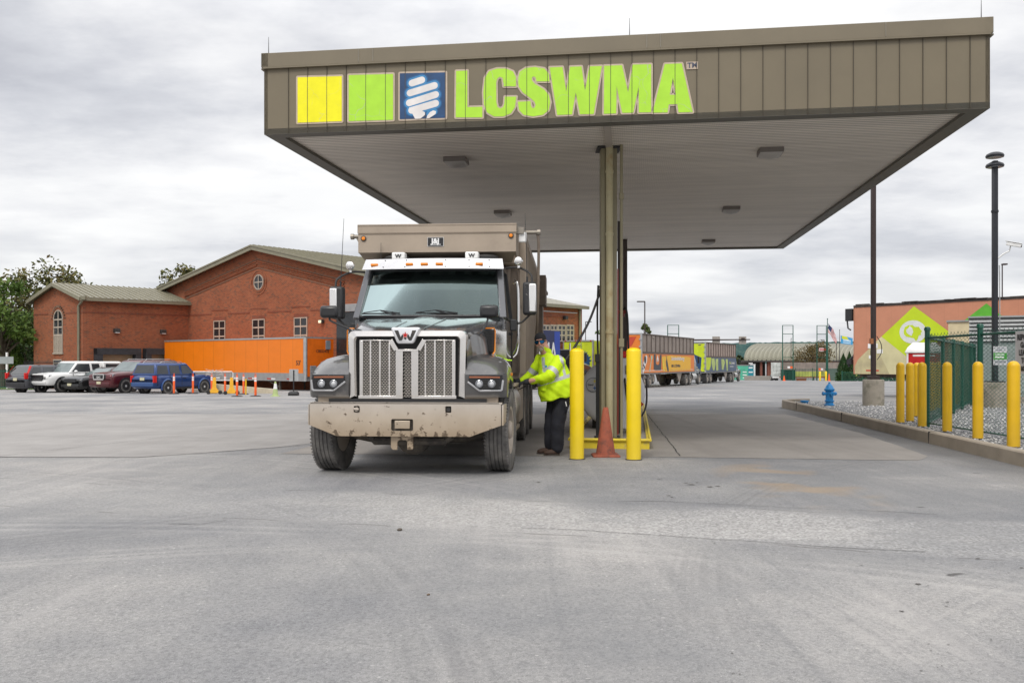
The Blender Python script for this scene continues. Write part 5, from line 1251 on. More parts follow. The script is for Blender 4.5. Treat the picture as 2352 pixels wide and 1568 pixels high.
def tractor(loc, head, label, pm, day=True):
    """+x forward; root under the rear of the chassis"""
    o = empty('semi_tractor', (loc[0], loc[1], gz(loc[1])), head, label=label, cat='truck', group='tractors pulling the refuse trailers')
    m = MB(); m.b2((0,-.45,.6),(5.6,.45,.85)); m.build('chassis', K['frame'], o)
    for x in (.7, 2.0):
        for s_ in (-1,1): put_wheel(o, (x, s_*.95, .5), .5, .55, (0,s_,0), .56, 'rim', dish=.14)
    for s_ in (-1,1): put_wheel(o, (5.3, s_*1.05, .5), .5, .3, (0,s_,0), .56, 'rim')
    m = MB(); m.loft([[(x, y, z) for y, z in ((-1.1,.9),(1.1,.9),(1.12,2.0),(.95,2.85),(-.95,2.85),(-1.12,2.0))] for x in (2.9, 4.2)] + [[(4.55, y, z) for y, z in ((-1.1,.9),(1.1,.9),(1.1,1.95),(.98,2.0),(-.98,2.0),(-1.1,1.95))]]); m.build('cab', pm, o, bevel=.05)
    m = MB(); m.loft([[(x, y*f, z) for y, z in ((-1.0,.8),(1.0,.8),(1.0,zt-.15),(.8,zt),(-.8,zt),(-1.0,zt-.15))] for x, zt, f in ((4.5,1.95,1),(5.6,1.75,.95),(6.2,1.6,.85),(6.3,1.4,.8))]); m.build('bonnet', pm, o, bevel=.04)
    for s_ in (-1,1):
        m = MB(); m.loft([[(3.1,s_*1.125,1.95),(4.2,s_*1.125,1.95),(4.1,s_*.98,2.7),(3.1,s_*.98,2.7)],[(3.1,s_*1.1,1.95),(4.2,s_*1.1,1.95),(4.1,s_*.95,2.7),(3.1,s_*.95,2.7)]]); m.build('side_window', K['carglass'], o, smooth=0)
        m = MB(); m.lathe([(.3,0),(.33,.03),(.33,1.17),(.3,1.2)], (2.9,s_*.95,.75), (1,0,0), n=18); m.build('fuel_tank', K['steel'], o)
        m = MB(); m.b2((4.35,s_*1.25,1.95),(4.45,s_*1.42,2.6)); m.bar((4.35,s_*1.1,2.5),(4.4,s_*1.3,2.5),.03,.03); m.build('mirror', K['black'], o, bevel=.02)
        m = MB(); m.prism([(4.75,s_*.75,1.05),(4.85,s_*.75,1.3),(5.3,s_*.75,1.4),(5.8,s_*.75,1.3),(5.95,s_*.75,.9),(5.75,s_*.75,.9),(5.6,s_*.75,1.12),(5.3,s_*.75,1.18),(5.0,s_*.75,1.1),(4.9,s_*.75,.9)], (0,s_*.45,0)); m.build('fender', pm, o)
    m = MB(); m.cyl((2.85,-.95,.9),(2.85,-.95,3.3),.07,n=12); m.build('exhaust', K['chrome'], o)
    return o
dr = Vector((.447, .894, 0)); dh = math.atan2(.894, .447); nr = Vector((.894, -.447, 0))
board = ribs('grey_brown_boards', (.26,.215,.185), 1.17, 0, dark=.4, width=.04, rough=.8, var=.22)
def c8(x, y): return ((1600 + x/8.4)/1.0884, (820 + y/8.4)/1.0884)
def decals(root, PW, d, out, gzr):
    """painter on the trailer side seen by the camera; returns fn(loop of picture points, material, layer)"""
    inv = root.matrix_basis.inverted() if False else None
    def loc_(t_, z_, e):
        return (t_, -(1.3 + e), z_ - gzr)
    return loc_
def mk_side_painter(root, L0_, conv, PW, d, base=.004):
    bz_ = root.location.z
    def paintp(loops, m_, lay=0, name='print', lab=None):
        LL = [[hit(*conv(*p), PW, d) for p in l] for l in loops]
        mm = MB(); mm.flat(LL, lambda u, v_, w_: (u, -(1.3 + base + w_), v_ - bz_), .004*lay)
        ob = mm.build(name, m_, root, smooth=0)
        if lab: ob['label'] = lab
        return ob
    return paintp
# first trailer (orange)
D1 = 66.0; PW1 = Vector((at(1474, D1), D1, 0)); rc = PW1 - nr*1.3
orm = mat('orange_vinyl_wrap', (.72,.20,.025), .5, var=.12, vs=.6, dirt=((.45,.25,.12), .2, 3)); 
t1 = trailer(rc, dh, 'open topped refuse trailer with orange printed sides and grey boards', orm, L=15.3, upper=board)
P1 = mk_side_painter(t1, 15.3, c8, PW1, dr)
cw = mat('print_white', (.72,.70,.66), .5); cb_ = mat('print_charcoal', (.04,.045,.055), .5); ct = mat('print_turquoise', (.30,.60,.48), .5); cyl_ = mat('print_amber', (.78,.42,.02), .5, var=.05)
def oval(cx_, cy_, rx, ry, n=18): return [(cx_ + rx*math.cos(2*math.pi*k/n), cy_ + ry*math.sin(2*math.pi*k/n)) for k in range(n)]
P1([[(640,575),(1000,600),(1060,620),(1060,880),(640,905),(480,905),(455,600)]], cyl_, 1)
P1([[(95,600),(130,560),(150,600),(145,700),(110,800),(90,900),(60,960),(50,860),(60,760),(80,680)]], cw, 1)
P1([oval(106, 665, 22, 80)], cb_, 2); P1([oval(72, 780, 12, 32)], cb_, 2); P1([oval(90, 820, 11, 32)], cb_, 2); P1([oval(60, 850, 9, 25)], cb_, 2)
P1([[(180,560),(208,560),(196,632)]], cb_, 1)
P1([[(240,575),(255,572),(258,640),(240,670),(208,910),(190,915),(232,660),(230,600)]], ct, 1)
P1([[(285,550),(328,552),(332,740),(350,768),(385,770),(405,740),(412,556),(450,560),(440,880),(330,882),(285,870)]], cb_, 2)
P1([[(366,562),(385,640),(386,700),(378,700),(366,650),(358,720),(348,705),(345,650)]], cw, 3)
P1([[(538,575),(548,580),(572,680),(600,860),(600,905),(575,905),(545,780),(540,700),(552,650)]], cb_, 2)
P1([[(480,640),(500,640),(505,870),(478,870)]], mat('print_yellow', (.75,.55,.03), .5), 2)
P1([[(590,580),(612,582),(606,690)]], mat('print_yellow2', (.75,.55,.03), .5), 2)
def ptext(root, conv, PW, d, x, y, yb, txt, m_, xr, lay=.02, bold=.01):
    """text whose baseline-left is at picture (x,yb), cap height to y, right end xr"""
    ta, zb_ = hit(*conv(x, yb), PW, d); tb, _ = hit(*conv(xr, yb), PW, d); _, zt = hit(*conv(x, y), PW, d)
    h_ = (zt - zb_)/.7; 
    o_ = text_mesh('print_letters', txt, m_, root, lambda u, v_, w_: (0,0,0), size=1); n_ = o_.data; bpy.data.objects.remove(o_)
    wd = max(.01, len(txt)*.52*h_); sx = (tb-ta)/wd
    return text_mesh('print_letters', txt, m_, root, lambda u, v_, w_: (ta + u, -(1.3 + lay), zb_ - root.location.z + v_), size=h_, bold=bold, sx=sx)
ptext(t1, c8, PW1, dr, 655, 595, 668, 'SustainableEnergy', cw, 985, bold=.012)
ptext(t1, c8, PW1, dr, 655, 762, 818, 'MH LCSWMA', cb_, 805, bold=.01)
m = MB()
for k in range(44): x = .5 + k*.33; m.b2((x, -1.308, 1.28), (x+.17, -1.302, 1.34))
m.build('reflective_strip', K['white'], t1, smooth=0)
m = MB(); m.prism([(-.05,.9,3.4),(-.05,-.2,3.9),(-.05,-.9,3.9),(-.05,-.5,3.2),(-.05,.3,3.0)], (-.006,0,0)); m.build('rear_print', mat('print_red', (.5,.06,.03), .5), t1, smooth=0)
q = PW1 + dr*(15.3 - .8) - nr*1.3; tractor((q.x - dr.x*2.2, q.y - dr.y*2.2), dh, 'grey day cab tractor at the head of the orange printed trailer', paint('grey_tractor_paint', (.25,.27,.29), .4))
# second trailer (green)
PW2 = PW1 + dr*23.5; D2 = PW2.y; dx_ = at(1621, D2) - PW2.x; PW2 = PW2 + Vector((dx_, 0, 0)); rc = PW2 - nr*1.3
grm = mat('blue_green_wrap', (.07,.10,.16), .5, var=.3, vs=.8)
t2 = trailer(rc, dh, 'open topped refuse trailer with lime and navy printed sides, farthest of the queue', grm, L=14.0, upper=ribs('rosy_boards', (.34,.26,.22), 1.1, 0, dark=.4, width=.04, rough=.8, var=.15))
P2 = mk_side_painter(t2, 14, c8, PW2, dr)
lime = mat('lime_print', (.52,.62,.02), .5, var=.15, vs=1.5)
P2([[(1378,600),(1495,620),(1480,800),(1455,880),(1400,880),(1378,860)]], lime, 1)
pl = mat('pale_lime_print', (.42,.50,.16), .5, var=.2, vs=2)
for a in ([(1500,640),(1560,630),(1580,760),(1560,890),(1530,880),(1505,760)], [(1585,650),(1640,640),(1640,890),(1600,890),(1590,760)], [(1705,650),(1760,650),(1780,720),(1745,880),(1715,860)], [(1795,650),(1842,650),(1842,890),(1820,890)]): P2([a], pl, 1)
P2([[(1878,705),(1893,705),(1893,755),(1878,755)]], lime, 2); ptext(t2, c8, PW2, dr, 1898, 715, 755, 'LCSWMA', cw, 1962)
P2([[(1884,798),(1960,798),(1960,810),(1884,810)]], cw, 2)
def rear_blob(t_, pts, m_, e=.048, name='rear_print'):
    m = MB(); m.prism([(-e, y, z) for y, z in pts], (-.005,0,0)); m.build(name, m_, t_, smooth=0)
rear_blob(t2, [(-1.28,1.2),(1.28,1.2),(1.28,4.0),(-1.28,4.0)], lime); rear_blob(t2, [(1.2,1.3),(.1,1.25),(-.8,1.4),(-.9,2.6),(-.2,2.9),(.2,3.1),(.9,2.9),(1.25,2.9)], mat('navy_print', (.02,.06,.15), .5), .054)
for z_, c_ in ((2.75, (.7,.65,.2)), (2.1, (.5,.62,.1))): m = MB(); m.lathe([(.26,0),(.01,.005)], (-.06,.4,z_), (-1,0,0), n=16); m.build('rear_print', mat('dot_print', c_, .5), t2)
q = PW2 + dr*13.2 - nr*1.3; tractor((q.x - dr.x*2.2, q.y - dr.y*2.2), dh, 'grey day cab tractor at the head of the farthest lime and navy trailer', paint('grey_tractor_paint', (.22,.24,.26), .4))
# JOIN trailer
D3 = 70.0; PW3 = Vector((at(1363, D3), D3, 0)); rc = PW3 - nr*1.3
t3 = trailer(rc, dh, 'lime green trailer reading JOIN with a navy splash, behind the left bollard', lime, L=14, z1=3.75, z0=1.15)
m = MB(); m.b2((-.05,-1.3,1.15),(0,1.3,3.7)); m.build('rear_door', lime, t3, smooth=0)
text_mesh('print_letters', 'JOIN', mat('navy_print', (.02,.04,.13), .5), t3, lambda u, v_, w_: (-.066, 1.12 - u*.78, 2.55 + v_), size=.72, bold=.02)
text_mesh('print_letters', 'US', mat('navy_print', (.02,.04,.13), .5), t3, lambda u, v_, w_: (-.066, .9 - u*.78, 1.95 + v_), size=.6, bold=.02)
text_mesh('print_letters', 'JOIN US', mat('navy_print', (.02,.04,.13), .5), t3, lambda u, v_, w_: (1.0 + u, -1.312, 2.2 + v_), size=1.1, bold=.02)
spl = []; n_ = 40; random.seed(3)
for k in range(n_): a_ = 2*math.pi*k/n_; rr = (1 + .35*random.random()*(1 if k % 2 else -.5)); spl.append((-.52 + .52*rr*math.cos(a_), 2.0 + .85*rr*math.sin(a_)))
rear_blob(t3, spl, mat('navy_splash_print', (.01,.06,.16), .5), .06)
m = MB(); m.tube([(-.12,.12,1.3),(-.12,.12,3.6)], .025, 6); m.tube([(-.12,-.28,1.3),(-.12,-.28,3.6)], .025, 6)
for k in range(7): m.tube([(-.12,.12,1.5+k*.32),(-.12,-.28,1.5+k*.32)], .02, 6)
m.build('ladder', K['galv'], t3)
m = MB(); m.b2((-.1,-1.3,3.68),(.1,1.3,3.8)); m.b2((-.1,-1.32,1.1),(.1,-1.22,3.8)); m.b2((-.1,1.22,1.1),(.1,1.32,3.8)); m.build('rear_frame', K['galv'], t3)
m = MB()
for y_ in (-1.1, -.2, 0, .2, 1.1): m.b2((-.12,y_-.06,3.7),(-.1,y_+.06,3.77))
m.build('marker_light', K['redlens'], t3)
q = PW3 + dr*13.2 - nr*1.3; tractor((q.x - dr.x*2.2, q.y - dr.y*2.2), dh, 'grey tractor in front of the lime JOIN trailer, behind the column', paint('grey_tractor_paint', (.22,.24,.26), .4))
# blue trailer by the annex
D4 = 62.0; nose = Vector((at(1286, D4), D4, 0)); hb_ = math.atan2(BB.y, BB.x); rc = nose - BB*14 - Vector((BB.y, -BB.x, 0))*1.3
t4 = trailer(rc, hb_, 'dark blue trailer with white capitals behind the man in yellow', mat('navy_trailer', (.012,.02,.075), .5, var=.3, vs=.5), L=14, z1=4.0)
text_mesh('print_letters', 'LCSWMA', mat('print_white2', (.6,.6,.6), .5), t4, lambda u, v_, w_: (8.2 + u, -1.31, 1.7 + v_), size=2.1, bold=.04, sx=.62)
m = MB(); m.b2((13.3,-1.306,1.2),(14.002,-1.302,3.95)); m.build('side_panel', mat('royal_blue_panel', (.015,.05,.30), .5), t4, smooth=0)
m = MB(); m.b2((14.0,-.9,2.4),(14.5,.9,3.9)); m.build('refrigeration_unit', K['black'], t4, bevel=.05)
q = rc + BB*13.0; tractor((q.x, q.y), hb_, 'dark tractor coupled to the dark blue trailer behind the man', paint('dark_tractor_paint', (.05,.052,.058), .4))

# orange box trailer at the dock
D5 = 56.0; N5 = Vector((at(702, D5), D5, 0)); ha = math.atan2(BA.y, BA.x)
ot = empty('dock_trailer', (N5.x - BA.x*16.15 + BB.x*1.3, N5.y - BA.y*16.15 + BB.y*1.3, 0), ha, label='long orange box trailer backed into the loading dock', cat='trailer')
obm = ribs('orange_trailer_sheet', (.76,.185,.004), 1.24, 0, dark=.45, width=.03, rough=.35, var=.05, bump=.3)
Zb, Zt = .2, 3.02
m = MB(); m.b2((0,-1.3,Zb+.52),(16.1,1.3,Zt)); m.build('body', obm, ot, uv=True, smooth=0)
m = MB(); m.b2((0,-1.315,Zb),(16.0,1.315,Zb+.52)); m.build('lower_rail', K['trimgrey'], ot)
m = MB(); m.b2((0,-1.33,Zt-.06),(16.12,-1.28,Zt+.05)); m.b2((0,1.28,Zt-.06),(16.12,1.33,Zt+.05)); m.b2((16.05,-1.28,Zt-.06),(16.15,1.28,Zt+.05)); m.build('top_rail', K['galv'], ot)
m = MB(); m.cyl((16.05,-1.24,Zb+.0),(16.05,-1.24,Zt), .13, n=16); m.cyl((16.05,1.24,Zb+.0),(16.05,1.24,Zt), .13, n=16); m.build('corner_post', K['galv'], ot)
m = MB(); m.b2((16.1,-1.15,Zb+.3),(16.16,1.15,Zt-.06)); m.build('nose_panel', mat('orange_nose_sheet', (.66,.13,.004), .4), ot, smooth=0)
htm = mat('hatch_grey', (.2,.22,.24), .5)
m = MB(); m.b2((16.16,.35,Zt-.75),(16.22,.75,Zt-.15)); m.build('hatch', htm, ot, bevel=.02)
m = MB(); m.b2((16.16,-.95,Zb+.35),(16.22,-.45,Zb+1.0)); m.build('hatch', htm, ot, bevel=.02)
m = MB(); m.b2((16.225,-.87,Zb+.45),(16.23,-.53,Zb+.9)); m.build('hatch_panel', K['galv'], ot, smooth=0)
text_mesh('unit_number', 'CBS53432', K['black'], ot, lambda u, v_, w_: (16.17, -.45 + u, Zt-.95 + v_), size=.26, bold=.004)
text_mesh('unit_number', "53'", K['black'], ot, lambda u, v_, w_: (15.2 + u, -1.306, 1.25 + v_), size=.42, bold=.01)
for col_, off in (('redlens', 0), ('white', .45)):
    m = MB()
    for k in range(7): x = 2.0 + k*2.05 + off; m.b2((x,-1.322,Zb+.1),(x+.42,-1.317,Zb+.17))
    m.build('reflective_strip', K[col_], ot, smooth=0)
m = MB(); 
for x_ in (13.2,): m.b2((x_,-1.1,-.42),(x_+.14,-1.0,Zb)); m.b2((x_,1.0,-.42),(x_+.14,1.1,Zb)); m.bar((x_-1.2,-1.05,Zb),(x_,-1.05,-.2),.06,.06)
m.build('landing_gear', K['frame'], ot)
for x_ in (1.6, 2.9):
    for s_ in (-1, 1): put_wheel(ot, (x_, s_*1.0, .05), .5, .5, (0,s_,0), .56, 'rim', dish=.14)
lw_ = empty('low_wall', (0,0,0), label='low cream concrete retaining wall under the orange trailer', cat='wall')
a, b = Vector((at(478, 52.5), 52.5, 0)), Vector((at(632, 47.6), 47.6, 0)); lw_.location = a
m = MB(); q = Vector((0,.35,0)); za, zb_ = -.6, -.0
m.loft([[Vector((a.x,a.y,za)), Vector((b.x,b.y,za)), Vector((b.x,b.y,zb_-.05)), Vector((a.x,a.y,zb_+.15))], [p + q for p in (Vector((a.x,a.y,za)), Vector((b.x,b.y,za)), Vector((b.x,b.y,zb_-.05)), Vector((a.x,a.y,zb_+.15)))]])
rel(m, lw_).build('wall', mat('cream_concrete', (.50,.44,.33), .85, dirt=((.3,.2,.1), .25, 2)), lw_)

# pink-orange big trailer on the right
P5 = Vector((at(1963, 42.6), 42.6, 0)); d5 = Vector((.619, -.785, 0)); o5 = Vector((-.785, -.619, 0))
pk = empty('refuse_trailer', (P5.x, P5.y, 0), math.atan2(d5.y, d5.x), label='large salmon orange trailer with a lime diamond and leaf head emblem', cat='trailer')
salm = ribs('salmon_trailer_sheet', (.52,.225,.135), .62, 0, dark=.8, width=.03, rough=.5, var=.08, bump=.2)
m = MB(); m.b2((.0,0,.85),(15.5,2.6,4.13)); m.build('body', salm, pk, uv=True, smooth=0)
m = MB(); m.b2((-.05,-.03,4.10),(15.6,2.63,4.2))
for k in range(60): x = random.uniform(0, 15.3); m.b2((x, -.05, 4.16), (x+random.uniform(.2,.7), .1, 4.2+random.random()*.06))
m.build('top_rail', mat('grimy_top_rail', (.06,.05,.045), .8, dirt=((.2,.16,.12), .3, 3)), pk, smooth=0)
m = MB(); m.b2((-.06,0,.85),(0,2.6,4.1)); m.build('rear_frame', mat('salmon_frame', (.45,.2,.12), .5), pk)
m = MB(); m.cyl((-.35,.3,3.75),(-.35,2.3,3.75),.24,n=16); m.b2((-.45,-.1,3.45),(-.1,.15,4.05)); m.tube([(-.4,0,3.5),(-.35,0,3.1),(-.2,0,3.0)], .04, 6); m.build('tarp_roll', K['black'], pk, bevel=.01)
m = MB(); m.tube(spline([(-.02,.1,1.9),(-.12,.1,1.7),(-.35,.1,1.5),(-.35,.1,1.2)]), .06, 6); m.box((-.3,.1,1.45),(.25,.2,.25)); m.build('latch', K['black'], pk)
def c5(x, y): return ((2060 + x/3.408)/1.0884, (740 + y/3.408)/1.0884)
def P5p(loops, m_, lay, name='print', raw=False):
    LL = [[hit(*c5(*p), P5, d5) for p in l] for l in loops] if not raw else loops
    LL = [[(u, min(max(v_, .86), 4.09)) for u, v_ in l] for l in LL]
    mm = MB(); mm.flat(LL, lambda u, v_, w_: (u, -.004 - w_, v_), .004*lay); return mm.build(name, m_, pk, smooth=0)
crm = mat('faded_cream_print', (.50,.44,.25), .6, var=.2, vs=1.2, dirt=((.35,.30,.2), .5, 2)); lm2 = mat('lime_diamond_print', (.50,.64,.01), .5, var=.08, vs=1)
P5p([[(262,600),(290,540),(490,345),(768,560),(900,668),(265,668)]], crm, 1)
P5p([[(767,86),(1062,300),(1100,330),(700,512),(490,345)]], lm2, 2)
P5p([[(490,345),(700,512),(760,668),(560,668),(430,400)]], mat('pale_cream_print', (.60,.55,.32), .6, var=.15, vs=1), 3)
tc5, zc5 = hit(*c5(757,305), P5, d5); rx = hit(*c5(870,305), P5, d5)[0] - tc5; rz = zc5 - hit(*c5(757,402), P5, d5)[1]; rz = abs(rz)
def ov5(f, n=32): return [(tc5 + rx*f*math.cos(2*math.pi*k/n), zc5 + rz*f*math.sin(2*math.pi*k/n)) for k in range(n)]
P5p([ov5(1.02)], mat('emblem_white', (.66,.68,.66), .5), 4, 'emblem', raw=True)
P5p([[(680,300),(690,265),(720,248),(755,246),(775,262),(810,262),(825,285),(838,300),(826,312),(828,330),(810,335),(800,365),(785,385),(768,360),(740,352),(700,345),(684,325)]], lm2, 5, 'emblem')
P5p([[(733,253),(755,275),(762,305),(748,340),(722,325),(705,310),(703,285),(718,275)]], mat('emblem_white2', (.66,.68,.66), .5), 6, 'emblem')
P5p([[(1384,62),(1545,192),(1640,270),(1100,270),(1208,198)]], mat('green_diamond_print', (.10,.40,.03), .5), 2)
P5p([oval(1370, 215, 60, 28)], mat('emblem_white3', (.6,.62,.6), .5), 3, 'emblem')
m = MB(); m.b2((.6,-.012,1.0),(1.25,-.004,1.06)); m.b2((2.4,-.012,.98),(3.0,-.004,1.04)); m.build('reflective_strip', K['redlens'], pk, smooth=0)
for a_, b_, w_, h_ in ((.7,2.1,.5,.22),(1.15,1.85,.3,.2),(.75,1.6,.2,.16)): m = MB(); m.b2((a_,-.02,b_),(a_+w_,-.016,b_+h_)); m.build('sticker', K['white'], pk, smooth=0)
for x_ in (12.2, 13.5):
    for y_ in (.3, 2.3): put_wheel(pk, (x_, y_, .5+gz(36)), .5, .5, (0,-1 if y_ < 1 else 1,0), .56, 'rim', dish=.14)
for y_ in (.3, 2.1): m = MB(); m.b2((3.0,y_,gz(40)),(3.15,y_+.15,.85)); m.build('landing_gear', K['frame'], pk)
m = MB(); m.b2((.1,.3,.7),(15.4,2.3,.85)); m.build('chassis', K['frame'], pk)

# ================================================================== small things in the car park
def gd(y): return 2000*(1.12)/(y - 857)   # distance on the falling yard from the picture row of a foot
def gp(x, y): D = gd(y); return (at(x, D), D, gz(D))
band_w = mat('reflective_white', (.75,.75,.76), .4)
dl = None
for i, (x, y, lab) in enumerate(((399.6, 904.9, 'orange delineator post in front of the middle of the blue car'), (443.2, 903.9, 'orange delineator post before the front door of the blue car'), (486.2, 903.3, 'orange delineator post at the nose of the blue car'),
        (516.9, 903.9, 'orange delineator post under the white handrail'), (544.4, 910.4, 'orange delineator post just right of the handrail end, nearest to the yard'), (559.4, 905.4, 'orange delineator post beside the thin yellow post'), (586.9, 910.1, 'rightmost orange delineator post, before the cream wall'))):
    if dl is None:
        dl = empty('delineator_post', gp(x, y), label=lab, cat='delineator', group='orange delineator posts by the loading dock')
        m = MB(); m.lathe([(.055,.03),(.055,.95),(.03,.99),(.02,1.0)], n=14); m.tube([(-.028,0,1.0),(-.035,0,1.07),(0,0,1.12),(.035,0,1.07),(.028,0,1.0)], .014, 6); m.build('post', K['orange'], dl)
        m = MB(); m.lathe([(.057,.72),(.057,.81)], n=14, cap=False); m.lathe([(.057,.84),(.057,.93)], n=14, cap=False); m.build('reflective_band', band_w, dl)
        m = MB(); m.lathe([(.27,0),(.27,.02),(.2,.05),(.06,.06)], n=16); m.build('base', K['black'], dl)
    else: dup(dl, gp(x, y), 0, lab)
yp = empty('marker_post', gp(564.7, 906), label='thin yellow marker post beside an orange delineator', cat='post')
m = MB(); m.cyl((0,0,0),(0,0,.8),.04,n=12); m.lathe([(.05,0),(.05,.03)], (0,0,.8), n=12); m.build('post', K['yellow2'], yp)
cone('traffic_cone', gp(632.5, 909.8), .72, .4, mat('pale_green_cone', (.38,.46,.20), .6), 'pale lime traffic cone with a white collar by the cream wall', stripes=(K['white'], [(.36,.62)]))
sgn = empty('portable_sign', gp(674.4, 908.2), label='back of a grey portable sign on a black base beside the dump truck', cat='sign')
m = MB(); m.loft([[(-.23,-.23,0),(.23,-.23,0),(.23,.23,0),(-.23,.23,0)],[(-.23,-.23,.14),(.23,-.23,.14),(.23,.23,.14),(-.23,.23,.14)],[(-.15,-.15,.22),(.15,-.15,.22),(.15,.15,.22),(-.15,.15,.22)]]); m.build('base', K['black'], sgn, bevel=.02)
m = MB(); m.cyl((0,0,.2),(0,0,1.28),.028,n=10); m.build('pole', K['black'], sgn)
m = MB(); m.b2((-.23,.03,.72),(.23,.045,1.32)); m.build('board', K['galv'], sgn, bevel=.004)
for x, y, lab in ((492.5, 905, 'yellow wheeled folding barrier with crossed lattice beside the blue car nose'), (531.9, 906, 'yellow wheeled folding barrier end right of the handrail posts')):
    o = empty('folding_barrier', gp(x, y), .2, label=lab, cat='barrier', group='yellow folding barriers')
    m = MB(); m.loft([[(-.3,-.1,.06),(.3,-.1,.06),(.3,.1,.06),(-.3,.1,.06)],[(-.2,-.09,.2),(.2,-.09,.2),(.2,.09,.2),(-.2,.09,.2)],[(-.1,-.07,.35),(.1,-.07,.35),(.1,.07,.35),(-.1,.07,.35)],[(-.07,-.06,.9),(.07,-.06,.9),(.07,.06,.9),(-.07,.06,.9)]]); m.build('stand', mat('barrier_yellow', (.78,.40,.02), .5), o, bevel=.02)
    m = MB(); m.cyl((-.3,-.12,.1),(-.3,.12,.1),.1,n=12); m.cyl((.3,-.12,.1),(.3,.12,.1),.1,n=12); m.build('wheel', K['black'], o)
    m = MB()
    for k in range(4): m.bar((0+.0, -.05, .95+.0), (0, -.05, 1.2), .1, .04)
    if x < 500:
        for s_ in (-1, 1):
            for k in range(3): m.bar((s_*.05+.0, 0, 1.0+k*.12), (s_*.45, 0, 1.1+k*.12), .05, .02); m.bar((s_*.05, .03, 1.22+k*.05), (s_*.45, .03, .98+k*.05), .05, .02)
    m.build('lattice', mat('lattice_grey', (.5,.45,.42), .5), o)
hr = empty('handrail', gp(600, 905), label='white pipe handrail standing in front of the orange trailer', cat='handrail')
hr.location = (at(500, 54), 54, gz(54)); m = MB(); x0_ = at(440, 54) - at(500, 54); x1_ = at(535, 54) - at(500, 54)
m.tube([(x0_, 0, 0), (x0_, 0, 1.15), (x0_+.05, 0, 1.22), (x1_-.08, 0, 1.22), (x1_, 0, 1.14), (x1_, 0, 0)], .028, 8); m.tube([(x0_, 0, .68), (x1_, 0, .68)], .024, 8); m.build('rail', K['white'], hr)
m = MB(); m.b2((x0_,-.05,0),(x1_,.3,.14)); m.build('kerb_block', K['concrete'], hr, bevel=.02)
# pebbles lying on the asphalt
def pebble(x, y, s, lab, mt):
    D = 2000*H/(y-HY); m = MB(); m.ell((0,0,s*.35), (s, s*.7, s*.5), 9, 6, Matrix.Rotation(.7,3,'Z'))
    o = m.build('pebble', mt, smooth=30); o.location = (at(x, D), D, 0); tag(o, lab, 'stone')
pebble(918, 1218, .026, 'dark stone lying alone on the asphalt below the dump truck', mat('dark_pebble', (.10,.085,.07), .9))
pebble(984, 1366, .012, 'small flat brown chip on the asphalt in the middle foreground', mat('brown_pebble', (.12,.08,.05), .9))
pebble(1728, 1648/1.0+0, .0 + .018, 'pale pebble at the bottom right of the asphalt', mat('pale_pebble', (.4,.37,.33), .9)) if False else None
# ================================================================== trees, hills, far yard
def leafmat(name, cols):
    m, t, b = nt(name); v = coords(t)
    n = noise(t, v, .55, 3, .6); oi = N(t, 'ShaderNodeNewGeometry'); rn = oi.outputs['Random Per Island']
    st = [(i/(len(cols)-1), c + (1,)) for i, c in enumerate(cols)]
    c = ramp(t, mth(t, 'MULTIPLY_ADD', n, .8, mth(t, 'MULTIPLY_ADD', rn, .45, -.13)), st)
    t.links.new(c, b.inputs['Base Color']); b.inputs['Roughness'].default_value = .75; b.inputs['Specular IOR Level'].default_value = .25
    return m
bark = mat('tree_bark', (.09,.07,.055), .95, var=.3, vs=5, bump=.5, bs=15)
def tree(name, base, hgt, cr, label, lm, n=2600, leaf=.2, trunk=.3, low=.3, seed=1, squash=1.0, clumps=22, cat='tree', group=None):
    rnd = random.Random(seed); o = empty(name, base, label=label, cat=cat, group=group)
    m = MB(); tips = []
    m.tube([(0,0,-.2),(.1*rnd.uniform(-1,1),0,hgt*.3),(.2*rnd.uniform(-1,1),.1,hgt*.6),(0,0,hgt*.85)], [trunk,trunk*.75,trunk*.4,trunk*.08], 8)
    cz_ = hgt*(low + 1)/2; rz = hgt*(1-low)/2
    cl = []
    for i in range(clumps):
        while True:
            p = Vector((rnd.uniform(-1,1), rnd.uniform(-1,1), rnd.uniform(-1,1)))
            if .25 < p.length < 1: break
        taper = 1 - .35*max(0, p.z) if name == 'tree' else max(.12, (1-p.z)/1.7)
        q = Vector((p.x*cr*taper, p.y*cr*taper, cz_ + p.z*rz*squash)); rad = cr*rnd.uniform(.2,.38)*(1 if name == 'tree' else max(.4, taper*.8)); cl.append((q, rad))
        h0 = rnd.uniform(.25,.6)*hgt; m.tube([(0,0,h0), (q.x*.5, q.y*.5, (h0+q.z)/2 + .2), (q.x, q.y, q.z)], [trunk*.3, trunk*.18, .02], 5)
    m.build('trunk', bark, o)
    L = MB()
    for i in range(n):
        q, rad = cl[rnd.randrange(len(cl))]
        d = Vector((rnd.gauss(0,1), rnd.gauss(0,1), rnd.gauss(0,.8))).normalized()*rad*(rnd.random()**.45)*1.15
        c = q + d; s = leaf*rnd.uniform(.6,1.4)
        a = Vector((rnd.gauss(0,1), rnd.gauss(0,1), rnd.gauss(0,1))).normalized(); b = a.cross(Vector((rnd.gauss(0,1), rnd.gauss(0,1), rnd.gauss(0,1)))).normalized()
        L.add([c - a*s, c + b*s*.55 + a*s*.1, c + a*s, c - b*s*.5], [(0,1,2,3)])
    L.build('crown', lm, o, smooth=0, recalc=False); return o
maroon = leafmat('purple_green_leaves', [(.04,.05,.02), (.075,.09,.03), (.15,.13,.045), (.14,.06,.045)])
green = leafmat('green_leaves', [(.03,.055,.012), (.06,.11,.02), (.11,.17,.035), (.15,.2,.045)])
dgreen = leafmat('dark_green_leaves', [(.01,.02,.008), (.02,.04,.012), (.035,.06,.018)])
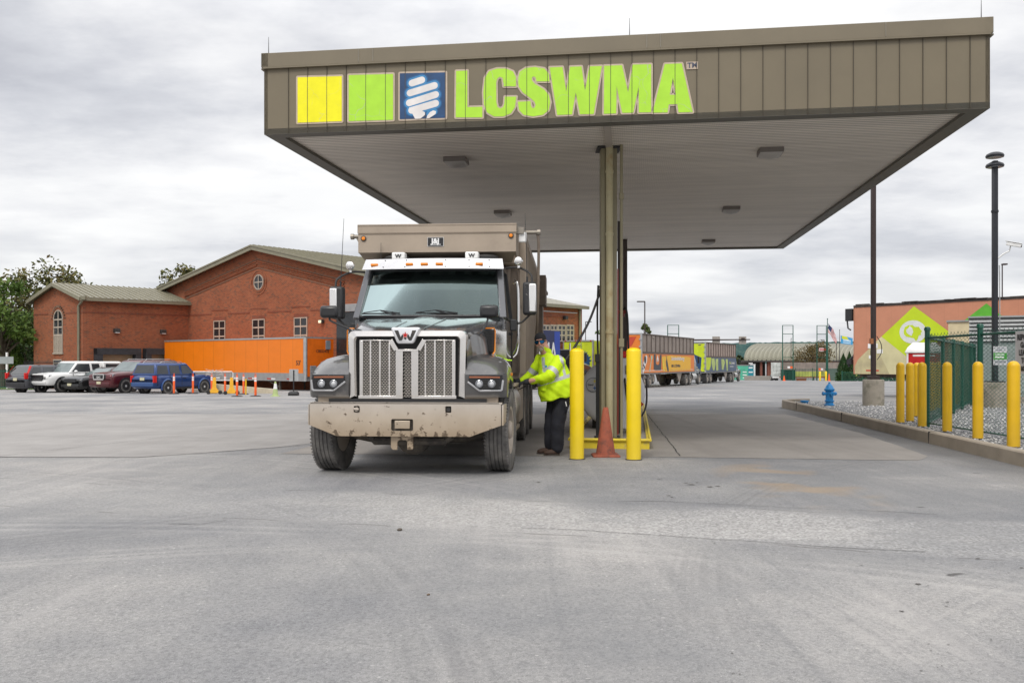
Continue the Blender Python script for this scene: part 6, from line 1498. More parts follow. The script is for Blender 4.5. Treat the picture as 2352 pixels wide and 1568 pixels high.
tree('tree', (at(110, 84), 84, -.8), 12.3, 4.3, 'tall tree with green and reddish purple leaves behind the wing roof', maroon, 5200, .20, .35, .22, 4, clumps=34)
tree('tree', (at(8, 66), 66, -.6), 8.6, 2.8, 'bright green tree at the left edge of the picture', green, 4200, .17, .3, .12, 9, clumps=26)
tree('tree', (at(60, 74), 74, -.7), 6.8, 2.6, 'dark green tree between the green fence and the brick wing', dgreen, 3600, .17, .25, .05, 12, clumps=24)
tree('tree', (at(20, 92), 92, -.8), 8.5, 4.5, 'dark tree farther back at the left edge', dgreen, 3000, .25, .3, .1, 13, clumps=24)
tree('tree', (at(226, 100), 100, -.8), 11.2, 2.6, 'reddish tree top just above the wing roof', leafmat('red_leaves', [(.04,.03,.02), (.09,.04,.03), (.13,.06,.04)]), 1800, .2, .3, .4, 21)
tree('tree', (at(430, 118), 118, -1.0), 16.4, 3.6, 'tree top showing over the left slope of the hall roof', maroon, 3000, .24, .35, .45, 23, clumps=26)
tree('pine_tree', (at(1482, 98), 98, -.8), 7.0, 1.6, 'small pale green pine behind the orange trailer and lamp post', leafmat('pine_needles', [(.05,.07,.02), (.10,.13,.04), (.16,.18,.06)]), 1500, .16, .12, .35, 31, clumps=18, cat='tree')
tree('tree', (at(1371, 110), 110, -1.0), 6.4, .9, 'small tree top just left of the canopy column', green, 400, .15, .1, .4, 33, clumps=8)
tree('tree', (at(1447, 104), 104, -1.0), 6.0, .7, 'small tree top right of the canopy column', green, 300, .15, .1, .4, 34, clumps=8)
tree('tree', (at(1868, 142), 142, -1.5), 6.2, 3.2, 'thin reddish bush like tree before the arched roof', leafmat('thin_leaves', [(.05,.05,.02), (.12,.09,.03), (.16,.09,.05)]), 4200, .14, .15, .3, 41, clumps=26)
for i, (x, tp, w_) in enumerate(((1937, 812, .75), (1951, 808, .7))):
    D = 118; o = empty('arborvitae', (at(x, D), D, gz(D)), label='narrow dark green conifer, ' + ('left' if i == 0 else 'right') + ' one of the pair beside the salmon trailer', cat='conifer', group='pair of narrow conifers')
    hh_ = ht(tp, D) - gz(D); rnd = random.Random(60+i); L = MB()
    for k in range(2200):
        h = rnd.random()*hh_; rr = w_*1.15*min(1, (1-h/hh_)*1.9)*(.75+.25*rnd.random()); a = rnd.random()*6.283; c = Vector((rr*math.cos(a), rr*math.sin(a), h)); s = .12
        u = Vector((rnd.gauss(0,.4), rnd.gauss(0,.4), 1)).normalized(); v_ = u.cross(Vector((math.cos(a), math.sin(a), 0))).normalized(); L.add([c-u*s, c+v_*s*.5, c+u*s, c-v_*s*.5], [(0,1,2,3)])
    L.build('crown', leafmat('conifer_green', [(.006,.02,.004), (.015,.045,.008), (.03,.075,.015)]), o, smooth=0, recalc=False); MB().cyl((0,0,-.1),(0,0,hh_*.9),.1,.03,8).build('trunk', bark, o)
D = 116; hg = empty('hedge', (at(1975, D), D, gz(D)), label='low green hedge under the left end of the salmon trailer', cat='hedge')
L = MB(); rnd = random.Random(5)
for k in range(3500):
    c = Vector((rnd.uniform(-3.2, 9), rnd.uniform(-.5,.5), rnd.random()*1.15)); s = .12; u = Vector((rnd.gauss(0,1), rnd.gauss(0,1), rnd.gauss(0,1))).normalized(); v_ = u.cross(Vector((rnd.gauss(0,1),rnd.gauss(0,1),1))).normalized(); L.add([c-u*s, c+v_*s*.6, c+u*s, c-v_*s*.6], [(0,1,2,3)])
L.build('foliage', leafmat('hedge_green', [(.008,.03,.004), (.02,.06,.01), (.03,.09,.015)]), hg, smooth=0, recalc=False)

# distant wooded hills
def hills(name, D, tops, depth, m_, rough=1.0, seed=2, step=6):
    rnd = random.Random(seed); xs = list(range(-1200, 3700, step)); m = MB(); rows = []
    def top(x):
        for (xa, ya), (xb, yb) in zip(tops, tops[1:]):
            if xa <= x <= xb: f = (x-xa)/(xb-xa); f = f*f*(3-2*f); return ya + (yb-ya)*f
        return tops[-1][1]
    rows = [[], [], [], []]
    for x in xs:
        zt = ht(top(x) + rnd.uniform(-1, 1)*rough, D)
        rows[0].append((at(x, D*.93), D*.93, -3)); rows[1].append((at(x, D*.96), D*.96, zt*.55 + rnd.uniform(-.05,.05)*zt)); rows[2].append((at(x, D), D, zt)); rows[3].append((at(x, D*1.2), D*1.2, -3))
    n_ = len(xs); m.add([p for r_ in rows for p in r_], [(j*n_+i, j*n_+i+1, (j+1)*n_+i+1, (j+1)*n_+i) for j in range(3) for i in range(n_-1)])
    return tag(m.build(name, m_, smooth=0), kind='structure')
def hillmat():
    m, t, b = nt('hazy_wooded_hill'); v = coords(t); n = noise(t, v, .05, 5, .75)
    t.links.new(ramp(t, n, [(.3, (.025,.05,.055,1)), (.5, (.045,.085,.08,1)), (.7, (.08,.12,.10,1))]), b.inputs['Base Color']); b.inputs['Roughness'].default_value = 1; b.inputs['Specular IOR Level'].default_value = 0; return m  # blue-green tint puts the distance haze into the base colour
hm = hillmat()
hills('hills', 1900, [(-1200,806),(300,806),(1300,804),(1500,806),(1590,790),(1660,788),(1720,787),(1850,785),(1960,784),(2050,785),(2352,800),(3700,806)], 300, hm, .9)
fw = empty('woodland', (0,0,0), label='band of dark distant trees in front of the hills', cat='wood', kind='stuff')
L = MB(); rnd = random.Random(8)
for x0_, x1_, yt, D, cnt in ((1528, 1600, 806, 260, 2600), (1600, 1722, 826, 240, 1500), (1340, 1530, 822, 240, 1500), (1960, 2352, 826, 240, 2500), (0, 80, 815, 200, 1500)):
    for k in range(cnt):
        x = rnd.uniform(x0_, x1_); tpx = yt + 5*math.sin(x*.11) + 4*math.sin(x*.31); y = tpx + abs(rnd.gauss(0, .5))*28; DD = D + rnd.uniform(-6, 6)
        c = pp(x, min(y, 862), DD); s = rnd.uniform(.5, 1.0); u = Vector((rnd.gauss(0,1), rnd.gauss(0,1), rnd.gauss(0,1))).normalized(); v_ = u.cross(Vector((rnd.gauss(0,1),rnd.gauss(0,1),1))).normalized(); L.add([c-u*s, c+v_*s*.6, c+u*s, c-v_*s*.6], [(0,1,2,3)])
L.build('trees', leafmat('far_wood', [(.02,.035,.02), (.04,.055,.02), (.07,.08,.025)]), fw, smooth=0, recalc=False)

# arched-roof hall
def c7(x, y): return ((1850 + x/7.84)/1.0884, (780 + y/7.84)/1.0884)
AR = 170.0; ah = empty('arched_hall', (at(1709, AR), AR, -1.6), label='long low brick building with curved ribbed metal roof far behind', cat='building')
ax0 = Vector((1, -.04, 0)).normalized(); ay0 = Vector((.47, .88, 0)).normalized(); LL = 62.0
zE_ = ht(829, AR) + 1.6; zR_ = ht(792, AR+14) + 1.6 ; DPT = 30.0
def arp(x, f): # f 0..1 across
    a = math.pi*f; p = ax0*x + ay0*(DPT*(1-math.cos(a))/2); return Vector((p.x, p.y, zE_ + (zR_-zE_)*math.sin(a)**.85))
m = MB(); n_ = 24; nx_ = 72; rows = []
for i in range(nx_*3+1):
    x = LL*i/(nx_*3); b_ = .3 if i % 3 == 0 else 0
    rows.append([arp(x, k/n_) + Vector((0,0,b_)) for k in range(n_+1)])
m.add([p for r_ in rows for p in r_], [(i*(n_+1)+k, i*(n_+1)+k+1, (i+1)*(n_+1)+k+1, (i+1)*(n_+1)+k) for i in range(nx_*3) for k in range(n_)])
m.build('roof', mat('curved_roof_metal', (.225,.215,.16), .5, var=.1, vs=.2), ah, smooth=0)
m = MB(); a, b = ax0*-.6, ax0*LL; m.loft([[(a.x,a.y-.4,zE_-.15),(b.x,b.y-.4,zE_-.15),(b.x,b.y-.4,zE_+.12),(a.x,a.y-.4,zE_+.12)],[(a.x,a.y,zE_-.15),(b.x,b.y,zE_-.15),(b.x,b.y,zE_+.12),(a.x,a.y,zE_+.12)]]); m.build('fascia', mat('dark_eave', (.06,.055,.05), .6), ah)
m = MB(); a, b = ax0*4.2 + ay0*1.0, ax0*LL + ay0*1.0; q = ay0*.3
m.loft([[(a.x,a.y,-.5),(b.x,b.y,-.5),(b.x,b.y,zE_),(a.x,a.y,zE_)],[(a.x+q.x,a.y+q.y,-.5),(b.x+q.x,b.y+q.y,-.5),(b.x+q.x,b.y+q.y,zE_),(a.x+q.x,a.y+q.y,zE_)]])
c = ax0*4.2 + ay0*DPT; m.loft([[(a.x,a.y+.3,-.5),(c.x,c.y,-.5),(c.x,c.y,zE_),(a.x,a.y+.3,zE_)],[(a.x+.3,a.y+.3,-.5),(c.x+.3,c.y,-.5),(c.x+.3,c.y,zE_),(a.x+.3,a.y+.3,zE_)]]); m.build('wall', brk, ah, uv=True, smooth=0)
m = MB(); f_ = [arp(0, k/n_) for k in range(n_+1)]; m.loft([f_, [p + ax0*.2 for p in f_]]); m.build('gable', mat('gable_dark', (.07,.06,.055), .7), ah, smooth=0)
m = MB(); m.b2((.2,3.0,-.5),(5.0,3.3,zE_)); m.build('recess_wall', mat('recess_painted_shade', (.05,.04,.035), .8), ah, smooth=0)  # backing wall coloured dark to stand in for the shade under the eave
for x_ in (3.2, 4.6): m = MB(); p = ax0*x_ + ay0*.4; m.b2((p.x-.2,p.y-.2,-.5),(p.x+.2,p.y+.2,zE_)); m.build('pillar', mat('pillar_brick', (.18,.06,.04), .8), ah)
m = MB(); p = ax0*9 + ay0*.95; m.b2((p.x-1.7,p.y-.1,1.0),(p.x+3.2,p.y+.05,2.3)); m.build('window', K['glassdk'], ah, smooth=0)
m = MB()
for x_ in (20, 33, 34, 46): p = arp(x_, .42); m.b2((p.x-.2,p.y-.2,p.z-.1),(p.x+.2,p.y+.2,p.z+.7))
m.build('roof_vent', K['galv'], ah)

# litter towers
def tower(x0_, x1_, ytop, D, label):
    g_ = gz(D); o = empty('net_tower', (at(x0_, D), D, g_), label=label, cat='tower', group='green net towers'); w_ = at(x1_, D) - at(x0_, D); h_ = ht(ytop, D) - g_
    m = MB(); m.cyl((0,0,0),(0,0,h_),.09,.06,8); m.cyl((w_,0,0),(w_,0,h_),.09,.06,8); m.build('post', K['fgreen'], o)
    for f in (.42, .84, .995): m = MB(); m.bar((0,0,h_*f),(w_,0,h_*f),.07,.08); m.build('cross_bar', K['fgreen'], o)
    m = MB(); n_ = 22
    for k in range(n_): z = h_*(.2 + .8*k/n_); m.bar((0,0,z),(w_,0,z),.018,.018)
    m.build('wire', K['dkmetal'], o)
tower(1797.5, 1821.5, 746.5, 128, 'green net tower left of the flag poles'); tower(1876.5, 1898, 747, 128, 'green net tower touching the flag pole'); tower(1533.5, 1559, 746, 128, 'green net tower rising behind the orange printed trailer')
# flags
g_ = gz(126); fp = empty('flag_pole', (at(1900.5, 126), 126, g_), label='tall dark green flag pole with drooping striped national flag', cat='flag pole')
m = MB(); h_ = ht(733, 126) - g_; m.cyl((0,0,0),(0,0,h_),.13,.05,10); m.ell((0,0,h_+.05),.09); m.build('pole', K['fgreen'], fp)
def cloth(pts_fn, nu, nv): 
    m = MB(); m.add([pts_fn(i/nu, j/nv) for i in range(nu+1) for j in range(nv+1)], [(i*(nv+1)+j, (i+1)*(nv+1)+j, (i+1)*(nv+1)+j+1, i*(nv+1)+j+1) for i in range(nu) for j in range(nv)]); return m
z0_ = h_ - .55
def usf(u, v_): # u along fly 0..1, v down hoist
    return (.1 + u*1.15 + .0*v_ + .08*math.sin(v_*6+u*4), .12*math.sin(u*9+v_*3), z0_ - v_*1.35 - u*1.7 - .0)
nu, nv = 20, 13; m = cloth(usf, nu, nv)
m.m = [ (2 if (i < 8 and j < 7) else (0 if j % 2 == 0 else 1)) for i in range(nu) for j in range(nv)]
m.build('flag', [mat('flag_red', (.42,.02,.035), .8), mat('flag_white', (.7,.68,.66), .8), mat('flag_blue', (.015,.025,.09), .8)], fp, smooth=60, recalc=False)
g_ = gz(124); fp = empty('flag_pole', (at(1928.5, 124), 124, g_), label='slimmer flag pole flying a light blue flag with yellow and white', cat='flag pole')
h_ = ht(758, 124) - g_; m = MB(); m.cyl((0,0,0),(0,0,h_),.06,.035,8); m.ell((0,0,h_+.04),.06); m.build('pole', K['poleblk'], fp)
z0_ = ht(770, 124) - g_
def lf(u, v_): return (.15 + u*1.75, .1*math.sin(u*8), z0_ - v_*(1.15 - .2*u) - u*.42)
nu, nv = 18, 8; m = cloth(lf, nu, nv); m.m = [(1 if (2 <= i < 11 and j < 3 and i < 9 + j) else (2 if (j in (3,4,6) and 3 < i < 15) else 0)) for i in range(nu) for j in range(nv)]
m.build('flag', [mat('flag_sky', (.06,.32,.60), .8), mat('flag_lime', (.6,.62,.03), .8), mat('flag_pale', (.5,.65,.75), .8)], fp, smooth=60, recalc=False)
# poles
def lamp(x, ytop, ybase, D, arm, label, r=.07):
    g_ = gz(D); o = empty('lamp_post', (at(x, D), D, g_), label=label, cat='lamp post', group='far lamp posts'); h_ = ht(ytop, D) - g_
    m = MB(); m.cyl((0,0,0),(0,0,h_),r,r*.8,8); m.build('pole', K['pole'], o)
    m = MB(); m.box((arm*.5, 0, h_), (abs(arm), .3, .1)); m.build('lamp_head', K['pole'], o, bevel=.01)
lamp(1481, 692.5, 880, 84, -.75, 'slim lamp post rising behind the printed orange trailer'); lamp(1345, 739, 880, 130, .9, 'small far lamp post between the brick annex and the column')
lamp(1817, 777, 870, 160, .1, 'thin far pole by the left net tower', .06); lamp(1893, 780, 870, 150, -.6, 'short far lamp post beside the flag pole', .06); lamp(1921, 784, 870, 150, .2, 'thin far pole between the two flag poles', .07)
lamp(2302, 607, 870, 60, .3, 'tall thin pole far behind the salmon trailer on the right', .05)
# overhead arm with two panels
D = 108; g_ = gz(D); o = empty('overhead_gantry', (at(1577, D), D, g_), label='dark horizontal mast arm carrying two grey panels above the trailers', cat='gantry')
m = MB(); zz = ht(780.5, D) - g_; m.cyl((0,0,0),(0,0,zz+.2),.14,n=10); m.cyl((-.1,0,zz-.02),(at(1723,D)-at(1577,D),0,zz+.05),.11,.07,n=10); m.build('mast', K['pole'], o)
for xa, xb in ((1637,1654),(1698,1714.5)):
    m = MB(); a, b = at(xa,D)-at(1577,D), at(xb,D)-at(1577,D); m.b2((a,.05,ht(790,D)-g_),(b,.25,ht(772.5,D)-g_)); m.build('panel', mat('panel_grey_brown', (.30,.27,.24), .6), o, bevel=.01)
m = MB(); m.b2((at(1704,D)-at(1577,D)-.1, -.3, zz+.1),(at(1704,D)-at(1577,D)+.3,-.1,zz+.25)); m.build('sensor', K['pole'], o)

# things before the arched hall
D = 138; g_ = gz(D)
def fx(x, D_=None): return at(c7(x, 0)[0], D_ or D)
def fz(y, D_=None): return ht(c7(0, y)[1], D_ or D)
cwl = empty('concrete_wall', (fx(90), D, g_), label='low pale concrete wall before the arched hall', cat='wall')
m = MB(); m.b2((0,0,-.2),(fx(640)-fx(90),.3,fz(1248)-g_)); m.build('wall', K['concrete'], cwl, bevel=.02)
D = 132; g_ = gz(D); pt_ = empty('box_trailer', (fx(612), D, g_), label='far trailer with pale printed rear doors and brown boarded side', cat='trailer')
w_ = fx(795)-fx(612); h_ = fz(985)-g_; m = MB(); prt = mat('mixed_print', (.50,.52,.50), .6, var=.45, vs=2.2); m.b2((0,0,.55),(w_,.15,h_)); m.build('rear_door', prt, pt_, smooth=0)
m = MB(); L_ = 20; m.loft([[(w_*.98,.2,1.0),(w_*.98,.2,h_),(w_*.0,.2,h_),(0,.2,1.0)],[(w_+L_,9,1.0),(w_+L_,9,h_),(L_,9.8,h_),(L_,9.8,1.0)]]); m.build('side_boards', board, pt_, uv=True, smooth=0)
m = MB(); m.loft([[(w_*.98,.18,.55),(w_*.98,.18,1.35),(w_*.9,.3,1.35),(w_*.9,.3,.55)],[(w_+L_,8.98,.55),(w_+L_,8.98,1.35),(w_+L_-.5,9.2,1.35),(w_+L_-.5,9.2,.55)]]); m.build('side_skirt', mat('lime_skirt_print', (.42,.46,.10), .6, var=.6, vs=.5), pt_, smooth=0)
m = MB(); m.b2((.2,-.05,.35),(w_-.2,.3,.6)); m.build('bumper', K['white'], pt_)
for x_ in (.45, w_-.45): put_wheel(pt_, (x_, .9, .45), .45, .4, (1 if x_ > 1 else -1,0,0), .56, 'rim')
for x_ in (.25, w_-.25): put_wheel(pt_, (x_, .9, .45), .45, .2, (1 if x_ > 1 else -1,0,0), .56, 'rim')
D = 130; g_ = gz(D); gdm = mat('green_sheet', (.004,.055,.035), .5)
o = empty('green_container', (fx(862), D, g_), label='dark green metal container under the left net tower', cat='container'); m = MB(); w_ = fx(1078)-fx(862); m.b2((0,0,.05),(w_,1.6,fz(1140)-g_)); m.build('body', gdm, o, bevel=.03); m = MB(); m.b2((-.05,-.05,fz(1140)-g_),(w_+.05,1.65,fz(1140)-g_+.08)); m.build('lid', gdm, o)
for k in range(4): m = MB() if k == 0 else m; m.b2((w_*k/3-.04,-.06,.05),(w_*k/3+.04,0,fz(1140)-g_))
m.build('rib', gdm, o)
o = empty('transformer_box', (fx(1742), D, g_), label='grey green utility box beside the conifers', cat='cabinet'); w_ = fx(2000)-fx(1742); h_ = fz(1115)-g_; m = MB(); m.b2((0,0,0),(w_,1.5,h_)); m.build('body', ribs('utility_green', (.10,.15,.12), .3, 0, dark=.6, width=.1), o, uv=True, smooth=0); m = MB(); m.b2((-.05,-.05,h_),(w_+.05,1.55,h_+.08)); m.build('lid', mat('lid_green', (.14,.19,.16), .5), o)
o = empty('teal_container', (fx(-90, 150), 150, gz(150)), label='teal and green printed container left of the concrete wall', cat='container'); w_ = fx(265,150)-fx(-90,150); h_ = fz(1050,150)-gz(150)
m = MB(); m.b2((0,0,0),(w_*.7,2.4,h_)); m.build('body', mat('container_green', (.08,.42,.28), .6, var=.3, vs=1), o, smooth=0); m = MB(); m.b2((w_*.7,0,0),(w_,2.4,h_)); m.build('end_panel', mat('container_teal', (.02,.22,.28), .6), o, smooth=0)
m = MB()
for k in range(4): m.b2((w_*.73,-.02,.5+k*.75),(w_*.95,-.01,.7+k*.75)); m.b2((w_*.4,-.02,.3+k*.5),(w_*.62,-.01,.45+k*.5)) if k < 3 else None
m.build('print_line', K['white'], o, smooth=0); m = MB(); m.b2((-.05,-.05,h_),(w_+.05,2.45,h_+.12)); m.build('roof', K['trimgrey'], o)
o = empty('white_container', (fx(268, 152), 152, gz(152)), label='narrow white container next to the teal one', cat='container'); m = MB(); m.b2((0,0,0),(fx(300,152)-fx(268,152),2.4,fz(1020,152)-gz(152))); m.build('body', K['white'], o, bevel=.02); m = MB(); m.b2((-.04,-.04,fz(1020,152)-gz(152)),(fx(300,152)-fx(268,152)+.04,2.44,fz(1020,152)-gz(152)+.08)); m.build('roof', K['galv'], o)
# green picket fence / gate with hazard signs
def picket(xa, xb, D_, ytop, label, step, conv=None, pm=None, rails_=(.12,.9)):
    a = at(xa, D_); b = at(xb, D_); g2 = gz(D_); h_ = ht(ytop, D_) - g2; o = empty('picket_fence', (a, D_, g2), label=label, cat='fence'); n_ = int((b-a)/step)
    m = MB()
    for k in range(n_+1): m.b2((k*step-.014,-.014,.05),(k*step+.014,.014,h_))
    m.build('picket', pm or K['fgreen'], o, smooth=0)
    m = MB()
    for f in rails_: m.b2((0,-.02,h_*f),(b-a,.02,h_*f+.05))
    m.build('rail', pm or K['fgreen'], o)
    for k in range(int((b-a)/2.6)+1): m = MB() if k == 0 else m; m.b2((k*2.6-.05,-.05,0),(k*2.6+.05,.05,h_+.08))
    m.build('post', pm or K['fgreen'], o); return o
D = 128
picket(c7(1080,0)[0], c7(1520,0)[0], D, c7(0,1105)[1], 'green barred gate between the net towers', .22); picket(c7(2000,0)[0], 2080, 112, c7(0,1165)[1], 'green fence in front of the hedge and conifers', .16)
for xa, xb, yt_, D_, lab in ((932, 1030, 1062, 127, 'white and orange sign on the left net tower'), (1542, 1628, 1098, 127, 'orange and white sign on the tower beside the yellow posts')):
    o = empty('hazard_sign', (fx(xa, D_), D_, 0), label=lab, cat='sign'); w_ = fx(xb,D_)-fx(xa,D_); z1_, z0_ = fz(yt_,D_), fz(yt_+38,D_); l_ = xa > 1200
    m = MB(); m.b2((0,0,z0_),(w_/2,.03,z1_)); m.build('left_half', K['orange'] if l_ else K['white'], o); m = MB(); m.b2((w_/2,0,z0_),(w_,.03,z1_)); m.build('right_half', K['white'] if l_ else K['orange'], o)
o = empty('board_sign', (fx(1550,127.5), 127.5, 0), label='pale pink notice board hung high on the right net tower', cat='sign'); m = MB(); m.b2((0,0,fz(765,127.5)),(fx(1640,127.5)-fx(1550,127.5),.03,fz(700,127.5))); m.build('board', mat('pale_pink_board', (.62,.45,.46), .6), o)
m = MB(); m.b2((.1,-.02,fz(740,127.5)),(1.0,-.003,fz(725,127.5))); m.build('print_line', K['redlens'], o)
for x, lab in ((1568, 'left yellow post before the green gate far away'), (1685, 'right yellow post before the green gate far away')):
    o = empty('bollard', (fx(x,124), 124, gz(124)), label=lab, cat='bollard', group='far yellow posts'); h_ = fz(1160,124)-gz(124); MB().lathe([(.13,0),(.13,h_-.06),(.09,h_),(.01,h_+.01)], n=12).build('sleeve', K['yellow'], o)
for x, lab in ((864, 'small orange cone in front of the dark green container'), (1745, 'small orange cone right of the yellow posts, above the hydrant')):
    cone('traffic_cone', (fx(x,122), 122, gz(122)), .75 if x < 1000 else 1.0, .45, K['orange'], lab)
o = empty('planter', (fx(1120,123),123,gz(123)), label='small rusty brown trough on the ground before the green gate', cat='trough'); m = MB(); m.b2((0,0,0),(1.3,.5,.3)); m.b2((-.05,-.05,.3),(1.35,.55,.36)); m.build('trough', mat('rusty_trough', (.2,.08,.04), .9), o)
# left: green iron fence, white sign post, lawn
FD = 58
picket(-40, 96, FD, 848, 'dark green iron picket fence at the left edge behind the grey car', .13)
lwn = MB(); lwn.add([(at(-600,60),60,gz(60)+.02),(at(80,60),60,gz(60)+.02),(at(80,86),86,gz(86)+.02),(at(-600,86),86,gz(86)+.02)], [(0,1,2,3)])
tag(lwn.build('lawn', mat('lawn_green', (.11,.17,.03), .9, var=.3, vs=.6, bump=.5), smooth=0), kind='structure')
o = empty('sign_post', (at(16, 62), 62, gz(62)), label='white post with a small sign behind the green picket fence', cat='sign'); m = MB(); m.b2((-.06,-.06,0),(.06,.06,2.6)); m.build('post', K['white'], o); m = MB(); m.b2((-.5,-.08,1.8),(.5,-.05,2.3)); m.build('board', mat('sign_back', (.3,.32,.32), .6), o)
# ================================================================== dump truck (x to the picture's right, y backwards, z up)
random.seed(11)
tr = empty('dump_truck', (-1.322, 10.77, 0), R(-3.8), label='dusty grey dump truck with big chrome grille standing at the fuel pump', cat='truck')
gp_ = mat('charcoal_metallic_paint', (.075,.076,.08), .3, .35, var=.08, vs=2, dirt=((.30,.275,.25), .42, 6, 1.7), coat=.8, rv=.05)
gpt = mat('charcoal_upper_paint', (.095,.097,.104), .2, .3, var=.06, vs=2, dirt=((.28,.25,.22), .08, 7), coat=.9, rv=.04)
chr_ = mat('dusty_grille_chrome', (.80,.77,.74), .18, 1, var=.05, vs=3, dirt=((.50,.45,.40), .22, 22, 2.3), rv=.06)
def bumper_mat():
    m, t, b = nt('muddy_bumper_metal'); v = coords(t); sp = N(t, 'ShaderNodeSeparateXYZ'); t.links.new(v, sp.inputs[0])
    n = noise(t, v, 2.2, 6, .65); c = ramp(t, n, [(.3, (.35,.28,.205,1)), (.7, (.54,.45,.35,1))])
    # paler towards the top, mud low down
    k = ramp(t, mth(t, 'ADD', sp.outputs[2], mth(t, 'MULTIPLY', n, .12)), [(.60, (.36,.27,.18,1)), (.78, (.54,.46,.37,1)), (.95, (.58,.54,.50,1))]); c = mixc(t, .6, c, k)
    sp1 = noise(t, v, 11, 4, .62); lowm = ramp(t, sp.outputs[2], [(.5, g4(.15)), (.66, g4(.0)), (.9, g4(-.0))])
    cl = noise(t, v, 1.7, 2); f = ramp(t, mth(t, 'ADD', mth(t, 'ADD', sp1, lowm), mth(t, 'MULTIPLY', cl, .2)), [(.72, g4(0)), (.78, g4(1))])
    c = mixc(t, mth(t, 'MULTIPLY', f, .85), c, (.10,.07,.045))
    spk = ramp(t, noise(t, v, 45, 3, .6), [(.66, g4(0)), (.72, g4(1))]); c = mixc(t, mth(t, 'MULTIPLY', spk, .35), c, (.25,.19,.14))
    t.links.new(c, b.inputs['Base Color']); b.inputs['Metallic'].default_value = .45; t.links.new(ramp(t, n, [(.3, g4(.42)), (.7, g4(.6))]), b.inputs['Roughness'])
    bumpn(t, b, f, .5, .006); return m
dumpm = mat('dusty_box_steel', (.37,.305,.24), .55, .35, var=.10, vs=1.6, dirt=((.27,.215,.17), .35, 2.2), bump=.1, bs=20)
dumpd = mat('brown_box_steel', (.25,.20,.16), .65, .2, var=.2, vs=2, dirt=((.12,.10,.085), .4, 3))
def F2(y): return lambda u, v_, w_: (u, y + w_, v_)
def rrect(x0, z0, x1, z1, r, n=4):
    out = []
    for cx_, cz_, a0 in ((x1-r, z0+r, -90), (x1-r, z1-r, 0), (x0+r, z1-r, 90), (x0+r, z0+r, 180)):
        for k in range(n+1): a = R(a0 + 90*k/n); out.append((cx_ + r*math.cos(a), cz_ + r*math.sin(a)))
    return out
# bumper
outer = [(x*.985-.012, z) for x, z in [(-1.22,.645),(-.86,.505),(.83,.505),(1.22,.645),(1.22,.895),(1.19,.923),(-1.19,.923),(-1.22,.895)]]
holes = [rrect(-.645,.80,-.57,.88,.012), rrect(.50,.80,.575,.88,.012), rrect(-.175,.575,.10,.72,.02)]
m = MB(); m.plate(outer, holes, F2(0), .02); bmp = m.build('bumper', bumper_mat(), tr, smooth=30)
m = MB()
for s_ in (-1, 1): m.prism([(s_*1.22,0,.645),(s_*1.235,.32,.68),(s_*1.235,.32,.90),(s_*1.22,0,.895)], (-s_*.02,0,0))
m.b2((-1.2,.0,.905),(1.2,.1,.924)); m.build('bumper_return', bmp.data.materials[0], tr)
m = MB(); m.b2((-.7,.05,.56),(.7,.09,.9)); m.build('bumper_backing', K['frame'], tr)
m = MB(); m.b2((-.13,-.01,.60),(.06,.02,.70)); m.build('plate_bracket', bmp.data.materials[0], bmp, bevel=.006)
m = MB(); m.cyl((-.607,-.02,.84),(-.607,.06,.84),.026,n=12); m.cyl((-.64,-.015,.845),(-.58,-.015,.835),.014,n=8); m.build('tow_pin', K['rim'], bmp)
m = MB(); m.cyl((.537,.02,.84),(.537,.06,.84),.028,n=12); m.build('tow_socket', K['dkmetal'], bmp)
m = MB(); m.prism([(-.19,.06,.51),(-.19,.06,.36),(-.165,.06,.335),(-.11,.06,.335),(-.11,.06,.43),(-.09,.06,.455),(.0,.06,.455),(.015,.06,.43),(.015,.06,.335),(.075,.06,.335),(.09,.06,.36),(.09,.06,.51)], (0,.03,0)); m.build('tow_bracket', bmp.data.materials[0], tr, smooth=0)
# grille surround: rounded arch frame
yg = .12
def archloop(hw, zt, zb_, rc, n=6):
    out = [(-hw, zb_), (hw, zb_)]
    for k in range(n+1): a = R(90*k/n); out.append((hw - rc + rc*math.cos(a), zt - rc + rc*math.sin(a)))
    for k in range(n+1): a = R(90 + 90*k/n); out.append((-hw + rc + rc*math.cos(a), zt - rc + rc*math.sin(a)))
    return out
# sides lean slightly inward towards the bottom
def lean(p): x, z = p; return (x*(1 - .025*(1.8-z)/.85), z)
ol = [lean(p) for p in archloop(.755, 1.815, .975, .07)]; il = [lean(p) for p in archloop(.655, 1.735, .99, .05)]
i2 = [(p[0], p[1]) for p in il]
m = MB(); n_ = len(ol)
R1 = [(x, yg+.10, z) for x, z in ol]; R2 = [(x*.985, yg+.005, z) for x, z in ol]; R3 = [(x*1.03, yg-.012, z+.012) for x, z in il]; R4 = [(x, yg+.02, z) for x, z in il]; R5 = [(x, yg+.14, z) for x, z in il]
for A_, B_ in ((R1,R2),(R2,R3),(R3,R4),(R4,R5)):
    o_ = len(m.v); m.v += A_ + B_
    for k in range(1, n_): 
        j = (k+1) % n_
        m.f.append((o_+k, o_+j, o_+n_+j, o_+n_+k)); m.m.append(0)
m.build('grille_surround', chr_, tr, smooth=50, bevel=.0)
m = MB(); m.b2((-.70,yg+.12,.96),(.70,yg+.16,1.76)); m.b2((-1.0,.14,.915),(1.0,.3,.965)); m.build('grille_backing', K['black'], tr)
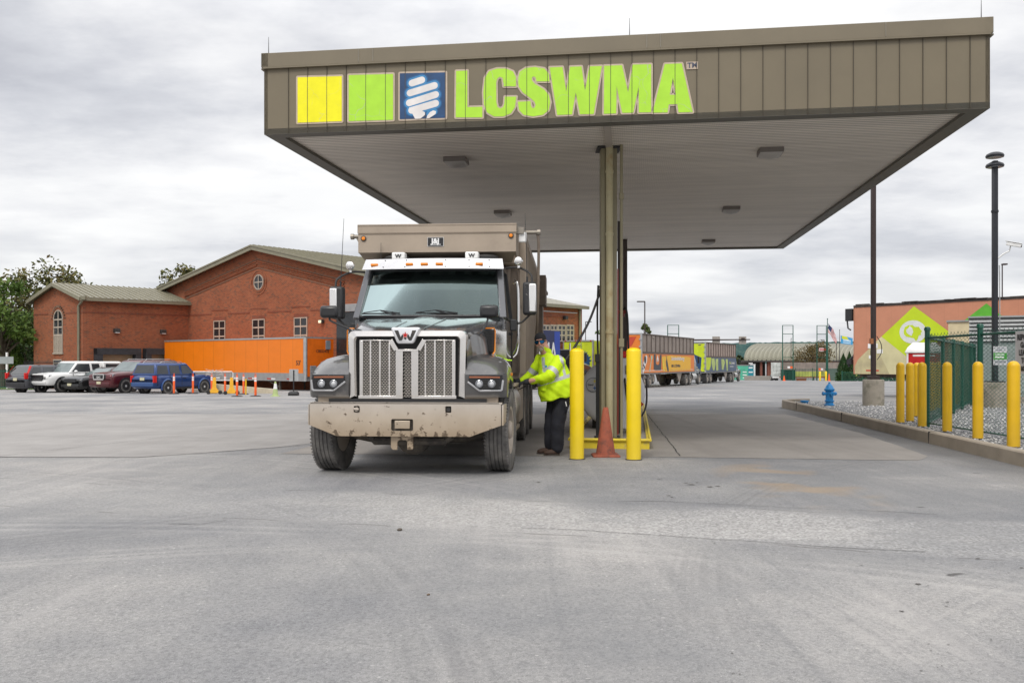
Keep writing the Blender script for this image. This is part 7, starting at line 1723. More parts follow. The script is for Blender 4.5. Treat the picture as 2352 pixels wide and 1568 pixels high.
# grille insert
gx0, gx1, gz0, gz1 = -.60, .60, .985, 1.70
m = MB(); m.b2((gx0-.02,yg+.01,.965),(-.055,yg+.07,1.005)); m.b2((.055,yg+.01,.965),(gx1+.02,yg+.07,1.005))
for x_ in (-.585, .585): m.b2((x_-.022,yg+.02,1.0),(x_+.022,yg+.07,1.695))
for x_ in (-.468,-.348,-.228, .228,.348,.468): m.b2((x_-.011,yg+.022,1.0),(x_+.011,yg+.06,1.695 if abs(x_) > .3 else 1.66))
for x_ in (-.098, .098): m.b2((x_-.045,yg+.0,1.0),(x_+.045,yg+.06,1.565))
m.b2((-.14,yg-.002,1.555),(.14,yg+.06,1.585)); m.bar((-.14,yg+.03,1.575),(-.215,yg+.03,1.70),.06,.03,up=(0,1,0)); m.bar((.14,yg+.03,1.575),(.215,yg+.03,1.70),.06,.03,up=(0,1,0))
m.b2((-.607,yg+.02,1.69),(-.21,yg+.06,1.705)); m.b2((.21,yg+.02,1.69),(.607,yg+.06,1.705))
m.build('grille_bar', chr_, tr, bevel=.004)
m = MB(); px_, pz_ = .038, .0245; x = gx0 + .03
def inmesh(x, z):
    ax_ = abs(x)
    if ax_ < .052: return .975 < z < 1.545
    if ax_ > .572: return False
    if ax_ < .145: return False
    if ax_ < .215 and z > 1.57 + (ax_-.14)*1.6: return False
    return 1.005 < z < 1.69
col_ = 0
while x < .6:
    z = gz0; row = 0
    while z < 1.70:
        xx = x + (px_/2 if row % 2 else 0)
        if inmesh(xx, z):
            y_ = yg + .045; a = (xx-px_/2, y_+.006, z); b = (xx, y_-.004, z+pz_*.48); c = (xx+px_/2, y_+.006, z)
            m.bar(a, b, .012, .0085); m.bar(b, c, .012, .0085)
        z += pz_*.92; row += 1
    x += px_
m.build('grille_mesh', mat('dusty_mesh_metal', (.48,.45,.41), .42, .5, dirt=((.42,.36,.30), .35, 10)), tr, smooth=0, recalc=False)
# emblem
m = MB()
em = [(x*.9-.01, 1.655+(z-1.655)*.87) for x, z in [(-.205,1.865),(-.19,1.885),(.19,1.885),(.205,1.865),(.125,1.675),(.10,1.655),(-.10,1.655),(-.125,1.675)]]
m.loft([[(x, yg-.0, z) for x, z in em], [(x*.97, yg-.045, z) for x, z in em], [(x*.88, yg-.055, 1.77+(z-1.77)*.86) for x, z in em]]); eb = m.build('emblem', K['white'] if False else mat('emblem_silver', (.80,.80,.82), .25, .6), tr, smooth=30)
m = MB(); fr_ = lambda u, v_, w_: (u, yg-.0575-w_, v_)
fr2_ = lambda u, v_, w_: (u*.95-.01, yg-.0575-w_, v_-.012)
W_ = [(-.165,1.845),(-.105,1.845),(-.072,1.74),(-.035,1.80),(-.02,1.775),(0,1.80),(.02,1.775),(.035,1.80),(.072,1.74),(.105,1.845),(.165,1.845),(.092,1.69),(.055,1.69),(.03,1.735),(.0,1.70),(-.03,1.735),(-.055,1.69),(-.092,1.69)]
m.flat([[(x*.84-.01, 1.757+(z-1.77)*.82) for x, z in W_]], fr_, .002); m.build('emblem_letter', K['dkmetal'], eb, smooth=0)
m = MB(); m.flat([[(.042*(1 if k % 2 == 0 else .42)*math.sin(math.pi*k/5), 1.772 + .045*(1 if k % 2 == 0 else .42)*math.cos(math.pi*k/5)) for k in range(10)]], fr2_, .005); m.flat([[(.052*(1 if k % 2 == 0 else .42)*math.sin(math.pi*k/5), 1.772 + .056*(1 if k % 2 == 0 else .42)*math.cos(math.pi*k/5)) for k in range(10)]], fr2_, .0035, 1)
m.build('emblem_star', [mat('star_red', (.5,.01,.01), .4), K['white']], eb, smooth=0, recalc=False)
# bonnet
def hood(y, hw, zs, zt, sh, zb_=1.0):
    half = [(hw, zb_), (hw+.01, zs-.25), (hw, zs-.08), (hw-.03, zs), (hw-sh, (zs+zt)/2+.02), (hw*.55, zt-.012), (hw*.12, zt), (hw*.10, zt+.008)]
    return [(x, y, z) for x, z in half] + [(-x, y, z) for x, z in reversed(half)]
m = MB(); m.loft([hood(.16,.742,1.72,1.818,.06), hood(.3,.765,1.77,1.86,.07), hood(.7,.82,1.86,1.93,.11), hood(1.2,.93,1.94,2.01,.16), hood(1.6,1.02,1.99,2.06,.18), hood(1.9,1.07,2.01,2.085,.18)], closed=False, cap=False)
m.build('bonnet', gpt, tr, smooth=60)
m = MB(); m.bar((-.20,.2,1.845),(-.17,1.0,1.975),.01,.012); m.bar((.20,.2,1.845),(.33,1.25,2.02),.01,.012); m.build('bonnet_crease', gpt, tr)
for s_ in (-1,1): m = MB(); m.loft([[(s_*.76,.35,1.05),(s_*.76,1.9,1.05),(s_*1.09,1.9,1.05),(s_*.95,.9,1.05)],[(s_*.77,.35,1.75),(s_*.9,1.5,1.9),(s_*1.08,1.9,1.98),(s_*.93,1.1,1.75)]]); m.build('bonnet_side', gp_, tr, smooth=50)
# fenders
arch = [(.78 + .66*math.cos(a), .54 + .66*math.sin(a)) for a in [R(k) for k in (139,125,110,95,80,65,50,35,20)]]
for s_ in (-1, 1):
    rings = []
    for x_, dz, dy in ((.735, .03, -.0), (.86, .035, .0), (1.0, .02, .0), (1.12, -.01, .01), (1.2, -.05, .03), (1.245, -.12, .07), (1.255, -.2, .10)):
        top = [(.10+dy, 1.02), (.09+dy, 1.27), (.13+dy, 1.30+dz*.3), (.26+dy, 1.40+dz), (.5, 1.475+dz), (.8, 1.50+dz), (1.1, 1.47+dz), (1.35, 1.35+dz), (1.5, 1.1+dz*.5), (1.52, .78)]
        lower = [(1.43, .76)] + list(reversed(arch)) + [(.27+dy*.5, .98)]
        rings.append([(s_*x_, y, z) for y, z in ([(.12+dy,.985)] + top + lower)])
    MB().loft(rings).build('fender', gp_, tr, smooth=38)
    m = MB(); m.loft([[(s_*.76,.1,1.275),(s_*1.235,.145,1.275),(s_*1.235,.16,1.292),(s_*.76,.115,1.292)],[(s_*.76,.3,1.275),(s_*1.235,.3,1.275),(s_*1.235,.3,1.292),(s_*.76,.3,1.292)]]); m.build('brow_gap', K['black'], tr)
    # headlight: dark lens housing, two lamps, amber strip, grey lower blade
    hl = [(.80,1.262),(1.185,1.262),(1.195,1.19),(1.18,1.09),(.93,1.085),(.79,1.165)]
    def hy(x): return .075 + max(0, (x-1.05))*.14
    def ringf(e, sc=1.0): 
        cx_ = sum(p[0] for p in hl)/6; cz_ = sum(p[1] for p in hl)/6
        return [(s_*(cx_+(x-cx_)*sc), hy(x)+e, cz_+(z-cz_)*sc) for x, z in hl]
    m = MB(); m.loft([ringf(.08,1.06), ringf(-.004,1.06), ringf(-.01,1.0)]); hlo = m.build('headlight', mat('headlight_black', (.012,.012,.014), .18, dirt=((.3,.27,.24), .3, 30)), tr, smooth=25)
    m = MB(); m.bar((s_*.79,hy(.79)-.012,1.238),(s_*1.04,hy(1.04)-.012,1.238),.012,.022); m.bar((s_*1.04,hy(1.04)-.012,1.238),(s_*1.17,hy(1.17)-.012,1.235),.012,.02); m.build('amber_strip', mat('dim_amber_strip', (.28,.10,.05), .35), hlo)
    for x_ in (.915, 1.07):
        m = MB(); c = (s_*x_, hy(x_)-.012, 1.155); m.lathe([(.048,.0),(.048,.012),(.040,.016),(.036,.004),(.015,.002),(.002,.008)], c, (0,-1,0), n=20); m.build('lamp', K['lens'], hlo)
        m = MB(); m.lathe([(.033,.0),(.022,.012),(.004,.016)], (c[0],c[1]-.004,c[2]), (0,-1,0), n=16); m.build('bulb', mat('lamp_white', (.5,.51,.53), .2), hlo)
    m = MB()
    for k in range(6): z_ = 1.105 + k*.018; m.b2((s_*.96,hy(.96)-.0135,z_),(s_*1.15,hy(1.0)+.02,z_+.003))
    m.build('lens_line', K['dkmetal'], hlo, smooth=0)
    m = MB()
    for a, b in (((.77,1.18),(.92,1.068)), ((.92,1.068),(1.19,1.072)), ((1.19,1.072),(1.205,1.2))): m.bar((s_*a[0],hy(a[0])-.0,a[1]),(s_*b[0],hy(b[0])-.0,b[1]),.03,.022)
    m.build('headlight_trim', mat('silver_trim', (.42,.42,.43), .3, .5, dirt=((.4,.36,.31), .3, 12)), hlo, bevel=.004)
    m = MB(); m.b2((s_*.72,.16,.91),(s_*1.14,.22,.99)); m.build('fender_bracket', dumpm, tr)
    m = MB(); m.box((s_*1.262,.9,1.26),(.02,.09,.04)); m.build('side_marker', K['amber'], tr, bevel=.006)
# front wheels
def bigwheel(x, y, r, w_, s_, name='wheel', dual=False, deep=.0):
    o = bpy.data.objects.new(name, None); COL.objects.link(o); o.parent = tr; o.location = (x, y, r)
    m = MB(); ti = r*.55
    m.lathe([(ti,-w_*.40),(r*.62,-w_*.46),(r*.84,-w_*.5),(r*.95,-w_*.46),(r*.985,-w_*.42),(r,-w_*.36),(r,-w_*.27),(r*.978,-w_*.262),(r*.978,-w_*.238),(r,-w_*.23),(r,-w_*.1),(r*.978,-w_*.09),(r*.978,-w_*.06),(r,-w_*.05),(r,w_*.05),(r*.978,w_*.06),(r*.978,w_*.09),(r,w_*.1),(r,w_*.23),(r*.978,w_*.238),(r*.978,w_*.262),(r,w_*.27),(r,w_*.36),(r*.985,w_*.42),(r*.95,w_*.46),(r*.84,w_*.5),(r*.62,w_*.46),(ti,w_*.40)], (0,0,0), (s_,0,0), n=72, cap=False)
    for k in range(72):
        a = 2*math.pi*k/72; 
        for sd in (-1,1):
            p = Vector((sd*w_*.43, r*.985*math.cos(a), r*.985*math.sin(a))); m.box(p, (w_*.1, .014, .02), Matrix.Rotation(a - math.pi/2, 3, 'X'))
    t_ = m.build('tyre', K['tyre'], o, smooth=30)
    m = MB(); dp = deep
    m.lathe([(ti*1.0,-w_*.38),(ti*.97,0),(ti*.97,w_*.36),(ti*1.06,w_*.41),(ti*1.06,w_*.43),(ti*.94,w_*.42),(ti*.90,w_*.3-dp),(ti*.84,w_*.16-dp),(ti*.62,w_*.12-dp),(ti*.5,w_*.16-dp),(ti*.42,w_*.18-dp),(ti*.40,w_*.42-dp),(ti*.3,w_*.5-dp),(.004,w_*.5-dp)], (0,0,0), (s_,0,0), n=40)
    rm = m.build('rim', K['rim'], o, smooth=35)
    m = MB()
    for k in range(10):
        a = 2*math.pi*k/10; p = Vector((s_*(w_*.13-dp), ti*.68*math.cos(a), ti*.68*math.sin(a))); m.cyl(p, p + Vector((s_*.05,0,0)), .02, .016, 8)
        a += .31; p = Vector((s_*(w_*.165-dp), ti*.83*math.cos(a), ti*.83*math.sin(a)));
    if y < 1: o.rotation_euler = (0,0,R(-3 if s_ > 0 else -4))
    m.build('lug_nut', mat('brown_nut', (.16,.11,.08), .7), o)
    m = MB(); m.cyl((-s_*w_*.3,0,0),(-s_*w_*.1,0,0), ti*.95, n=24); m.build('brake_drum', K['frame'], o)
    return o
bigwheel(-1.095, .78, .535, .31, -1); bigwheel(1.125, .78, .535, .31, 1)
for y_ in (5.3, 6.65, 8.0):
    for s_ in (-1, 1):
        bigwheel(s_*1.085, y_, .515, .27, s_, deep=.07); 
        if y_ > 6: bigwheel(s_*.75, y_, .515, .27, s_, deep=.07)
m = MB(); m.tube([(-1.0,.78,.5),(-.6,.78,.42),(.6,.78,.42),(1.0,.78,.5)], .06, 8); m.b2((-.5,.3,.42),(.5,1.6,.9)); m.lathe([(.1,0),(.22,.1),(.22,.3),(.1,.4)], (0,.45,.44), (0,1,0), n=14)
m.tube([(-.5,.25,.5),(-.45,.3,.42),(.45,.3,.42),(.55,.25,.5)], .05, 8)
for s_ in (-1,1): m.b2((s_*.38,.1,.55),(s_*.46,9.2,.85)); m.bar((s_*.42,.35,.5),(s_*.42,1.5,.5),.09,.07); m.cyl((s_*.8,.85,.42),(s_*.8,.85,.62),.07,n=10)
for y_ in (5.3,6.65,8.0): m.cyl((-1.0,y_,.515),(1.0,y_,.515),.09,n=12); m.ell((0,y_,.5),(.25,.22,.22))
m.build('chassis', K['frame'], tr)
# cab
zc0, zc1 = 1.15, 2.10
wb, wt_ = (1.06, 1.88, 2.085), (.965, 2.36, 2.80)   # windscreen: half width, y, z at base and head
for s_ in (-1,1):
    m = MB()
    # door/lower side
    m.loft([[(s_*1.10,1.88,zc0),(s_*1.10,3.35,zc0),(s_*1.10,3.35,2.10),(s_*1.09,1.86,2.06)],[(s_*1.04,1.88,zc0),(s_*1.04,3.35,zc0),(s_*1.04,3.35,2.10),(s_*1.03,1.86,2.06)]])
    # A pillar, door top, B pillar
    m.bar((s_*1.07,1.86,2.05),(s_*.985,2.38,2.86),.10,.075); m.bar((s_*.99,2.34,2.86),(s_*.99,3.38,2.86),.075,.09); m.bar((s_*1.085,3.32,2.08),(s_*.99,3.32,2.86),.07,.12)
    m.build('cab_side', gpt, tr, bevel=.012)
m = MB(); m.b2((-1.08,3.3,zc0),(1.08,3.38,2.15)); m.b2((-1.0,3.3,2.6),(1.0,3.37,2.9)); m.b2((-1.0,3.3,2.15),(-.6,3.37,2.6)); m.b2((.6,3.3,2.15),(1.0,3.37,2.6)); m.build('cab_back', gp_, tr)
def roofring(y, hw, z0_, z1_): 
    half = [(hw, z0_), (hw, z0_+.05), (hw*.95, z1_-.03), (hw*.8, z1_), (0.02, z1_+.015)]
    return [(x, y, z) for x, z in half] + [(-x, y, z) for x, z in reversed(half)]
m = MB(); m.loft([roofring(2.28,.95,2.80,2.88), roofring(2.36,1.0,2.80,2.97), roofring(2.6,1.02,2.82,3.02), roofring(3.2,1.02,2.84,3.03), roofring(3.4,1.0,2.84,2.98)]); m.build('cab_roof', gpt, tr, smooth=50)
gl = glass('windscreen', (.66,.78,.74), .10, gc=(.43,.53,.51))
def wsurf(u, s):   # u -1..1, s 0..1, slightly bowed
    hw = wb[0] + (wt_[0]-wb[0])*s; return (u*hw*.985, wb[1] + (wt_[1]-wb[1])*s - .10*(1-u*u), wb[2] + (wt_[2]-wb[2])*s)
m = MB(); n_ = 14; m.add([wsurf(-1 + 2*i/n_, j/6) for j in range(7) for i in range(n_+1)], [(j*(n_+1)+i, j*(n_+1)+i+1, (j+1)*(n_+1)+i+1, (j+1)*(n_+1)+i) for j in range(6) for i in range(n_)]); m.build('windscreen', gl, tr, smooth=180)
m = MB()
for s0, s1 in ((0,0),(1,1)):
    pts = [Vector(wsurf(-1 + 2*i/n_, s0)) for i in range(n_+1)]; m.tube(pts, .022, 6)
for u in (-1, 1): m.tube([Vector(wsurf(u, j/6)) for j in range(7)], .022, 6)
m.build('windscreen_seal', K['black'], tr)
m = MB(); rows = [[tuple(Vector(wsurf(-1+2*i/n_, s)) + Vector((0,.02,-.01))) for i in range(n_+1)] for s in (.86, .99)]
# sun shade band inside the head of the screen, its ends sweeping down at the corners
lo = []; 
for i in range(n_+1): u = -1+2*i/n_; lo.append(tuple(Vector(wsurf(u*.985, .58 + (.12 if abs(u) > .93 else 0))) + Vector((0,.03,-.01))))
hi = [tuple(Vector(wsurf(-1+2*i/n_, .90)) + Vector((0,.03,-.01))) for i in range(n_+1)]
m.loft([lo, hi], closed=False, cap=False)
for x0_, x1_ in ((-1,-.9),(-.62,-.5),(-.2,-.06),(.34,.48),(.86,1)): m.add([tuple(Vector(wsurf(x, s)) + Vector((0,.03,-.01))) for x, s in ((x0_,.88),(x1_,.88),(x1_,.995),(x0_,.995))], [(0,1,2,3)])
m.build('inner_visor', K['black'], tr, smooth=0)
# interior
seatm = mat('seat_grey', (.10,.10,.10), .8)
for x_ in (-.55, .5):
    m = MB(); m.b2((x_-.26,2.55,1.55),(x_+.26,3.05,1.75)); m.b2((x_-.25,3.0,1.7),(x_+.25,3.16,2.35)); m.b2((x_-.14,3.02,2.36),(x_+.14,3.13,2.52)); m.build('seat', seatm, tr, bevel=.04)
m = MB(); m.b2((-1.02,1.95,1.5),(1.02,2.3,2.02)); m.build('dashboard', mat('dash_dark', (.03,.032,.034), .7), tr, bevel=.05)
m = MB(); c = Vector((.5,2.42,2.02)); ax_ = Vector((0,.75,.66)); a_ = Vector((1,0,0)); b_ = ax_.cross(a_)
pts = [c + a_*.22*math.cos(t_) + b_*.22*math.sin(t_) for t_ in [2*math.pi*k/24 for k in range(25)]]; m.tube(pts, .016, 6); m.bar(c - a_*.21, c + a_*.21, .03, .02); m.bar(c, c + Vector((0,-.2,-.12)), .05, .05); m.build('steering_wheel', K['black'], tr)
m = MB(); m.b2((-1.03,1.9,1.13),(1.03,3.3,1.16)); m.b2((-.98,2.4,2.86),(.98,3.3,2.875)); m.build('cab_lining', mat('lining_grey', (.22,.23,.23), .8), tr)
# side windows, door line, handle
for s_ in (-1,1):
    m = MB(); m.loft([[(s_*1.092,2.0,2.09),(s_*1.092,3.24,2.09),(s_*1.0,3.24,2.81),(s_*1.0,2.44,2.81)],[(s_*1.082,2.0,2.09),(s_*1.082,3.24,2.09),(s_*.99,3.24,2.81),(s_*.99,2.44,2.81)]]); m.build('side_window', glass('side_glass', (.35,.4,.4), .3), tr, smooth=0)
    m = MB(); fr_pts = [(s_*1.10,1.98,2.07),(s_*1.10,3.26,2.07),(s_*1.005,3.26,2.84),(s_*1.005,2.42,2.84)]
    m.tube([Vector(p) for p in fr_pts] + [Vector(fr_pts[0])], .022, 6); m.build('window_seal', K['black'], tr)
    m = MB(); m.bar((s_*1.104,1.95,1.2),(s_*1.104,1.95,2.05),.008,.012); m.bar((s_*1.104,3.28,1.2),(s_*1.104,3.28,2.05),.008,.012); m.b2((s_*1.105,3.05,1.85),(s_*1.13,3.2,1.89)); m.build('door_seam', K['black'], tr)
    m = MB(); m.tube(spline([(s_*1.12,3.36,2.7),(s_*1.2,3.40,2.6),(s_*1.2,3.42,1.7),(s_*1.12,3.4,1.5)]), .018, 8); m.build('grab_handle', K['chrome'], tr)
    # chrome cowl panel with side air intake behind the bonnet
    m = MB(); m.loft([[(s_*.875,.98,1.58),(s_*1.0,1.12,1.54),(s_*1.005,1.14,1.87),(s_*.88,1.0,1.86)],[(s_*.88,1.5,1.58),(s_*1.02,1.5,1.54),(s_*1.02,1.5,1.87),(s_*.88,1.5,1.86)]]); ai = m.build('air_intake', K['black'], tr, bevel=.01)
    m = MB()
    for k in range(7):
        f = k/7; m.bar((s_*(.88+.12*f),.975+.13*f,1.58),(s_*(.90+.105*f),.99+.13*f,1.86),.006,.006); m.bar((s_*.88,.975,1.60+k*.038),(s_*1.0,1.115,1.57+k*.042),.006,.006)
    m.build('intake_grille', K['dkmetal'], ai)
    m = MB(); m.tube([(s_*.90,1.02,1.88),(s_*1.0,1.14,1.885),(s_*1.02,1.15,1.85),(s_*1.015,1.13,1.57),(s_*.99,1.10,1.53)], .011, 6); m.build('amber_edge', K['amber'], ai)
    m = MB(); m.loft([[(s_*1.02,1.17,1.5),(s_*1.125,1.9,1.42),(s_*1.12,1.92,1.90),(s_*1.025,1.18,1.88)],[(s_*.95,1.18,1.5),(s_*1.05,1.9,1.42),(s_*1.05,1.92,1.90),(s_*.95,1.2,1.88)]]); m.build('cowl_panel', K['chrome'], tr, bevel=.02)
    # steps and tanks
    m = MB(); m.lathe([(.30,0),(.33,.03),(.33,1.25),(.30,1.28)], (s_*.93,2.0,.78), (0,1,0), n=28); m.build('fuel_tank', mat('dusty_tank', (.42,.38,.34), .4, .5, dirt=((.3,.25,.2), .5, 4)), tr)
    m = MB(); m.b2((s_*.9,1.95,.40),(s_*1.24,3.1,.46)); m.b2((s_*1.0,2.0,.46),(s_*1.03,2.05,.75)); m.b2((s_*1.05,1.75,1.07),(s_*1.26,3.2,1.11)); m.build('step', dumpm, tr, bevel=.008)
    m = MB(); m.b2((s_*.8,3.4,.45),(s_*1.22,4.5,1.1)); m.build('tool_box', dumpm, tr, bevel=.015)
    # main mirror
    mo = bpy.data.objects.new('mirror', None); COL.objects.link(mo); mo.parent = tr
    x0_, x1_ = s_*1.27, s_*1.47
    mo.location = (.08, 0, .05) if s_ > 0 else (-.03, 0, 0)
    m = MB(); m.b2((x0_,1.95,2.06),(x1_,2.13,2.54)); m.build('housing', mat('speckled_black', (.02,.02,.022), .5, dirt=((.55,.52,.48), .30, 26)), mo, bevel=.035)
    m = MB(); m.b2((s_*1.36,1.935,2.10),(s_*1.465,1.965,2.51)); m.build('shell', K['chrome'], mo, bevel=.02)
    m = MB(); m.tube(spline([(s_*1.0,2.35,2.78),(s_*1.2,2.2,2.77),(s_*1.38,2.08,2.66),(s_*1.40,2.05,2.54)]), .016, 8); m.build('arm', K['dkmetal'], mo); m = MB(); m.tube(spline([(s_*1.10,2.1,1.93),(s_*1.25,2.08,1.96),(s_*1.40,2.06,2.10)]), .016, 8); m.build('arm', K['dkmetal'], mo)
    m = MB(); m.b2((s_*1.08,2.0,1.83),(s_*1.18,2.12,2.0)); m.build('bracket', K['black'], mo, bevel=.015)
    m = MB(); m.ell((s_*1.20,2.12,2.86),(.068,.045,.068)); m.cyl((s_*1.20,2.15,2.76),(s_*1.20,2.15,2.84),.02,n=8); m.build('convex_mirror', K['chrome'], mo)
    m = MB(); m.cyl((s_*1.33,2.06,2.56),(s_*1.30 - (.0 if s_ > 0 else -.02),2.06,3.55),.006,.003,6); m.cyl((s_*1.33,2.06,2.5),(s_*1.33,2.06,2.62),.014,n=8); m.build('antenna', K['black'], mo)
    # bonnet mirror
    mo = bpy.data.objects.new('bonnet_mirror', None); COL.objects.link(mo); mo.parent = tr
    c = Vector((s_*1.20, .88, 2.10)) if s_ < 0 else Vector((.96, .88, 2.10))
    m = MB(); m.box(c, (.25,.09,.165)); hb_o = m.build('housing', mat('satin_black', (.022,.022,.024), .35), mo, bevel=.04)
    q = Vector((s_*.80,.75,1.72)); m = MB(); m.tube(spline([c + Vector((-s_*.02,.02,-.05)), c + Vector((-s_*.02,0,-.12)), Vector((s_*.90,.8,1.86)), Vector((s_*.82,.75,1.76)), q]), .014, 8); m.build('arm', K['black'], mo)
    m = MB(); m.box(q + Vector((0,0,-.05)), (.06,.08,.15)); m.build('bracket', K['black'], mo, bevel=.01)
# sun visor outside with five amber marker lamps
def visor_pt(u, s, e=0): return (u*(1.06 - .03*s), 2.05 + .13*s + .10*u*u + e, 2.80 + .165*s)
m = MB(); n_ = 12; up = [[visor_pt(-1+2*i/n_, s) for i in range(n_+1)] for s in (0, .5, 1)]; bk = [[visor_pt(-1+2*i/n_, s, .02) for i in range(n_+1)] for s in (0, .5, 1)]
ring_ = []
for i in range(n_+1): u = -1+2*i/n_; ring_.append([visor_pt(u,0), visor_pt(u,1), (visor_pt(u,1)[0], 2.34+.0, 2.975), visor_pt(u,1,.03), visor_pt(u,0,.02)])
m.loft(ring_, True); vs_ = m.build('sun_visor', mat('satin_visor_steel', (.66,.65,.64), .22, 1, dirt=((.6,.57,.53), .15, 5)), tr, smooth=30)
for x_ in (-.88, -.34, -.115, .11, .70):
    u = x_/1.05; p = visor_pt(u, .45, -.012); m = MB(); m.box(p, (.11,.03,.036)); m.build('marker_lamp', K['amber'], tr, bevel=.01)
m = MB()
for x_ in (-.73,-.4,.2,.55,.85):
    for s in (.2,.85): p = visor_pt(x_/1.05, s, -.004); m.cyl(p, (p[0], p[1]-.006, p[2]), .008, n=8)
m.build('rivet', K['dkmetal'], vs_)
for x_ in (-.54, .57):
    m = MB(); m.b2((x_-.10,2.28,2.97),(x_+.10,2.46,3.075)); q_ = m.build('roof_lamp', K['white'], tr, bevel=.02)
    text_mesh('roof_lamp_letter', 'W', K['black'], q_, lambda u, v_, w_, x_=x_: (x_ + u, 2.272, 2.99 + v_), size=.075, bold=.003, align='CENTER', sx=1.15)
m = MB(); m.cyl((-.85,2.5,2.98),(-.85,2.5,3.25),.006,.003,6); m.ell((-.62,2.6,3.02),(.2,.14,.05)); m.ell((.75,2.6,3.02),(.2,.14,.05)); m.build('roof_fitting', K['dkmetal'], tr)
# wipers
for x0_, x1_ in ((-.98,-.42), (-.2,.42)):
    m = MB(); a = Vector(((x0_), 1.82, 2.125)); b = Vector((x1_, 1.80, 2.13)); m.bar(a, b, .02, .02); m.bar(a + Vector((.02,0,.015)), (a+b)/2 + Vector((0,-.03,.045)), .012,.012); m.bar(b, (a+b)/2 + Vector((0,-.03,.045)), .012,.012); m.bar((a+b)/2 + Vector((0,-.02,.04)), Vector((x1_+.1,1.82,2.06)), .022,.018); m.build('wiper', K['black'], tr)
# box -------------------------------------------------------
yb0, yb1 = 2.55, 9.6
m = MB()
m.b2((-1.215,yb0,3.105),(1.215,yb0+.04,3.52)); m.prism([(-1.215,yb0+.04,3.105),(-1.215,yb0+.04,3.52),(-1.215,3.5,3.52),(-1.215,3.5,2.95)], (.03,0,0)); m.prism([(1.185,yb0+.04,3.105),(1.185,yb0+.04,3.52),(1.185,3.5,3.52),(1.185,3.5,2.95)], (.03,0,0))
m.loft([[(-1.215,yb0,3.105),(1.215,yb0,3.105),(1.12,yb0+.5,2.99),(-1.12,yb0+.5,2.99)],[(-1.215,yb0+.03,3.135),(1.215,yb0+.03,3.135),(1.12,yb0+.53,3.02),(-1.12,yb0+.53,3.02)]])
m.b2((-1.15,yb0+.5,2.98),(1.15,3.55,3.02)); cs = m.build('cab_shield', dumpm, tr, smooth=30)
m = MB(); m.b2((-1.225,yb0-.012,3.40),(1.225,yb0+.0,3.52)); m.b2((-1.225,yb0-.012,3.388),(1.225,yb0-.004,3.394)); m.b2((-1.225,yb0-.012,3.50),(1.225,yb0+.1,3.535)); m.build('shield_lip', dumpm, cs, bevel=.005)
for x_, z_ in ((-1.13, 3.32), (1.14, 3.345)):
    m = MB(); m.lathe([(.042,0),(.042,.015),(.03,.02)], (x_,yb0,z_), (0,-1,0), n=18); m.build('lamp_rim', K['dkmetal'], cs); m = MB(); m.lathe([(.03,.0),(.022,.012),(.003,.016)], (x_,yb0-.018,z_), (0,-1,0), n=16); m.build('amber_lamp', K['amber'], cs)
m = MB(); m.b2((-.135,yb0-.012,3.195),(.105,yb0-.001,3.325)); m.build('maker_plate', K['black'], cs)
m = MB(); m.b2((-.14,yb0-.010,3.19),(.11,yb0-.002,3.33)); m.build('plate_rim', K['white'], cs)
text_mesh('maker_letters', 'J&J', K['white'], cs, lambda u, v_, w_: (-.017 + u, yb0-.016, 3.238 + v_), size=.105, bold=.005, align='CENTER', sx=1.0)
m = MB(); m.b2((-.095,yb0-.015,3.215),(.065,yb0-.0125,3.224)); m.build('print_line', K['white'], cs, smooth=0)
m = MB()
for s_ in (-1,1):
    m.b2((s_*1.16,3.5,1.25),(s_*1.215,yb1,3.50))
m.b2((-1.2,3.5,1.2),(1.2,3.56,3.5)); m.b2((-1.2,yb1-.06,1.2),(1.2,yb1,3.45)); m.b2((-1.2,3.5,1.15),(1.2,yb1,1.25)); bx_ = m.build('dump_body', dumpd, tr, smooth=0)
m = MB()
for s_ in (-1,1):
    for k in range(13): y_ = 3.55 + k*(yb1-3.6)/12; m.b2((s_*1.215,y_-.05,1.2),(s_*1.32,y_+.05,3.42))
    m.b2((s_*1.2,3.5,3.40),(s_*1.31,yb1,3.53)); m.b2((s_*1.2,3.5,1.12),(s_*1.3,yb1,1.25)); m.b2((s_*1.2,3.5,2.28),(s_*1.27,yb1,2.36))
m.build('side_rib', dumpm, bx_, bevel=.008)
# tarp arms and rollers
m = MB(); m.cyl((-1.33,2.75,3.38),(-1.2,2.75,3.38),.03,n=10); m.cyl((-1.38,2.75,3.38),(-1.33,2.75,3.38),.045,n=8); m.prism([(-1.3,2.74,3.36),(-1.21,2.74,3.36),(-1.21,2.74,3.2)], (0,.04,0))
m.cyl((1.2,2.8,3.43),(1.55,2.8,3.43),.03,n=10); m.cyl((1.53,2.8,3.43),(1.58,2.8,3.43),.045,n=8); m.box((1.27,2.7,3.44),(.12,.1,.1)); m.build('tarp_roller', mat('roller_steel', (.3,.27,.23), .5, .5), tr)
m = MB(); m.tube(spline([(1.53,2.82,3.42),(1.55,2.86,3.2),(1.52,3.2,2.2),(1.45,4.0,1.5)]), .022, 8); m.build('tarp_arm', dumpd, tr)
m = MB(); m.b2((1.24,2.68,3.26),(1.37,2.74,3.42)); m.build('work_lamp', K['white'], tr, bevel=.02)
m = MB(); m.b2((1.28,8.6,2.7),(1.5,9.5,3.35)); m.bar((1.3,8.2,3.3),(1.5,9.5,3.0),.06,.06); m.b2((1.3,9.0,2.1),(1.42,9.6,3.1)); m.build('tailgate_gear', dumpd, tr)
for s_ in (1,-1):
    m = MB(); m.cyl((s_*1.02,3.43,1.2),(s_*1.02,3.43,2.95),.055,n=14); m.cyl((s_*1.05,3.6,.9),(s_*1.05,3.6,2.9),.045,n=12); m.build('exhaust_stack', dumpd, tr)
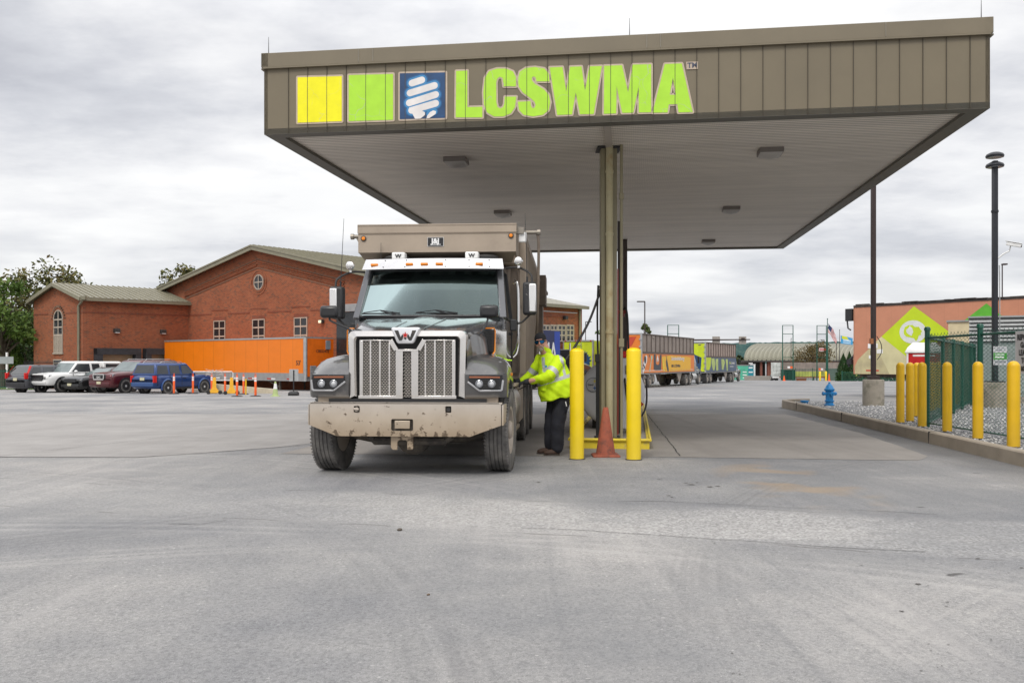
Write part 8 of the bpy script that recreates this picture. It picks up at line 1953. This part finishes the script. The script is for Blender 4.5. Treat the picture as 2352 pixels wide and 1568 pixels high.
m = MB(); m.tube(spline([(1.15,3.35,2.75),(1.2,3.3,2.6),(1.2,3.3,1.8),(1.12,3.3,1.55)]), .02, 8); m.build('grab_rail', K['chrome'], tr)
for s_ in (-1,1):
    m = MB(); m.b2((s_*.6,4.55,.4),(s_*1.2,4.58,1.15)); m.build('mud_flap', K['black'], tr)
m = MB(); m.cyl((1.1,1.85,.85),(1.1,1.95,.85),.12,n=16); m.b2((1.05,1.6,.6),(1.18,1.9,.95)); m.build('air_can', dumpd, tr, bevel=.02)
gv = empty('work_gloves', (0,0,0), label='neon yellow work gloves lying on the dump truck fender', cat='gloves')
M4 = Matrix.Translation(tr.location) @ Matrix.Rotation(tr.rotation_euler.z, 4, 'Z')
gm_ = MB(); 
for cx_, cy_, rz_ in ((1.06,1.33,.3),(1.10,1.42,-.4)):
    R3_ = Matrix.Rotation(rz_, 3, 'Z'); gm_.ell((cx_,cy_,1.455),(.07,.05,.022),10,6,R3_)
    for k in range(4): a = -.4 + k*.26; d = R3_ @ Vector((math.cos(a), math.sin(a), 0)); c = Vector((cx_,cy_,1.453)); gm_.tube([c + d*.05, c + d*.13 + Vector((0,0,-.006))], [.014,.009], 6)
gm_.v = [tuple(M4 @ Vector(v_)) for v_ in gm_.v]
gm_.build('glove', mat('neon_glove', (.55,.85,.02), .7), gv)
# ================================================================== the man at the truck
random.seed(5)
def remesh(mb, name, voxel, smooth_it, mats, parent=None, matfn=None):
    me = bpy.data.meshes.new('tmp'); me.from_pydata(mb.v, [], mb.f)
    bm = bmesh.new(); bm.from_mesh(me); bmesh.ops.recalc_face_normals(bm, faces=bm.faces); bm.to_mesh(me); bm.free()
    ob = bpy.data.objects.new('tmp', me)
    rm = ob.modifiers.new('r', 'REMESH'); rm.mode = 'VOXEL'; rm.voxel_size = voxel
    if smooth_it: sm = ob.modifiers.new('s', 'SMOOTH'); sm.factor = .5; sm.iterations = smooth_it
    me2 = evalmesh(ob); me2.name = name
    me2.materials.clear()
    for m_ in mats: me2.materials.append(m_)
    me2.polygons.foreach_set('use_smooth', [True]*len(me2.polygons))
    if matfn: me2.polygons.foreach_set('material_index', [matfn(p.center) for p in me2.polygons])
    o = bpy.data.objects.new(name, me2); COL.objects.link(o)
    if parent is not None: o.parent = parent
    return o
# the figure is laid out in its own frame: x to the picture's right, y away, z up; feet at the origin
man = empty('person', (at(1262, 13.35), 13.35, 0), label='man in a neon yellow jacket, black cap and sunglasses leaning to the truck', cat='person')
skin = mat('skin', (.58,.31,.225), .55, var=.08, vs=12)
def rr(c, rx, ry, n=16, ux=(1,0,0), uy=(0,1,0)):
    c = Vector(c); ux, uy = Vector(ux).normalized(), Vector(uy).normalized()
    return [c + ux*(rx*math.cos(2*math.pi*k/n)) + uy*(ry*math.sin(2*math.pi*k/n)) for k in range(n)]
def limb(m, pts, rad, n=14):
    P = spline(pts, 5); k = len(P); rs = []
    for i in range(k):
        f = i/(k-1)*(len(rad)-1); j = min(int(f), len(rad)-2); rs.append(rad[j] + (rad[j+1]-rad[j])*(f-j))
    m.tube(P, rs, n); m.ell(P[0], rs[0], 12, 8); m.ell(P[-1], rs[-1], 12, 8)
# joints
hipc = Vector((.14, .02, .98)); shc = Vector((.02, .04, 1.50)); headc = Vector((-.135, -.03, 1.725))
sl_, sr_ = Vector((-.14, .14, 1.46)), Vector((.145, -.10, 1.425))     # far shoulder, near shoulder
el_, er_ = Vector((-.30, .16, 1.22)), Vector((-.02, -.26, 1.22))
wl_, wr_ = Vector((-.47, .10, 1.13)), Vector((-.33, -.14, 1.13))
# body: one continuous surface (trunk, neck, head, arms, hands, legs)
B = MB()
B.loft([rr(hipc + Vector((0,0,-.12)), .17, .15), rr(hipc, .2, .17), rr((.08,.02,1.15), .22, .18), rr((.05,.03,1.32), .21, .17), rr((.03,.03,1.44), .19, .14), rr((-.02,.02,1.54), .09, .09)])
limb(B, [(-.02,.02,1.5), (-.07,.0,1.60), (-.10,-.01,1.67)], [.09,.08,.08])
# head: skull, jaw, nose, ears; looks at the camera and slightly to the left
hr_ = Matrix.Rotation(R(-8), 3, 'Y') @ Matrix.Rotation(R(-14), 3, 'Z')
def hp(x, y, z): return headc + hr_ @ Vector((x, y, z))*1.09
B.ell(hp(0,.012,.035), (.078,.098,.092), 20, 14, hr_); B.ell(hp(0,-.018,-.045), (.062,.072,.075), 18, 12, hr_); B.ell(hp(0,-.052,-.092), (.036,.036,.028), 14, 10, hr_)
B.ell(hp(-.038,-.062,-.035), (.025,.02,.022), 10, 8, hr_); B.ell(hp(.038,-.062,-.035), (.025,.02,.022), 10, 8, hr_)
B.loft([rr(hp(0,-.085,.018), .009, .01, 10, hr_ @ Vector((1,0,0)), hr_ @ Vector((0,1,0))), rr(hp(0,-.098,-.012), .013, .018, 10, hr_ @ Vector((1,0,0)), hr_ @ Vector((0,1,0))), rr(hp(0,-.098,-.03), .017, .018, 10, hr_ @ Vector((1,0,0)), hr_ @ Vector((0,1,0))), rr(hp(0,-.085,-.036), .012, .012, 10, hr_ @ Vector((1,0,0)), hr_ @ Vector((0,1,0)))])
for s_ in (-1,1): B.ell(hp(s_*.080,.012,-.005), (.012,.022,.034), 10, 8, hr_)
B.ell(hp(0,-.083,-.062), (.024,.012,.006), 10, 6, hr_); B.ell(hp(0,-.082,-.072), (.02,.012,.007), 10, 6, hr_)
B.ell(hp(0,-.076,.038), (.055,.018,.012), 12, 6, hr_)
limb(B, [sl_, el_, wl_], [.06,.048,.034]); limb(B, [sr_, er_, wr_], [.065,.05,.036])
def hand(m, w_, dr_, up, scale=1, curl=.5, thumb=1):
    d = Vector(dr_).normalized(); s = d.cross(Vector(up)).normalized(); u = s.cross(d)
    c = w_ + d*.05; m.ell(c, (.048,.034,.026), 12, 8, Matrix((d, s, u)).transposed())
    for k, (off, ln) in enumerate(((-.030,.068),(-.010,.078),(.010,.074),(.030,.058))):
        a = w_ + d*.085 + s*off; b = a + d*ln*.45 - u*ln*.12*curl; c2 = b + d*ln*.3 - u*ln*.35*curl; e = c2 + d*ln*.08 - u*ln*.3*curl
        m.tube([a, b, c2, e], [.0115,.0105,.0095,.0075], 8); m.ell(e, .0078, 8, 6)
    a = w_ + d*.03 - s*.03*thumb; b = a + d*.03 - s*.03*thumb - u*.01; c2 = b + d*.028 - s*.006*thumb - u*.014; m.tube([a, b, c2], [.014,.012,.009], 8); m.ell(c2, .009, 8, 6)
hip_l, hip_r = hipc + Vector((-.05,.10,-.06)), hipc + Vector((.05,-.06,-.06))
kn_l, kn_r = Vector((.02,.10,.52)), Vector((.12,-.07,.51)); an_l, an_r = Vector((.0,.15,.10)), Vector((.10,-.06,.10))
limb(B, [hip_l, kn_l, an_l], [.095,.065,.035]); limb(B, [hip_r, kn_r, an_r], [.095,.065,.035])
for a_, dx in ((an_l, -.12), (an_r, -.11)): B.ell((a_.x+dx*.25, a_.y-.015, .055), (.06,.03,.025), 14, 8)
hand(B, wl_, (-1,-.12,-.25), (0,-.2,1), curl=.9, thumb=1); hand(B, wr_, (-1,.1,-.2), (0,-.3,1), curl=.9, thumb=-1)
body = remesh(B, 'body', .0062, 2, [skin], man)
# black gloves over the same hands
G = MB()
for w_, d_, th in ((wl_, (-1,-.12,-.25), 1), (wr_, (-1,.1,-.2), -1)):
    o_ = len(G.v); hand(G, w_, d_, (0,-.2 if th > 0 else -.3,1), curl=.9, thumb=th); d = Vector(d_).normalized(); c = w_ + d*.09
    for i in range(o_, len(G.v)): pass
    G.tube([w_ - d*.02, w_ + d*.05], [.042,.04], 12)
g_ = remesh(G, 'gloves', .0055, 0, [mat('glove_black', (.025,.026,.032), .8, bump=.2)], man)
displace(g_, lambda p: .004)
# trousers
T = MB()
T.loft([rr(hipc + Vector((-.0,.02,-.16)), .20, .185, 18), rr(hipc + Vector((0,.02,-.02)), .215, .195, 18), rr(hipc + Vector((-.01,.02,.10)), .21, .185, 18)])
limb(T, [hip_l + Vector((.01,0,.0)), kn_l, (an_l.x+.015, an_l.y, .14)], [.135,.105,.095,.092,.088]); limb(T, [hip_r + Vector((.02,0,0)), kn_r + Vector((.01,0,0)), (an_r.x+.02, an_r.y, .13)], [.145,.118,.108,.10,.096])
for k, z in enumerate((.16,.20,.25,.32)):   # stacked folds over the boots
    T.loft([rr((an_r.x+.015,an_r.y,z-.012), .095+.004*(k % 2), .09, 14), rr((an_r.x+.02,an_r.y,z+.012), .105, .098, 14)])
T.ell((.245,-.12,.72), (.03,.08,.085), 12, 8)
trs = mat('navy_black_trousers', (.014,.015,.022), .85, var=.25, vs=9, bump=.35, bs=30)
def folds(o, amp, f1=16, f2=9, ph=0):
    displace(o, lambda p: amp*(math.sin(p.z*f1*2 + p.x*14 + ph + 2*math.sin(p.y*11))*.5 + math.sin(p.z*f2*3 - p.x*23 + p.y*17)*.35))
to = remesh(T, 'trousers', .009, 2, [trs], man); folds(to, .006)
m = MB(); m.bar((.235,-.205,.83),(.25,-.21,.76),.006,.012); m.build('pen', K['white'], to)
# boots
bt = mat('brown_work_boot', (.055,.03,.02), .75, var=.3, vs=14, dirt=((.12,.09,.06), .3, 10))
for a_, hx in ((an_l, -.19), (an_r, -.21)):
    S = MB(); S.ell((a_.x+.01, a_.y, .085), (.062,.052,.08), 14, 10); S.ell((a_.x-.07, a_.y-.015, .052), (.10,.052,.046), 14, 10); S.ell((a_.x-.13, a_.y-.025, .045), (.06,.05,.038), 14, 10)
    bo = remesh(S, 'boot', .007, 2, [bt], man)
    m = MB(); m.loft([[(a_.x-.07 + math.cos(t_)*.125*(1), a_.y-.015 + math.sin(t_)*.052, z_) for t_ in [2*math.pi*k/20 for k in range(20)]] for z_ in (.0,.026)]); m.build('sole', mat('boot_sole', (.06,.05,.042), .9), bo)
# jacket
JY = mat('neon_yellow_fabric', (.60,.86,.005), .75, var=.05, vs=5, bump=.3, bs=25); JS = mat('reflective_stripe', (.52,.53,.55), .45, .2, var=.08, vs=20)
J = MB()
def jr(c, rx, ry, tilt=0, n=24, fl=0):
    u = Vector((math.cos(tilt), 0, math.sin(tilt))); return rr(c, rx, ry, n, u, (0,1,0))
J.loft([jr((.13,.0,.87), .275, .23, R(12)), jr((.125,.0,.93), .28, .235, R(12)), jr((.10,.0,1.06), .285, .24, R(10)), jr((.08,.01,1.18), .265, .225, R(6)), jr((.06,.02,1.30), .235, .20, R(2)), jr((.045,.03,1.40), .215, .185, R(-2)), jr((.02,.03,1.48), .175, .155, R(-10)), jr((-.02,.02,1.55), .10, .10, R(-14)), jr((-.045,.01,1.585), .082, .085, R(-14))])
J.loft([jr((-.085,-.03,.99), .06, .17, R(0), 16), jr((-.06,-.02,1.12), .13, .19, 0, 16), jr((.0,.0,1.35), .15, .18, 0, 16)])   # belly and open front flap
limb(J, [sl_ + Vector((.03,-.02,0)), el_, wl_ + Vector((.045,0,.012))], [.095,.085,.068,.055,.05]); limb(J, [sr_ + Vector((-.02,.03,0)), er_, wr_ + Vector((.07,0,.014))], [.11,.10,.085,.068,.058])
J.ell(sr_, (.098,.095,.09)); J.ell(sl_, (.09,.09,.09))
def seg_d(p, a, b):
    ab = b - a; t_ = max(0, min(1, (p-a).dot(ab)/ab.length_squared)); return (p - (a + ab*t_)).length, t_
cufr = wr_ + Vector((.07,0,.014)); cufl = wl_ + Vector((.045,0,.012))
def jm_(c):
    p = Vector(c)
    for a, b in ((sr_, er_), (sl_, el_)):
        d, t_ = seg_d(p, a, b)
        if d < .125 and .60 < t_ < .86 and (p - (sr_ if a is sr_ else sl_)).length > .12: return 1
    d, t_ = seg_d(p, sr_, er_)
    onarm = d < .118 and t_ > .12 and p.y < -.12 or seg_d(p, er_, wr_)[0] < .11
    onarm2 = seg_d(p, el_, wl_)[0] < .09 or (seg_d(p, sl_, el_)[0] < .10 and seg_d(p, sl_, el_)[1] > .3)
    if onarm or onarm2: return 0
    # waist stripe rises towards the back, shoulder stripe runs down behind the near shoulder
    zw = 1.13 + (p.x)*.30
    if abs(p.z - zw) < .028: return 1
    if p.z > zw and abs((p.x - .155) - (1.56 - p.z)*.22) < .024 and p.z < 1.56 and p.y < .12: return 1
    if p.z > zw and abs((p.x + .10) - (1.50 - p.z)*.05) < .022 and p.z < 1.5: return 1
    return 0
jo = remesh(J, 'jacket', .0072, 3, [JY, JS], man, jm_)
def jfold(p):
    low = max(0, min(1, (1.2 - p.z)/.3)); amp = .006 + .010*low
    return amp*(math.sin(p.z*26 + p.x*19 + 2.2*math.sin(p.y*10))*.45 + math.sin(p.x*31 - p.z*12 + p.y*9)*.4*(.4+low) + math.sin(p.z*55+p.x*40)*.15)
displace(jo, jfold)
m = MB(); c = Vector((-.045,.008,1.585)); m.loft([rr(c, .088, .09, 20, (1,0,-.25)), rr(c + Vector((-.02,-.004,.065)), .097, .098, 20, (1,0,-.35)), rr(c + Vector((-.018,-.003,.066)), .088, .09, 20, (1,0,-.35)), rr(c + Vector((0,0,.0)), .074, .078, 20, (1,0,-.25))], cap=False); m.build('collar', JY, jo)
m = MB(); m.box((-.06,-.165,1.36), (.035,.01,.03)); m.build('chest_patch', mat('patch_blue', (.03,.25,.4), .6), jo)
# cap, hair, beard, sunglasses
m = MB(); hx = hr_ @ Vector((1,0,0)); hyv = hr_ @ Vector((0,1,0)); cap_pts = []
for zz, s in ((.030,1.03),(.045,1.07),(.075,1.05),(.10,.93),(.122,.70),(.135,.36),(.138,.05)): cap_pts.append(rr(hp(0,.012,zz), .083*s, .103*s, 26, hx, hyv))
co_ = m.loft(cap_pts).build('skull_cap', mat('cap_black', (.014,.014,.017), .85, bump=.3), man)
m = MB(); m.loft([rr(hp(0,.012,.026), .0865, .106, 26, hx, hyv), rr(hp(0,.012,.05), .090, .1095, 26, hx, hyv)], cap=False); m.build('cap_band', mat('cap_band_black', (.02,.02,.024), .8), co_)
bm_ = mat('grey_beard', (.33,.29,.25), .9, var=.25, vs=60, bump=.6, bs=160)
m = MB(); m.ell(hp(0,-.060,-.098), (.037,.034,.034), 16, 10, hr_)
for s_ in (-1,1): m.ell(hp(s_*.033,-.062,-.078), (.014,.022,.026), 10, 8, hr_); m.tube([hp(0,-.098,-.052), hp(s_*.02,-.094,-.056), hp(s_*.033,-.082,-.07)], [.007,.007,.007], 6)
bo = remesh(m, 'beard', .004, 1, [bm_], man)
m = MB(); 
for s_ in (-1,1): m.ell(hp(s_*.078,.03,-.005), (.01,.035,.03), 10, 6, hr_)
m.build('hair', mat('grey_hair', (.16,.13,.11), .9), man)
fr__ = mat('sunglass_frame', (.015,.015,.018), .3); ln_ = mat('blue_mirror_lens', (.015,.16,.38), .08, .8, var=.6, vs=22)
m = MB()
for s_ in (-1,1):
    m.tube([hp(s_*.072,-.065,.012), hp(s_*.085,-.02,.012), hp(s_*.083,.02,.006)], .0045, 6)
    m.loft([[hp(s_*x, -y_, z) for x, y_, z in ((.006,.100,.026),(.04,.097,.030),(.070,.070,.024),(.074,.062,.006),(.058,.082,-.016),(.03,.095,-.018),(.012,.101,-.004))], [hp(s_*x, -y_+.012, z) for x, y_, z in ((.006,.100,.026),(.04,.097,.030),(.070,.070,.024),(.074,.062,.006),(.058,.082,-.016),(.03,.095,-.018),(.012,.101,-.004))]])
sg_ = m.build('sunglasses', fr__, man)
m = MB()
for s_ in (-1,1):
    q = [(.013,.1035,.021),(.038,.101,.024),(.064,.078,.019),(.067,.071,.006),(.054,.088,-.011),(.031,.099,-.013),(.016,.104,-.002)]; m.loft([[hp(s_*x, -y_, z) for x, y_, z in q], [hp(s_*x, -y_+.006, z) for x, y_, z in q]])
m.build('lens', ln_, sg_)
# nozzle held at the tank
nz = empty('fuel_nozzle', man.location, label='dark fuel nozzle in the gloved hands at the truck tank', cat='nozzle')
m = MB(); m.tube(spline([(-.34,-.05,1.12),(-.44,-.03,1.10),(-.52,0,1.06),(-.62,.02,.98)]), [.028]*4*8 if False else .024, 10); m.bar((-.36,-.05,1.06),(-.48,-.02,1.0),.02,.015); m.build('spout', K['dkmetal'], nz)
